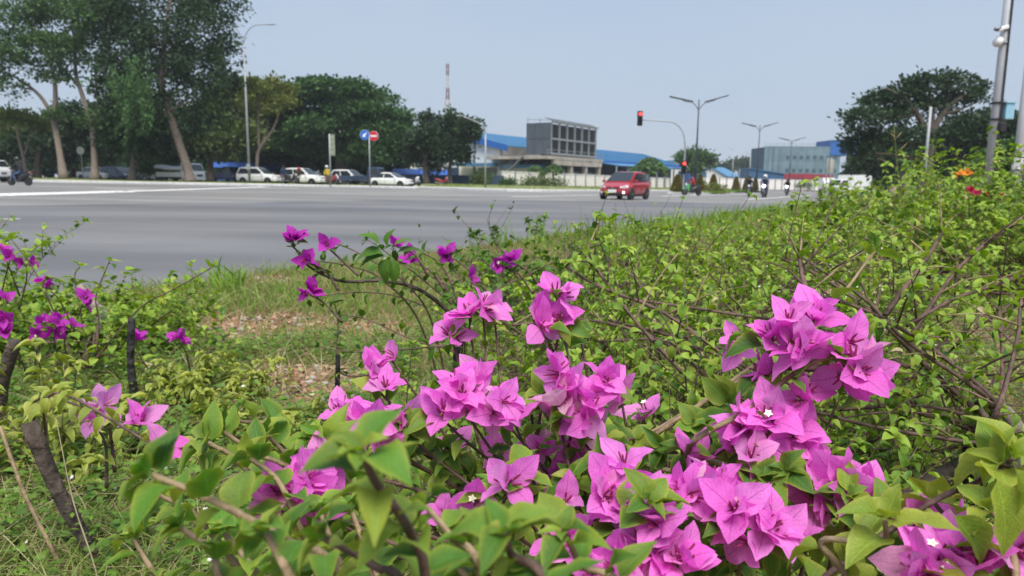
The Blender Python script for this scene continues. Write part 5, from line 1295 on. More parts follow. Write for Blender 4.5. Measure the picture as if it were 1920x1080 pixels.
def pose_stand(bend=0.0, reach=.1):
    c, s_ = math.cos(bend), math.sin(bend)
    def up(x, z): return (x * c + z * s_, z * c - x * s_)
    J = {}
    for n_, x, z in (('pelvis', 0, 0), ('waist', 0, .16), ('chest', .01, .38), ('neck', .0, .57), ('head', .03, .68), ('crown', .03, .80)):
        a, b = up(x, z); J[n_] = (a, 0, .90 + b)
    for q, y in (('L', 1), ('R', -1)):
        for n_, x, z in (('sh', 0, .48), ('el', .04, .20), ('wr', .12 + reach, -.02), ('ha', .16 + reach, -.08)):
            a, b = up(x, z); J[n_ + q] = (a, y * (.19 if n_ == 'sh' else .24), .90 + b)
        J.update({'hip' + q: (0, y * .10, .86), 'kn' + q: (.03, y * .11, .48), 'an' + q: (-.01, y * .12, .09), 'to' + q: (.14, y * .13, .045)})
    return J

# ------------------------------------------------------------------ motorbikes
def motorbike(label, loc, rz, m, group=None, lit=False, front_m=None):
    o = thing('motorbike', label, 'motorbike', loc, rz, group); r = .28
    for x in (-.62, .62):
        w = MB().lathe((x, -.05, r), (0, 1, 0), [(r * .72, 0), (r * .95, .0), (r, .03), (r, .07), (r * .95, .1), (r * .72, .1)], 20).build('wheel', RUB, o)
        b = MB().lathe((x, -.045, r), (0, 1, 0), [(.06, 0), (.06, .09)], 12)
        for k in range(6): a = k * 1.047; b.beam((x, 0, r), (x + math.cos(a) * r * .74, 0, r + math.sin(a) * r * .74), .03, .03)
        b.build('rim', RIM, w)
    def ring(x, w, zb, zt): return [(x, w, zb + .04), (x, w, zt - .05), (x, w * .6, zt), (x, -w * .6, zt), (x, -w, zt - .05), (x, -w, zb + .04), (x, -w * .6, zb), (x, w * .6, zb)]
    MB().loft([ring(-.85, .05, .72, .86), ring(-.6, .12, .52, .80), ring(-.3, .14, .36, .76), ring(0, .12, .30, .60), ring(.2, .10, .32, .52)]).build('tail_body', m, o, smooth=True)
    MB().loft([ring(.18, .16, .34, .56), ring(.30, .19, .38, .90), ring(.42, .17, .50, .98), ring(.50, .10, .66, 1.0)]).build('leg_shield', front_m or m, o, smooth=True)
    MB().loft([ring(-.75, .11, .79, .86), ring(-.4, .14, .765, .84), ring(-.05, .12, .70, .79), ring(.05, .07, .66, .73)]).build('seat', PLA, o, smooth=True)
    b = MB()
    for s_ in (1, -1): b.tube([(.62, s_ * .08, r), (.50, s_ * .08, .70)], .022, 6)
    b.build('fork', CHR, o)
    MB().tube([(.40, .34, 1.03), (.46, .16, 1.0), (.48, 0, .98), (.46, -.16, 1.0), (.40, -.34, 1.03)], .016, 6).build('handlebar', PLA, o)
    MB().loft([ring(.78, .05, .50, .55), ring(.62, .075, .55, .61), ring(.42, .06, .50, .56)]).build('front_fender', front_m or m, o, smooth=True)
    MB().lathe((.47, 0, .88), (1, 0, .1), [(.09, 0), (.10, .05), (.085, .09), (.02, .10)], 14).build('headlight', LIT if lit else LMP, o)
    MB().box((-.88, 0, .78), (.05, .16, .09)).build('tail_light', RLM, o, bevel=.01)
    MB().box((-.90, 0, .62), (.012, .22, .12)).build('plate', PLK, o)
    MB().tube([(-.1, -.15, .28), (-.5, -.17, .34), (-.85, -.17, .42)], [.03, .05, .045], 8).build('exhaust', CHR, o)
    MB().span((-.25, -.13, .22), (.15, .13, .40)).build('engine', PLA, o, bevel=.03)
    for s_ in (1, -1):
        MB().tube([(.42, s_ * .26, 1.02), (.44, s_ * .30, 1.16)], .006, 4).build('mirror_stem', PLA, o); MB().box((.44, s_ * .30, 1.19), (.02, .10, .07)).build('mirror', PLA, o)
    return o
def rider(lab_b, lab_p, loc, rz, m, top, low, helmet, lit=False, lean=.12, front_m=None):
    motorbike(lab_b, loc, rz, m, 'motorbikes with riders', lit, front_m)
    person(lab_p, loc, rz, pose_ride(lean), top, low, helmet)
M_BK = paint('bike_black', (.02, .02, .024)); M_BG = paint('bike_green', (.10, .42, .12)); M_BW = paint('bike_white', (.55, .55, .56)); M_BR = paint('bike_red', (.30, .03, .04))
p = gh(38, 348); rider('dark scooter ridden away at the left edge behind the white suv', 'person in dark jacket and jeans riding the left scooter', p, R(168), M_BK, C_BLK, C_JEAN, 'black', False, .08)
p = gp(1432, 54.5, 0); rider('black motorbike with bright white headlight, middle of the three oncoming', 'person in navy jacket and pale helmet riding the middle oncoming motorbike', p, R(-118), M_BK, C_NVY, C_BLK, 'white', True)
p = gp(1403, 60, 0); rider('black motorbike leftmost of the three oncoming, its lamp dark', 'person in black riding the leftmost oncoming motorbike', p, R(-112), M_BK, C_BLK, C_BLK, 'black', False)
p = gp(1474, 74, 0); rider('farthest oncoming motorbike with lit headlight', 'person in dark clothes riding the farthest oncoming motorbike', p, R(-115), M_BK, C_BLK, C_GRY, 'black', True)
p = gp(1295, 58.5, 0); motorbike('motorbike with green front parked at the median end', p, R(-165), M_BK, None, False, M_BG)
person('person in red top sitting on the green fronted motorbike', p, R(-165), pose_ride(.05), C_RED, C_BLK, None)
person('man in brown bending beside the white suv', gp(557, 67.4, .2), R(-60), pose_stand(.75, .05), C_BRN, C_BRN, 'red')
person('person in dark blue standing at the left of the bending man', gp(530, 67.3, .2), R(-70), pose_stand(.25), C_NVY, C_JEAN, None)
motorbike('dark motorbike parked before the white suv with the bending man', gp(545, 66.9, .2), R(-20), M_BK, 'motorbikes parked under the trees')
motorbike('motorbike with red tail parked at the panel sign', gp(622, 67.6, .2), R(-30), M_BR, 'motorbikes parked under the trees')
person('traffic warden in yellow vest and white helmet by the panel sign', gp(612, 67.4, .2), R(-100), pose_stand(.05), C_YEL, C_BRN, 'white')
motorbike('dark motorbike parked beside the white sedan under the signs', gp(777, 69.5, .15), R(-50), M_BK, 'motorbikes parked under the trees', front_m=M_BW)
motorbike('fallen looking dark motorbike in the grass by the navy fence', gp(828, 80, .2), R(10), M_BR, 'motorbikes parked under the trees')

# ------------------------------------------------------------------ street furniture
PG = mat('pole_galvanised', (.33, .345, .365), .5, var=.1, scale=3, metal=.2); PD = mat('pole_dark', (.045, .055, .065), .5, var=.1, scale=3); PW = mat('pole_pale', (.40, .415, .44), .5, var=.08, scale=3)
SB = mat('sign_blue', (.02, .14, .55), .4, var=.03); SR = mat('sign_red', (.55, .02, .03), .4, var=.03); SW = mat('sign_white', (.78, .78, .78), .4, var=.03); SGB = mat('sign_back', (.36, .38, .37), .5, var=.06)
TRED = mat('signal_red_lit', (.9, .05, .03), .3, emit=(1, .04, .03), estr=3.0); TOFF = mat('signal_off', (.02, .03, .02), .3)
def pole(name, label, cat, a, b, r0, r1, m, n=10):
    o = thing(name, label, cat, a); MB().tube([(0, 0, 0), (b - a) * .5, b - a], [r0, (r0 + r1) / 2, r1], n).build('pole', m, o, smooth=True); return o, b - a
def up_to(a, py, px=None):
    """top of a pole standing at a whose top is seen at row py"""
    d = a.y
    lo = a.copy(); 
    v = _M.transposed() @ (a - CAMP); q = pt(960 + v.x / -v.z * FPX if px is None else px, py, -v.z)
    return Vector((a.x, a.y, q.z))
# left tall twin arm lamp
a = foot(468, 340, 66); a.z -= .0; t = up_to(a, 88)
o, h = pole('street_lamp', 'tall grey lamp post with two curved arms before the rain tree', 'street lamp', a, t, .13, .075, PG)
for s_, ln in ((1, 2.3), (-1, 1.9)):
    S = cr([h, h + Vector((s_ * .35, 0, .9)), h + Vector((s_ * 1.0, 0, 1.5)), h + Vector((s_ * ln, 0, 1.65))], 5); MB().tube(S, .05, 6).build('arm', PG, o, smooth=True)
    MB().box(S[-1] + Vector((s_ * .25, 0, -.02)), (.75, .2, .10)).build('lamp_head', PG, o, bevel=.03)
MB().box((0, -.16, 1.6), (.3, .2, .5)).build('box', PG, o)
# curved arm lamp on the corner
a = gp(908, 66.5, .2); t = up_to(a, 252); o, h = pole('street_lamp', 'grey lamp post with single arm bending left on the corner grass', 'street lamp', a, t, .10, .07, PG)
S = cr([h, h + Vector((-.15, 0, .6)), h + Vector((-.8, 0, 1.05)), h + Vector((-2.1, 0, 1.55))], 5); MB().tube(S, .05, 6).build('arm', PG, o, smooth=True); MB().box(S[-1] + Vector((-.25, 0, .05)), (.7, .2, .09)).build('lamp_head', PG, o, bevel=.03)
# winged double lamps along the median
def twin(label, px, y, py_top, w, lift=.2):
    a = gp(px, y, lift); t = up_to(a, py_top); o, h = pole('street_lamp', label, 'street lamp', a, t, .11, .06, PD); o['group'] = 'winged double lamps along the median'
    for s_ in (1, -1):
        S = cr([h + Vector((0, 0, -.95)), h + Vector((s_ * .25, 0, -.55)), h + Vector((s_ * .75, .0, -.12))], 4); MB().tube(S, .035, 6).build('arm', PD, o)
        d = Vector((s_ * 1, 0, .28 if s_ > 0 else .20)).normalized(); MB().beam(S[-1] - d * .2, S[-1] + d * w, .34, .10).build('lamp_panel', PD, o, bevel=.02)
        MB().beam(S[-1] + d * .02 + Vector((0, 0, -.10)), S[-1] + d * .75 + Vector((0, 0, -.10)), .24, .08).build('lamp_head', PG, o)
    return o
twin('nearest winged double lamp on dark pole beside the arm signal', 1301, 66, 190, 1.95)
twin('second winged double lamp along the median', 1416, 104, 236, 1.9)
twin('third winged double lamp, in front of the teal netted building', 1477, 138, 262, 1.9, .05)
for lab, px, y, py in (('far thin lamp post at the skyline left of the second winged lamp', 1370, 210, 283), ('faint far lamp post before the teal netted building edge', 1402, 200, 292)):
    a = gp(px, y, .05); t = up_to(a, py); o, h = pole('street_lamp', lab, 'street lamp', a, t, .16, .10, PG); S = cr([h, h + Vector((-.6, 0, .5)), h + Vector((-1.9, 0, .7))], 4); MB().tube(S, .07, 5).build('arm', PG, o)
# signal on a mast arm
a = gp(1279, 62, .1); o = thing('traffic_signal', 'traffic signal hanging on long curved mast arm, red light on', 'traffic light', a)
t = up_to(a, 256) - a; hz = t.z
S = cr([(0, 0, 0), (0, 0, hz * .55), (0, 0, hz * .85), (-.28, 0, hz * 1.08), (-1.0, 0, hz * 1.22), (-2.0, 0, hz * 1.25), (-3.75, 0, hz * 1.27)], 6); MB().tube(S, [.075] * 14 + [.055] * (len(S) - 14), 8).build('mast', PG, o, smooth=True)
def heads(o, c, k=1.0):
    b = MB().box(c, (.30 * k, .22, 1.02 * k)).build('housing', PLA, o, bevel=.04)
    MB().box(c + Vector((0, .13, 0)), (.44 * k, .02, 1.18 * k)).build('backplate', PLA, o, bevel=.02)
    for i, m in enumerate((TRED, TOFF, TOFF)):
        z = (.33 - .33 * i) * k; q = MB().lathe(c + Vector((0, -.11, z)), (0, -1, 0), [(.125 * k, 0), (.11 * k, .025), (.04 * k, .04)], 14).build('lens', m, o)
        MB().lathe(c + Vector((0, -.11, z)), (0, -1, 0), [(.14 * k, .0), (.145 * k, .2), (.135 * k, .2), (.13 * k, .0)], 14).build('hood', PLA, o) if i else MB().box(c + Vector((0, -.2, z + .15 * k)), (.26 * k, .22, .02)).build('hood', PLA, o)
heads(o, S[-1] + Vector((-.18, -.05, .12)), 1.05)
o = thing('traffic_signal', 'lower traffic signal mounted on the mast pole, red light on', 'traffic light', a + Vector((-.02, -.15, 1.65))); heads(o, Vector((-.05, -.10, .6)), .95); MB().box((0, .05, .6), (.08, .3, .3)).build('bracket', PG, o)
# round signs on one pole
a = foot(694, 344, 65); t = up_to(a, 258); o, h = pole('sign_post', 'pole carrying the round blue and red traffic signs', 'sign post', a, t, .05, .05, PG)
def round_sign(name, label, c, r, m, arrow):
    o = thing(name, label, 'traffic sign', c, R(-8)); MB().lathe((0, 0, 0), (0, -1, 0), [(r, 0), (r, .03)], 28).build('disc', m, o); MB().lathe((0, .012, 0), (0, -1, 0), [(r * 1.04, 0), (r * 1.04, .03)], 28).build('rim', SW, o)
    if arrow:
        d = Vector((-.707, 0, -.707)); n = Vector((.707, 0, -.707)); z = Vector((0, -.034, 0)); b = MB()
        b.prism([z - d * r * .62 + n * r * .13, z + d * r * .10 + n * r * .13, z + d * r * .10 - n * r * .13, z - d * r * .62 - n * r * .13], (0, -.006, 0))
        b.prism([z + d * r * .68, z + d * r * .0 + n * r * .46 , z + d * r * .0 - n * r * .46], (0, -.007, 0)); b.build('arrow', SW, o)
    else: MB().box((0, -.036, 0), (r * 1.45, .008, r * .34)).build('bar', SW, o)
rs = .44
round_sign('keep_left_sign', 'round blue sign with white arrow pointing down left', pt(684, 253, 64.9), rs, SB, True)
round_sign('no_entry_sign', 'round red no entry sign with white bar', pt(700.5, 255, 64.9), rs, SR, False)
a = foot(620, 346, 63); t = up_to(a, 252); o, h = pole('panel_sign', 'tall narrow grey panel sign seen from behind beside the warden', 'sign', a, t, .07, .06, PG)
b = MB().box(h + Vector((.24, .02, -.95)), (.46, .04, 1.85)).build('panel', mat('panel_greenish', (.20, .25, .19), .5, var=.15), o)
for z in (-.25, -.7, -1.15, -1.6): MB().box(h + Vector((.24, -.006, z)), (.34, .012, .10)).build('stripe', mat('panel_yellowish', (.40, .38, .16), .5), o)
a = foot(156, 336, 70); t = up_to(a, 276); o, h = pole('round_sign', 'round sign seen from its grey back between two trunks', 'sign', a, t, .035, .035, PG); MB().lathe(h + Vector((-.02, -.05, -.35)), (0, -1, 0), [(.38, 0), (.38, .03)], 24).build('disc', SGB, o)
for lab, px, y, top in (('left of two tall narrow signs at the far road end', 1546, 62, 296), ('right of two tall narrow signs at the far road end', 1553, 66, 298)):
    a = gp(px, y, .1); t = up_to(a, top); o, h = pole('panel_sign', lab, 'sign', a, t, .05, .05, PW); MB().box(h + Vector((.12, -.03, -.65)), (.26, .03, 1.25)).build('panel', mat('panel_cream', (.50, .50, .40), .6), o)
# poles at the right
a = foot(1854, 345, 17.5); a.z -= .2; t = up_to(a, -90); o, h = pole('camera_pole', 'thick grey pole with two surveillance cameras at the right edge', 'pole', a, t, .125, .095, PW)
MB().tube([(.02, -.15, 0), (.015, -.14, h.z * .5), (.01, -.125, h.z * .9)], .022, 5).build('cable', PLA, o)
def zat(py): return up_to(a, py).z - a.z
z1, z2, z3 = zat(66), zat(90), zat(212)
MB().beam((0, -.1, z1), (-.34, -.12, z1 - .02), .05, .05).build('bracket', PW, o); MB().beam((-.10, -.22, z1 + .01), (-.42, -.34, z1 - .09), .09, .09).build('camera', SW, o, bevel=.02); MB().beam((-.36, -.31, z1 - .03), (-.46, -.37, z1 - .10), .10, .03).build('camera_hood', PLA, o)
MB().beam((0, -.1, z2), (-.2, -.12, z2 + .02), .05, .05).build('bracket', PW, o); MB().lathe((-.24, -.16, z2 + .06), (-.4, -.2, -1), [(.10, 0), (.11, .10), (.09, .15), (.05, .19)], 14).build('camera', SW, o, smooth=True)
MB().beam((.02, -.1, zat(-8)), (-.3, -.1, zat(-45)), .06, .06).build('bracket', PW, o)
MB().span((.12, -.16, z3 - .20), (.33, .08, z3 + .18)).build('box', mat('box_pale_blue', (.28, .52, .66), .5), o, bevel=.02); MB().span((.105, -.18, z3 + .182), (.35, .10, z3 + .215)).build('box_lid', mat('box_pale_blue', (.28, .52, .66), .5), o)
for z in (z3 + .17, z3 - .22): MB().lathe((0, 0, z), (0, 0, 1), [(.135, 0), (.135, .05)], 14).build('strap', PLA, o)
MB().box((.05, -.18, z3 - .38), (.16, .12, .22)).build('junction_box', PLA, o, bevel=.02)
a = foot(1905, 340, 15); a.z -= .3; t = up_to(a, 60); o, h = pole('pole', 'second grey pole cut by the right edge with white mark', 'pole', a, t, .105, .08, PW)
MB().lathe((0, 0, 1.5), (0, 0, 1), [(.108, 0), (.107, .28)], 12).build('mark', SW, o)
a = foot(1731, 352, 26); t = up_to(a, 203); o, h = pole('pole', 'thin plain grey pole before the large spreading tree', 'pole', a, t, .062, .045, PG)
a = foot(1877, 320, 50); t = up_to(a, 262); o, h = pole('pole', 'short thin pale pole seen between the two grey poles', 'pole', a, t, .07, .05, PW)
# ---- the bushes
class Plant:
    def __init__(s, name, label, cat, x, y, group=None, leafmat=None, T=None, Tkey='leaf', seed=0):
        s.base = Vector((x, y, float(soil(x, y)) - .02))
        s.o = thing(name, label, cat, s.base, 0, group)
        s.r = random.Random(seed * 31 + 5); s.leaves = []; s.lm = leafmat or M_LEAF; s.T = T or LT; s.key = Tkey; s.flowers = 0
        s.branches = 0
    def branch(s, polys, m=None, name='branch', n=5):
        """polys: list of (points, radii): one cane with its twigs, one mesh"""
        b = MB()
        for P, rr in polys: b.tube([p - s.base for p in P], rr, n, cap=True)
        s.branches += 1
        return b.build(name, m or M_TWIG, s.o, smooth=True)
    def leaf(s, p, d, n, size, k=None, m=None):
        if m is None and s.lm is M_LEAF:
            u = s.r.random(); m = M_LEAF if u < .78 else (M_LEAFD if u < .91 else (M_LEAFY if u < .988 else M_DRY))
        s.leaves.append((p, d, n, size, s.r.randrange(len(s.T)) if k is None else k, m or s.lm))
    def leaves_on(s, P, t0, t1, step, size, droop=.25, spread=1.0, m=None, jitter=.5):
        """leaves at the nodes of a shoot P between fractions t0..t1"""
        r = s.r; Ls = [0]
        for a, b in zip(P, P[1:]): Ls.append(Ls[-1] + (b - a).length)
        tot = Ls[-1]; q = t0 * tot; az = r.random() * 6.28; i = 0
        while q < t1 * tot:
            while i < len(P) - 2 and Ls[i + 1] < q: i += 1
            f = (q - Ls[i]) / max(1e-6, Ls[i + 1] - Ls[i]); p = P[i].lerp(P[i + 1], min(1, f)); t = (P[i + 1] - P[i]).normalized()
            a = t.orthogonal().normalized(); b = t.cross(a)
            rad = a * math.cos(az) + b * math.sin(az)
            d = (t * .55 + rad * spread + Vector((0, 0, .25 - droop)) + Vector((r.uniform(-1, 1), r.uniform(-1, 1), r.uniform(-.5, 1))) * .25 * jitter)
            n = Vector((r.uniform(-.4, .4), r.uniform(-.4, .4), 1.0)) + t * .2
            s.leaf(p, d, n, size * r.uniform(.65, 1.15), m=m)
            az += 2.4 + r.uniform(-.4, .4); q += step * r.uniform(.6, 1.4)
    def rosette(s, p, t, n, size, m=None):
        r = s.r; a = t.orthogonal().normalized(); b = t.cross(a); az = r.random() * 6
        for k in range(n):
            w = az + 2.4 * k; e = .35 + .5 * k / n
            d = t * (1.1 - e) + (a * math.cos(w) + b * math.sin(w)) * e
            s.leaf(p, d, t + Vector((0, 0, .6)), size * (.45 + .6 * k / n) * r.uniform(.85, 1.15), m=m)
    def shoot(s, pts, r0=.003, r1=.0012, size=.035, step=.02, t0=.45, tip=5, m=None, wood=None, droop=.25, from_base=True, dens=6):
        """a cane through the given points (from the plant's foot), its leaves and the rosette at its tip"""
        pts = [Vector(p) for p in pts]
        if from_base:
            a, b = s.base, pts[0]
            mid = a.lerp(b, .5) + Vector((0, 0, .10 + .25 * (b - a).length)) * .5
            pts = [a, mid] + pts
        P = cr(pts, dens); rr = [r0 + (r1 - r0) * i / (len(P) - 1) for i in range(len(P))]
        s.branch([(P, rr)], wood)
        s.leaves_on(P, t0, 1.0, step, size, droop, m=m)
        if tip: s.rosette(P[-1], (P[-1] - P[-2]).normalized(), tip, size, m)
        return P
    def flower(s, p, axis, size, kind='magenta', star=.15, opened=.6):
        """one flower: three bracts round the tubes"""
        r = s.r; axis = axis.normalized()
        t = axis.orthogonal().normalized()
        q = Matrix((t, axis.cross(t), axis)).transposed().to_4x4()
        q = q @ Matrix.Rotation(r.random() * 6.28, 4, 'Z')
        o = link('flower', tubes(kind, r.random() < star), s.o)
        o.matrix_local = Matrix.Translation(p - s.base) @ q @ Matrix.Scale(size, 4)
        for k in range(3):
            w = k * 2.094 + r.uniform(-.25, .25); op = opened * r.uniform(.65, 1.3)
            d = Vector((math.cos(w) * math.sin(op), math.sin(w) * math.sin(op), math.cos(op)))
            n = Vector((-math.cos(w) * math.cos(op), -math.sin(w) * math.cos(op), math.sin(op)))
            mm = BM[kind]
            if kind == 'magenta':
                u = r.random(); mm = M_BRACTF if u < .03 else (M_BRACTP if u < .08 else M_BRACT)
            i = r.randrange(len(BT))
            c = link('bract', mesh_of(BT, 'bract', i, mm), o)
            c.matrix_local = (Matrix.Translation(Vector((math.cos(w), math.sin(w), 0)) * .03) @ frame(d, n, r.uniform(.85, 1.15)).to_4x4())
        s.flowers += 1
    def cluster(s, px, py, rad_px, d, n, kind='magenta', size=.040, leaves=3, opened=.7, foot=None, lsize=None, star=.15, wood=None):
        """a bunch of flowers about a point of the bush; its twig runs to foot (or towards the plant's foot)"""
        r = s.r; c = pt(px, py, d); R_ = rad_px / FPX * d * 1.12
        tocam = (CAMP - c).normalized()
        core = c - tocam * R_ * .5 - Vector((0, 0, R_ * .5))
        ft = foot if foot is not None else s.base
        mid = core.lerp(ft, .45) + Vector((0, 0, (core - ft).length * .12)) + Vector((r.uniform(-1, 1), r.uniform(-1, 1), 0)) * (core - ft).length * .10
        P = cr([ft, mid, core], 7)
        polys = [(P, [.0034 + (.0013 - .0034) * i / (len(P) - 1) for i in range(len(P))])]
        for k in range(n):
            # directions over the half sphere that looks up and at the camera
            for _ in range(30):
                v = Vector((r.gauss(0, 1), r.gauss(0, 1), r.gauss(0, 1))).normalized()
                if v.dot(tocam) > -.35 and v.z > -.75: break
            q = c + v * R_ * (r.uniform(.15, .75) if n > 1 else .1)
            ax = (v * .8 + tocam * .35 + Vector((0, 0, .35)) + Vector((r.uniform(-1, 1), r.uniform(-1, 1), r.uniform(-1, 1))) * .35).normalized()
            sz = size * r.uniform(.85, 1.15)
            root = q - ax * sz * .25
            s.flower(root, ax, sz, kind, opened=opened, star=star)
            j = core + (root - core) * .4 + Vector((r.uniform(-1, 1), r.uniform(-1, 1), r.uniform(-1, 1))) * R_ * .1
            polys.append(([core, j, root], [.0011, .0009, .0007]))
        s.branch(polys, wood, name='twig')
        ls = lsize or size * .95
        for k in range(leaves):
            v = Vector((r.gauss(0, 1), r.gauss(0, 1), r.gauss(0, .6))).normalized()
            s.leaf(core + v * R_ * .4, v + tocam * .2, Vector((0, 0, 1)) + tocam * .5, ls * r.uniform(.7, 1.2))
        s.leaves_on(P, .45, .97, ls * .8, ls * .9)
    def canes(s, n, length, elev=(35, 80), r0=.0032, droop=.9, shoots=4, sh_len=(.08, .26), leaf=.03, lstep=.016, az=None, bare=.35, old=.0, kink=.18, wood=None, up=.35, tl=.12, tipn=(3, 5)):
        """n arching canes from the foot with side shoots; leaves mostly on the shoots and on the outer half"""
        r = s.r
        for k in range(n):
            a = r.uniform(*az) if az else (k + r.random()) / n * 6.283
            el = R(r.uniform(*elev)); d = Vector((math.cos(a) * math.cos(el), math.sin(a) * math.cos(el), math.sin(el)))
            Lc = length * r.uniform(.65, 1.2); st = .045; m = max(4, int(Lc / st))
            p = s.base + Vector((r.uniform(-.04, .04), r.uniform(-.04, .04), 0)); P = [p.copy()]; Dd = []
            for i in range(m):
                d = (d + Vector((0, 0, -1)) * droop * st * (.4 + 1.2 * i / m) + Vector((r.gauss(0, 1), r.gauss(0, 1), r.gauss(0, 1))) * kink * .35).normalized()
                p = p + d * st
                if p.z < s.base.z + .05 and i > 3: d.z = abs(d.z) * .3; p.z = s.base.z + .05
                P.append(p.copy()); Dd.append(d.copy())
            rr = [max(.0009, r0 * r.uniform(.7, 1.2) * 1.0)] * 1
            ra = r0 * r.uniform(.65, 1.2); rr = [ra + (.0010 - ra) * i / m for i in range(m + 1)]
            polys = [(P, rr)]
            if r.random() > bare * .4: s.leaves_on(P, bare, 1.0, lstep * 1.6, leaf)
            for j in range(shoots if not isinstance(shoots, tuple) else r.randint(*shoots)):
                f = r.uniform(.25, 1.0); i = min(m - 1, int(f * m))
                rad = Vector((r.gauss(0, 1), r.gauss(0, 1), 0)).normalized()
                dd = (Dd[i] * .5 + rad * .6 + Vector((0, 0, up + r.uniform(0, .9)))).normalized()
                q = P[i + 1].copy(); S = [q.copy()]; ln = r.uniform(*sh_len); ns = max(3, int(ln / .035))
                for _ in range(ns):
                    dd = (dd + Vector((r.gauss(0, 1), r.gauss(0, 1), r.gauss(0, 1) - .12)) * .10).normalized()
                    q = q + dd * ln / ns; S.append(q.copy())
                polys.append((S, [.0014 + (.0007 - .0014) * i2 / ns for i2 in range(ns + 1)]))
                s.leaves_on(S, tl, 1.0, lstep, leaf, droop=.1)
                s.rosette(S[-1], dd, r.randint(*tipn), leaf * .95)
            s.branch(polys, wood)
    def done(s, limit=300, minpx=9.5):
        """the largest leaves one by one, the others joined"""
        L_ = s.leaves
        if not L_: return s
        def app(l):
            c = l[0] - CAMP; return l[3] * FPX / max(.05, c.length)
        def inframe(l):
            v = _M.transposed() @ (l[0] - CAMP)
            if v.z > -.03: return False
            return abs(v.x / -v.z) < .76 and abs(v.y / -v.z) < .46
        order = sorted(range(len(L_)), key=lambda i: (-inframe(L_[i]), -app(L_[i])))
        single = [i for i in order[:limit] if app(L_[i]) >= minpx and inframe(L_[i])]
        sset = set(single)
        for i in single:
            p, d, n, size, k, m = L_[i]
            o = link('leaf', mesh_of(s.T, s.key, k, m), s.o)
            o.matrix_local = Matrix.Translation(p - s.base) @ frame(d, n, size).to_4x4()
        rest = [L_[i] for i in range(len(L_)) if i not in sset]
        bym = {}
        for l in rest: bym.setdefault(l[5].name, []).append(l)
        for mn, ls in bym.items():
            me = leaves_mesh(ls, s.T, s.base)
            o = link('foliage', me, s.o); o['kind'] = 'stuff'
        return s

BG = 'bougainvillea bushes of the near verge'

# ---- A: the flowering bush in front of the camera
A = Plant('bougainvillea', 'large bougainvillea bush covered in pink magenta bracts, closest to the camera', 'flowering bush', .12, .78, BG, M_LEAFN, LTN, 'leaf', 1)
for c in [  # px, py, radius px, depth, flowers
    (1000, 588, 22, .80, 2), (1045, 555, 24, .80, 2), (1050, 600, 20, .80, 2), (1020, 610, 16, .79, 1), (880, 590, 40, .82, 3), (905, 575, 22, .82, 2), (850, 632, 24, .82, 2), (925, 572, 14, .84, 1), (690, 690, 40, .80, 3), (735, 665, 20, .82, 1), (725, 728, 28, .78, 2),
    (650, 785, 36, .70, 3), (700, 790, 50, .69, 5), (750, 785, 36, .70, 3), (830, 770, 30, .69, 2), (870, 740, 48, .70, 5), (930, 750, 52, .70, 5), (900, 715, 26, .72, 2), (965, 780, 26, .70, 1),
    (1050, 690, 26, .72, 2), (1080, 735, 40, .72, 4), (1130, 715, 34, .73, 3), (1100, 770, 32, .71, 3), (1165, 735, 20, .73, 1), (1045, 760, 20, .72, 1),
    (1210, 772, 16, .78, 1), (1095, 835, 34, .76, 3), (935, 835, 26, .80, 2), (1060, 880, 24, .76, 2), (1010, 840, 24, .78, 2), (850, 835, 20, .78, 1), (1000, 870, 20, .78, 1),
    (560, 905, 46, .55, 4), (600, 870, 30, .58, 2), (525, 930, 26, .55, 2), (590, 940, 26, .56, 2), (955, 905, 36, .56, 2), (890, 935, 22, .58, 1), (830, 965, 20, .6, 1), (1060, 935, 22, .62, 1),
    (1165, 890, 42, .60, 4), (1130, 940, 34, .58, 3), (1190, 960, 50, .56, 5), (1240, 985, 40, .54, 3), (1285, 925, 44, .58, 4), (1340, 915, 36, .60, 3), (1390, 925, 34, .60, 3), (1375, 960, 40, .57, 3), (1440, 990, 44, .55, 4), (1480, 1010, 24, .55, 1), (1400, 1000, 28, .56, 2),
    (1080, 1000, 34, .56, 3), (1045, 1020, 20, .56, 1), (1210, 1030, 42, .54, 4), (1160, 1060, 36, .52, 3), (1270, 1050, 36, .53, 3), (1110, 1065, 24, .52, 1)]:
    kind = 'magenta'
    if c[3] > .755 and c[1] > 820: kind = 'magenta'
    A.cluster(c[0], c[1], c[2], c[3] + A.r.uniform(-.01, .01), int(c[4] * 1.15 + .5), kind, size=.030, leaves=1 if c[4] < 3 else 2, lsize=.032, opened=.85, star=.05)
A.cluster(1100, 805, 20, .74, 1, 'faded', size=.036, leaves=0)
A.cluster(1042, 745, 12, .70, 1, 'faded', size=.038, leaves=0)
# its own leafy shoots between the flowers
for (p0, p1, n) in [((1150, 1010), (1215, 945), .53), ((1090, 640), (1060, 610), .80), ((1400, 1010), (1440, 905), .60), ((1330, 840), (1300, 800), .70), ((1000, 800), (1010, 740), .74), ((780, 840), (760, 800), .70), ((660, 880), (620, 840), .60), ((930, 1000), (975, 890), .58), ((1290, 860), (1240, 840), .70), ((1190, 830), (1140, 860), .66), ((850, 900), (830, 845), .74), ((960, 900), (930, 870), .8), ((1320, 1060), (1290, 1000), .6), ((1100, 930), (1075, 900), .7)]:
    A.shoot([pt(p0[0], p0[1], n + .06), pt(p1[0], p1[1], n)], size=.040, step=.017, t0=.62, tip=6, m=M_LEAFN)
A.canes(14, .5, elev=(10, 45), shoots=4, leaf=.030, lstep=.02, az=(.2, 2.9), bare=.4, up=.1)
A.done()

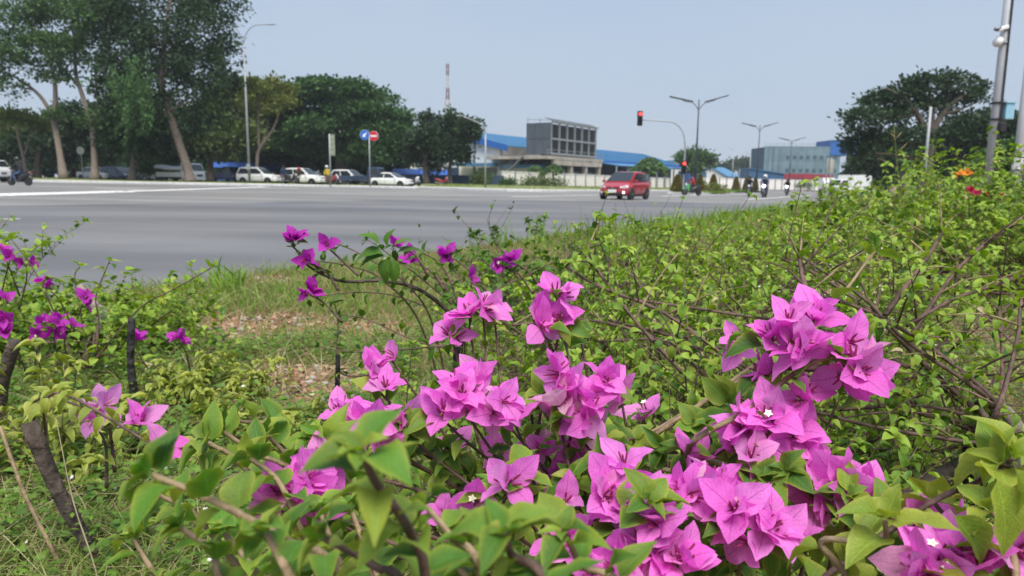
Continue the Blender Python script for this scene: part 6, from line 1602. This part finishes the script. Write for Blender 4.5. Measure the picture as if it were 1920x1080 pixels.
# ---- B: the arching flowered canes on the right
B = Plant('bougainvillea', 'bougainvillea with a tall tan cane and the highest right hand pink flower bunch', 'flowering bush', .40, .95, BG, M_LEAFN, LTN, 'leaf', 2)
tc0 = [pt(1240, 880, .70), pt(1330, 760, .66), pt(1420, 690, .66), pt(1500, 690, .66)]
B.shoot([pt(1290, 850, .66), pt(1400, 770, .64), pt(1490, 700, .64), pt(1560, 665, .63)], .0042, .0018, size=.035, step=.035, t0=.5, tip=3, wood=M_TWIGG)
B.shoot([pt(1200, 860, .80), pt(1340, 740, .78), pt(1440, 665, .78), pt(1570, 560, .82), pt(1640, 470, .86)], .0040, .0016, size=.034, step=.05, t0=.6, tip=4, wood=M_TWIGG)
B.shoot([pt(1000, 950, .86), pt(1240, 800, .86), pt(1330, 745, .86), pt(1400, 705, .86)], .0034, .0016, size=.03, step=.05, t0=.6, tip=2, wood=M_TWIGG)
for c in [(1485, 625, 50, .64, 4), (1525, 600, 40, .66, 3), (1450, 635, 26, .65, 2), (1510, 655, 28, .63, 2), (1590, 640, 40, .64, 2), (1600, 690, 50, .63, 4), (1625, 700, 24, .64, 2),
          (1435, 690, 26, .66, 2), (1510, 735, 34, .64, 2), (1380, 642, 26, .86, 2),
          (1400, 800, 38, .64, 4), (1445, 790, 40, .64, 3), (1480, 810, 36, .64, 3), (1410, 860, 26, .62, 2), (1500, 855, 34, .64, 3), (1540, 880, 30, .63, 3), (1290, 850, 24, .66, 2), (1375, 820, 22, .66, 2),
          (1580, 895, 36, .60, 3), (1560, 925, 30, .60, 3), (1610, 930, 30, .59, 2), (1650, 945, 28, .58, 2), (1690, 965, 30, .57, 2), (1530, 940, 22, .61, 1)]:
    ft = tc0[3] if c[1] < 720 else (pt(1420, 850, .68) if c[1] < 880 else None)
    B.cluster(c[0], c[1], c[2], c[3], int(c[4] * 1.1 + .3), 'magenta', size=.032, leaves=1, lsize=.036, foot=ft, opened=.85, star=.05)
for (p0, p1, n) in [((1580, 1000), (1590, 930), .58), ((1500, 900), (1470, 880), .60), ((1640, 1010), (1660, 960), .56), ((1480, 720), (1380, 790), .72), ((1400, 760), (1370, 760), .7), ((1500, 830), (1440, 745), .74)]:
    B.shoot([pt(p0[0], p0[1], n + .05), pt(p1[0], p1[1], n)], size=.038, step=.02, t0=.65, tip=5)
B.leaf(pt(1545, 672, .62), _M @ Vector((1, -.25, .1)), Vector((0, -.3, 1)), .045, 0); B.leaf(pt(1450, 870, .60), _M @ Vector((1, -.35, .1)), Vector((0, -.4, 1)), .050, 3)
B.canes(9, .5, elev=(10, 45), shoots=3, leaf=.03, az=(-.5, 2.2), bare=.5, up=.1)
B.done()

# ---- C: the leafy shoots right in front of the lens
Cc = Plant('bougainvillea', 'leafy green bougainvillea shoots blurred at the bottom of the picture', 'leafy bush', -.06, .42, BG, M_LEAFN, LTN, 'leaf', 3)
for pts_, d, size, st in [
    ([(800, 1120), (770, 1000), (705, 905), (680, 850)], (.36, .34, .32, .31), 0.0370, 0.0115),
    ([(640, 1090), (530, 1010), (400, 940), (285, 890)], (.44, .42, .40, .39), 0.0420, 0.0144),
    ([(600, 1090), (560, 980), (520, 900), (470, 860)], (.52, .52, .52, .52), 0.0403, 0.0130),
    ([(1010, 1130), (960, 1040), (945, 1000)], (.34, .33, .32), 0.0353, 0.0094),
    ([(760, 1130), (700, 1060), (610, 1010)], (.36, .36, .36), 0.0336, 0.0101),
    ([(560, 1120), (520, 1040), (500, 1000)], (.38, .38, .38), 0.0336, 0.0115),
    ([(900, 1100), (840, 1000), (800, 950)], (.40, .40, .41), 0.0353, 0.0115),
    ([(680, 1000), (590, 900), (480, 850), (420, 810)], (.62, .60, .58, .57), 0.0386, 0.0122),
    ([(640, 940), (560, 850), (520, 800), (450, 790)], (.72, .70, .68, .66), 0.0386, 0.0122),
    ([(430, 1120), (400, 1040), (340, 990)], (.45, .45, .45), 0.0386, 0.0130),
    ([(560, 1060), (500, 930), (440, 860), (390, 830)], (.58, .56, .55, .54), .040, .013),
    ([(620, 1040), (560, 930), (540, 860), (500, 815)], (.66, .64, .63, .62), .040, .013),
    ([(700, 980), (650, 900), (620, 850), (590, 820)], (.64, .62, .61, .60), .038, .013),
    ([(480, 1120), (420, 1030), (360, 960), (300, 930)], (.50, .50, .49, .49), .040, .013),
    ([(520, 1140), (470, 1060), (420, 1000)], (.48, .47, .47), .038, .012),
    ([(660, 1130), (640, 1060), (600, 960)], (.50, .50, .50), .038, .012),
    ([(880, 1140), (860, 1060), (880, 990)], (.42, .42, .42), .036, .012),
    ([(720, 1130), (690, 1040), (660, 960)], (.46, .46, .46), .038, .012),
    ([(330, 1130), (280, 1060), (250, 1010)], (.55, .55, .55), .036, .012),
    ([(1150, 1130), (1090, 1060), (1060, 1000)], (.44, .43, .42), 0.0386, 0.0115)]:
    k_ = .80 if d[0] < .46 else 1.0
    Cc.shoot([pt(p[0], p[1], q * k_) for p, q in zip(pts_, d)], .0036 * k_, .0018 * k_, size=size * k_ * .86, step=st * k_ * .72, t0=.52, tip=6, wood=M_TWIGG if d[0] > .37 else M_TWIG, droop=.3)
Cc.done()

# ---- D: the yellowish shoots in the bottom right corner
D = Plant('bougainvillea', 'yellow green bougainvillea with one very large leaf in the bottom right corner', 'leafy bush', .36, .52, BG, M_LEAFY, LTN, 'leaf', 4)
for pts_, d, size, st, w in [
    ([(1600, 1100), (1540, 1015), (1650, 1020), (1660, 975)], (.48, .48, .46, .45), .046, .022, M_TWIGG),
    ([(1500, 1150), (1720, 960), (1830, 905), (1900, 860)], (.52, .52, .50, .48), .048, .03, M_TWIG),
    ([(1800, 1100), (1790, 1000), (1750, 940)], (.50, .52, .54), .040, .022, M_TWIG),
    ([(1900, 1120), (1890, 1010), (1860, 960)], (.45, .46, .46), .042, .02, M_TWIGG),
    ([(1960, 1000), (1930, 900), (1880, 870)], (.48, .48, .48), .045, .02, M_TWIG)]:
    D.shoot([pt(p[0], p[1], q) for p, q in zip(pts_, d)], .0034, .0016, size=size, step=st, t0=.62, tip=4, wood=w, droop=.3)
D.leaf(pt(1865, 885, .42), _M @ Vector((.15, -1, .25)), _M @ Vector((.1, .35, 1)), .052, 0); D.leaf(pt(1780, 955, .45), _M @ Vector((.5, -.7, .2)), _M @ Vector((0, .5, 1)), .046, 3)
D.leaf(pt(1900, 865, .42), _M @ Vector((.2, -1, .1)), _M @ Vector((.6, .2, 1)), .045, 1)
for c in [(1760, 1045, 40, .47, 3), (1800, 1030, 30, .48, 2), (1830, 1060, 40, .46, 3), (1730, 1065, 26, .46, 2), (1905, 1035, 30, .46, 2), (1790, 985, 24, .54, 1), (1730, 985, 20, .55, 1)]:
    D.cluster(*c, 'magenta', size=.034, leaves=1, lsize=.035)
D.done()

# ---- E: the cane that arches left over the bare ground, small purple flowers at its ends
E = Plant('bougainvillea', 'bougainvillea with long bare cane arching left, dark purple flowers against the road', 'flowering bush', -.13, 1.75, BG, M_LEAFD, LT, 'leaf', 5)
P = E.shoot([pt(852, 600, 1.75), pt(790, 545, 1.72), pt(720, 527, 1.68), pt(640, 527, 1.65), pt(580, 500, 1.62), pt(553, 465, 1.60)], .0075, .0020, size=.030, step=.03, t0=.72, tip=4, wood=M_BARK)
for pts_ in ([(852, 600), (900, 560), (980, 520), (1040, 490)], [(770, 540), (700, 490), (640, 460), (612, 462)], [(720, 527), (660, 500), (600, 490), (575, 490)], [(860, 610), (760, 560), (680, 548), (600, 555)], [(860, 580), (830, 500), (780, 470), (742, 462)],
             [(870, 600), (800, 530), (720, 470), (690, 450)], [(870, 600), (870, 540), (850, 500), (845, 480)], [(880, 600), (930, 540), (945, 500)], [(870, 600), (820, 520), (780, 490)], [(850, 660), (780, 640), (690, 600), (640, 590)], [(860, 650), (760, 655), (660, 660), (600, 650)], [(640, 700), (634, 610), (628, 570)]):
    dd = E.r.uniform(1.6, 1.95)
    E.shoot([pt(p[0], p[1], dd) for p in pts_], .0030, .0012, size=.032, step=.022, t0=.6, tip=5, wood=M_TWIG)
for l in [(725, 478, -80, 15, .075), (728, 480, -90, -10, .07), (735, 480, -40, -80, .07), (740, 475, 80, 25, .065), (736, 484, 10, -100, .06), (735, 462, 90, 50, .05), (725, 465, 15, 70, .05), (715, 460, -60, 50, .06)]:
    E.leaf(pt(l[0], l[1], 1.35), _M @ Vector((l[2] / 100, l[3] / 100, .2)), Vector((0, -.3, 1)), l[4] * .85, E.r.choice((0, 1, 3)))
for c in [(548, 453, 18, 1.6, 4), (612, 457, 10, 1.6, 1), (575, 485, 14, 1.6, 2), (582, 545, 16, 1.6, 3), (742, 455, 12, 1.4, 1), (775, 485, 14, 1.6, 2), (842, 472, 18, 1.9, 4), (940, 492, 16, 1.8, 3), (960, 485, 12, 1.8, 2), (885, 520, 6, 1.7, 1)]:
    E.cluster(*c, 'purple', size=.034, leaves=2, lsize=.03, opened=.65, foot=pt(c[0] + 60, c[1] + 60, c[3] + .03))
E.done()

# ---- F: the left bush
F_ = Plant('bougainvillea', 'bushy bougainvillea at the left edge with deep purple flowers above a grey trunk', 'flowering bush', -1.62, 2.75, BG, M_LEAF, LT, 'leaf', 6)
F_.branch([(cr([F_.base, F_.base + Vector((.02, -.02, .16)), F_.base + Vector((-.05, -.05, .30))], 5), [.042] * 3 + [.034] * 4 + [.022] * 4)], M_BARKG, name='trunk', n=9)
F_.canes(50, .42, elev=(6, 48), shoots=(5, 8), sh_len=(.05, .16), leaf=.042, lstep=.018, r0=.006, bare=.3, up=.25)
for c in [(100, 618, 34, 2.1, 6), (70, 628, 16, 2.1, 2), (130, 610, 16, 2.1, 2), (338, 636, 16, 2.0, 3), (255, 640, 18, 2.1, 2), (156, 560, 14, 2.3, 3), (48, 490, 18, 2.4, 3), (20, 476, 12, 2.4, 2), (8, 590, 14, 2.0, 2), (12, 558, 10, 2.0, 1), (10, 618, 12, 2.0, 2), (2, 465, 8, 2.4, 1), (80, 530, 12, 2.3, 2)]:
    F_.cluster(*c, 'purple', size=.034, leaves=2, lsize=.038, opened=.75, foot=pt(c[0] + F_.r.uniform(-40, 60), c[1] + 90, c[3] + .1))
for pts_ in ([(160, 690), (260, 580), (330, 540), (400, 500)], [(180, 670), (185, 600), (180, 555), (205, 490)], [(170, 690), (150, 580), (140, 520), (150, 500)], [(150, 690), (90, 560), (60, 500), (22, 450)], [(50, 680), (120, 660), (190, 665), (330, 690)], [(60, 640), (150, 640), (230, 650)]):
    F_.shoot([pt(p[0], p[1], 2.35) for p in pts_], .0042, .0016, size=.045, step=.03, t0=.6, tip=4)
F_.done()

F2 = Plant('bougainvillea', 'bougainvillea at the extreme left edge, half outside the picture', 'flowering bush', -2.15, 2.85, BG, M_LEAF, LT, 'leaf', 16)
F2.canes(36, .55, elev=(10, 58), shoots=(5, 8), sh_len=(.05, .16), leaf=.042, lstep=.018, r0=.006, bare=.3, up=.25)
F2.done()

# ---- G: the small curled-leaf bush, lower centre left
G = Plant('bougainvillea', 'low bougainvillea with narrow yellow green curled leaves beside the bare dirt', 'leafy bush', -.92, 2.10, BG, M_LEAFC, LTC, 'leaf', 7)
G.canes(28, .20, elev=(5, 50), shoots=(3, 5), sh_len=(.03, .08), leaf=.036, lstep=.010, r0=.0032, bare=.3, up=.6)
G.done()
G3 = Plant('bougainvillea', 'low curled leaf bougainvillea nearest the pink flowers, left of them', 'leafy bush', -.66, 1.72, BG, M_LEAFC, LTC, 'leaf', 9)
G3.canes(18, .18, elev=(5, 50), shoots=(3, 5), sh_len=(.03, .07), leaf=.034, lstep=.010, r0=.003, bare=.3, up=.6)
G3.done()
G2 = Plant('bougainvillea', 'small curled leaf bougainvillea sprig below the black stake', 'leafy bush', -1.05, 1.55, BG, M_LEAFC, LTC, 'leaf', 8)
G2.canes(16, .26, elev=(20, 80), shoots=(2, 4), sh_len=(.04, .10), leaf=.042, lstep=.012, r0=.003, bare=.3, up=.8)
for c in [(180, 785, 30, 1.15, 4), (195, 755, 16, 1.15, 2)]:
    G2.cluster(*c, 'pale', size=.036, leaves=1, opened=.85, foot=pt(c[0] + 20, c[1] + 130, 1.2))
G2.cluster(262, 790, 20, .95, 2, 'magenta', size=.034, leaves=2, opened=.8)
G2.cluster(310, 835, 20, .75, 1, 'magenta', size=.04, leaves=1, opened=.8)
G2.done()

# ---- H: the tangle of thin canes over the middle and right
HED = [  # x, y, cane length, canes, leaf length, leaf material, label
    (.52, 1.95, .60, 26, .028, M_LEAF, 'twiggy bougainvillea directly behind the tan cane and its pink flowers'),
    (1.25, 2.45, .66, 28, .031, M_LEAF, 'bougainvillea between the old woody trunk and the white weed flowers'),
    (.26, 2.35, .66, 30, .030, M_LEAF, 'thin leaved bougainvillea tangle just behind the centre flowers'),
    (.62, 2.85, .66, 30, .031, M_LEAF, 'bougainvillea tangle of brown canes behind the highest pink bunch'),
    (.10, 3.50, .62, 26, .034, M_LEAFD, 'darker green bougainvillea by the grass strip, right of the arching cane'),
    (1.02, 3.40, .66, 28, .034, M_LEAF, 'bougainvillea with a cut upright stub, middle of the right hand hedge'),
    (.66, 4.35, .60, 26, .036, M_LEAF, 'bougainvillea at the hedge edge before the open road'),
    (1.35, 4.60, .66, 28, .037, M_LEAF, 'bright leafed bougainvillea in front of the red car'),
    (1.75, 3.60, .74, 30, .036, M_LEAF, 'dense bougainvillea beside the small white flowers'),
    (2.05, 5.20, .72, 30, .042, M_LEAF, 'bougainvillea in the hedge below the traffic light, yellow green'),
    (2.75, 4.70, .95, 34, .042, M_LEAF, 'full bougainvillea near the right edge under the grey pole'),
    (2.95, 6.70, .80, 30, .050, M_LEAF, 'bougainvillea half way along the hedge before the median shrubs'),
    (4.05, 6.20, 1.25, 36, .050, M_LEAF, 'tall leafy bougainvillea at the right edge under the camera pole'),
    (3.30, 4.45, 1.05, 34, .040, M_LEAF, 'tall bougainvillea at the right edge in front of the second grey pole'),
    (3.15, 5.60, 1.05, 32, .042, M_LEAF, 'tall bougainvillea in front of the dark bushy tree at right'),
    (4.7, 6.5, 1.25, 32, .046, M_LEAF, 'highest bougainvillea at the right edge, top level with the second pole'),
    (4.6, 8.6, .85, 30, .060, M_LEAF, 'bougainvillea farthest along the hedge, before the white trucks'),
    (5.7, 8.4, 1.05, 32, .060, M_LEAF, 'bougainvillea behind the orange flowers at the right'),
]
for i, (x, y, ln, nc, lf, lm, lab) in enumerate(HED):
    lf *= 1.28
    h = Plant('bougainvillea', lab, 'hedge bush', x, y, BG, lm, LTH, 'leaf_h', 20 + i)
    h.canes(nc, ln * .86, elev=(10, 58) if x < 2.4 else (45, 84), shoots=(5, 8), sh_len=(.05, .19), leaf=lf, lstep=lf * (.55 if x > 2.4 else (.62 if y > 2.9 else .85)), r0=.0050, bare=.5, kink=.22, up=.2, tl=.45, tipn=(5, 8))
    h.canes(12, ln * 1.2, elev=(14, 46), shoots=(2, 4), sh_len=(.05, .2), leaf=lf, lstep=lf * 1.0, r0=.0085, droop=.5, bare=.8, kink=.08, up=.1, tl=.5, tipn=(5, 8))
    if y < 4.7 and x < 2.4:
        h.canes(9, ln * 1.05, elev=(16, 58), shoots=(3, 5), sh_len=(.08, .26), leaf=lf * .8, lstep=.3, r0=.0062, droop=.6, bare=1.0, kink=.14, up=.1, tl=.9, tipn=(0, 2))
        h.canes(5, ln * .9, elev=(20, 70), shoots=(2, 4), sh_len=(.06, .22), leaf=lf * .8, lstep=.3, r0=.0045, droop=.6, bare=1.0, kink=.2, up=.1, tl=.9, tipn=(0, 2), wood=M_TWIGG)
    h.done()

# ---- I: the old woody bush at the right with long crossing canes
I = Plant('bougainvillea', 'old woody bougainvillea with grey gnarled trunk and long bare crossing canes', 'hedge bush', 1.02, 1.55, BG, M_LEAF, LTH, 'leaf_h', 60)
I.branch([(cr([I.base, pt(1840, 870, 1.50), pt(1858, 800, 1.48), pt(1850, 745, 1.46)], 6), [.030] * 6 + [.024] * 6 + [.014] * 7)], M_BARK, name='trunk', n=9)
I.branch([(cr([I.base + Vector((.03, -.03, 0)), pt(1905, 830, 1.42), pt(1878, 760, 1.42), pt(1868, 715, 1.44)], 6), [.018] * 6 + [.014] * 6 + [.008] * 7)], M_BARKG, name='trunk', n=8)
I.branch([(cr([pt(1850, 850, 1.5), pt(1790, 880, 1.4), pt(1700, 930, 1.3), pt(1600, 990, 1.25)], 6), [.017] * 10 + [.011] * 9)], M_BARK, name='trunk', n=8)
for pts_, r0 in [
    ([(1850, 790), (1740, 690), (1640, 590), (1540, 520), (1455, 480)], .0060), ([(1870, 760), (1770, 670), (1660, 600), (1560, 560), (1450, 540)], .0048), ([(1880, 830), (1760, 780), (1640, 710), (1560, 640)], .0052),
    ([(1850, 745), (1700, 640), (1620, 560), (1500, 480)], .0040), ([(1860, 800), (1720, 700), (1560, 620), (1380, 590), (1180, 560)], .0042), ([(1840, 800), (1660, 760), (1480, 690), (1300, 640), (1140, 600)], .0038),
    ([(1870, 790), (1880, 680), (1875, 600), (1873, 575)], .0050), ([(1860, 790), (1905, 650), (1915, 560)], .0045), ([(1845, 790), (1720, 760), (1540, 770), (1400, 760)], .0036), ([(1830, 830), (1640, 800), (1480, 760), (1320, 730)], .0034),
    ([(1700, 610), (1790, 560), (1880, 530), (1960, 500)], .0036), ([(1660, 590), (1740, 480), (1770, 430)], .0044), ([(1515, 560), (1505, 520), (1498, 478)], .0052), ([(1700, 640), (1800, 500), (1900, 420), (1960, 380)], .0034),
    ([(1400, 700), (1250, 590), (1130, 540), (1060, 500)], .0034), ([(1340, 720), (1240, 640), (1100, 600), (960, 610)], .0034), ([(1280, 700), (1190, 600), (1130, 520), (1100, 480)], .0030), ([(1560, 800), (1420, 700), (1260, 640), (1120, 640)], .0032)]:
    dd = I.r.uniform(1.12, 1.38) if pts_[0][0] > 1450 else I.r.uniform(1.25, 1.7)
    k = 0 if pts_[0][0] > 1800 else 1
    I.shoot([pt(p[0], p[1], dd + .04 * j) for j, p in enumerate(pts_)], r0 * 1.3, .0030, size=.032, step=.05, t0=.35, tip=4, wood=M_TWIG, from_base=(pts_[0][0] > 1800))
    # twigs off it
    P = cr([pt(p[0], p[1], dd + .04 * j) for j, p in enumerate(pts_)], 5)
    for q in P[1::2]:
        v = Vector((I.r.gauss(0, 1), I.r.gauss(0, 1), abs(I.r.gauss(.4, 1)))).normalized() * I.r.uniform(.06, .2)
        S = cr([q, q + v * .5 + Vector((0, 0, .01)), q + v], 3)
        I.branch([(S, [.0020] * 3 + [.0011] * (len(S) - 3))], I.r.choice((M_TWIG, M_TWIG, M_TWIGG)), name='twig')
        I.leaves_on(S, .3, 1, .022, .028); I.rosette(S[-1], v.normalized(), 3, .028)
I.canes(26, .8, elev=(8, 60), shoots=(3, 6), leaf=.035, lstep=.05, r0=.0055, bare=.6, kink=.25)
I.done()

# ---- J: thin dry undergrowth twigs between the bushes
J = Plant('bougainvillea', 'twiggy bougainvillea with few leaves between the two pink flowered bushes', 'hedge bush', .48, 1.45, BG, M_LEAF, LTH, 'leaf_h', 70)
J.canes(30, .6, elev=(8, 60), shoots=(4, 7), leaf=.033, lstep=.05, r0=.0050, bare=.6, kink=.3)
J.canes(14, .5, elev=(15, 70), shoots=(3, 6), leaf=.026, lstep=.05, r0=.0034, bare=.8, kink=.3, wood=M_TWIGG)
J.done()
J2 = Plant('bougainvillea', 'sparse bougainvillea low behind the central flowers and dark stake', 'hedge bush', .12, 1.55, BG, M_LEAF, LTH, 'leaf_h', 71)
J2.canes(26, .5, elev=(8, 58), shoots=(3, 6), leaf=.035, lstep=.033, r0=.0046, bare=.5, kink=.3)
J2.done()

J3 = Plant('bougainvillea', 'bare twiggy bougainvillea right of the highest pink flower bunch', 'hedge bush', .82, 1.75, BG, M_LEAF, LTH, 'leaf_h', 72)
J3.canes(30, .62, elev=(8, 58), shoots=(4, 7), leaf=.035, lstep=.05, r0=.0055, bare=.6, kink=.3)
J3.canes(12, .5, elev=(15, 70), shoots=(3, 6), leaf=.026, lstep=.05, r0=.0034, bare=.8, kink=.3, wood=M_TWIGG)
J3.done()
J4 = Plant('bougainvillea', 'low bougainvillea between the yellow green corner shoots and the woody trunk', 'hedge bush', .72, 1.22, BG, M_LEAF, LTH, 'leaf_h', 73)
J4.canes(16, .34, elev=(6, 40), shoots=(4, 6), leaf=.033, lstep=.045, r0=.0046, bare=.5, kink=.3)
J4.done()

# ---- taller plants against the sky and trees, orange and crimson flowers at the right
T1 = Plant('bougainvillea', 'upright young bougainvillea shoot rising above the hedge before the dark trees', 'leafy bush', 4.15, 7.2, BG, M_LEAF, LT, 'leaf', 80)
T1.canes(9, .95, elev=(78, 89), droop=.1, shoots=(8, 11), sh_len=(.05, .16), leaf=.05, lstep=.025, r0=.006, bare=.15)
T1.done()
T2 = Plant('orange_bougainvillea', 'bougainvillea with one orange flower bunch beside the grey camera pole', 'flowering bush', 3.3, 5.2, None, M_LEAF, LT, 'leaf', 81)
T2.canes(14, .72, elev=(50, 85), shoots=(4, 6), leaf=.045, lstep=.026, r0=.005, bare=.3)
BM['orange'] = leaf_mat('bract_orange', [(.75, .30, .03), (.80, .36, .05), (.70, .22, .03)], trans=.35, vein=.3, veincol=(.5, .12, .02))
BM['crimson'] = leaf_mat('bract_crimson', [(.40, .01, .06), (.48, .02, .10), (.32, .01, .04)], trans=.3, vein=.3, veincol=(.2, .0, .02))
for c in [(1800, 327, 9, 5.0, 3), (1815, 324, 7, 5.0, 2)]:
    T2.cluster(*c, 'orange', size=.040, leaves=2, opened=.8, foot=pt(1790, 400, 5.1))
T2.done()
T3 = Plant('crimson_bougainvillea', 'bougainvillea carrying small crimson flowers at the right edge of the hedge', 'flowering bush', 3.6, 5.0, None, M_LEAF, LT, 'leaf', 82)
T3.canes(24, 1.05, elev=(45, 82), shoots=(4, 6), leaf=.05, lstep=.028, r0=.005, bare=.3)
for c in [(1818, 358, 6, 4.6, 2), (1832, 360, 8, 4.6, 2), (1853, 362, 5, 4.6, 1), (1878, 365, 5, 4.6, 1)]:
    T3.cluster(*c, 'crimson', size=.030, leaves=2, opened=.8, foot=pt(c[0], 420, 4.7))
T3.done()
# ------------------------------------------------------------------ the hazy air
hz = MB().span((-420, -30, -8), (420, 480, 62)).build('haze', None)
HM = bpy.data.materials.new('haze'); HM.use_nodes = True; nt, N, L = nodes_of(HM); nt.nodes.clear()
v = nt.nodes.new('ShaderNodeVolumePrincipled'); v.inputs['Color'].default_value = (.82, .88, .95, 1); v.inputs['Density'].default_value = .00045; v.inputs['Anisotropy'].default_value = .2
o_ = nt.nodes.new('ShaderNodeOutputMaterial'); nt.links.new(v.outputs[0], o_.inputs['Volume'])
hz.data.materials.clear(); hz.data.materials.append(HM); hz['kind'] = 'stuff'; hz['label'] = 'thin pale haze in the air over the junction'
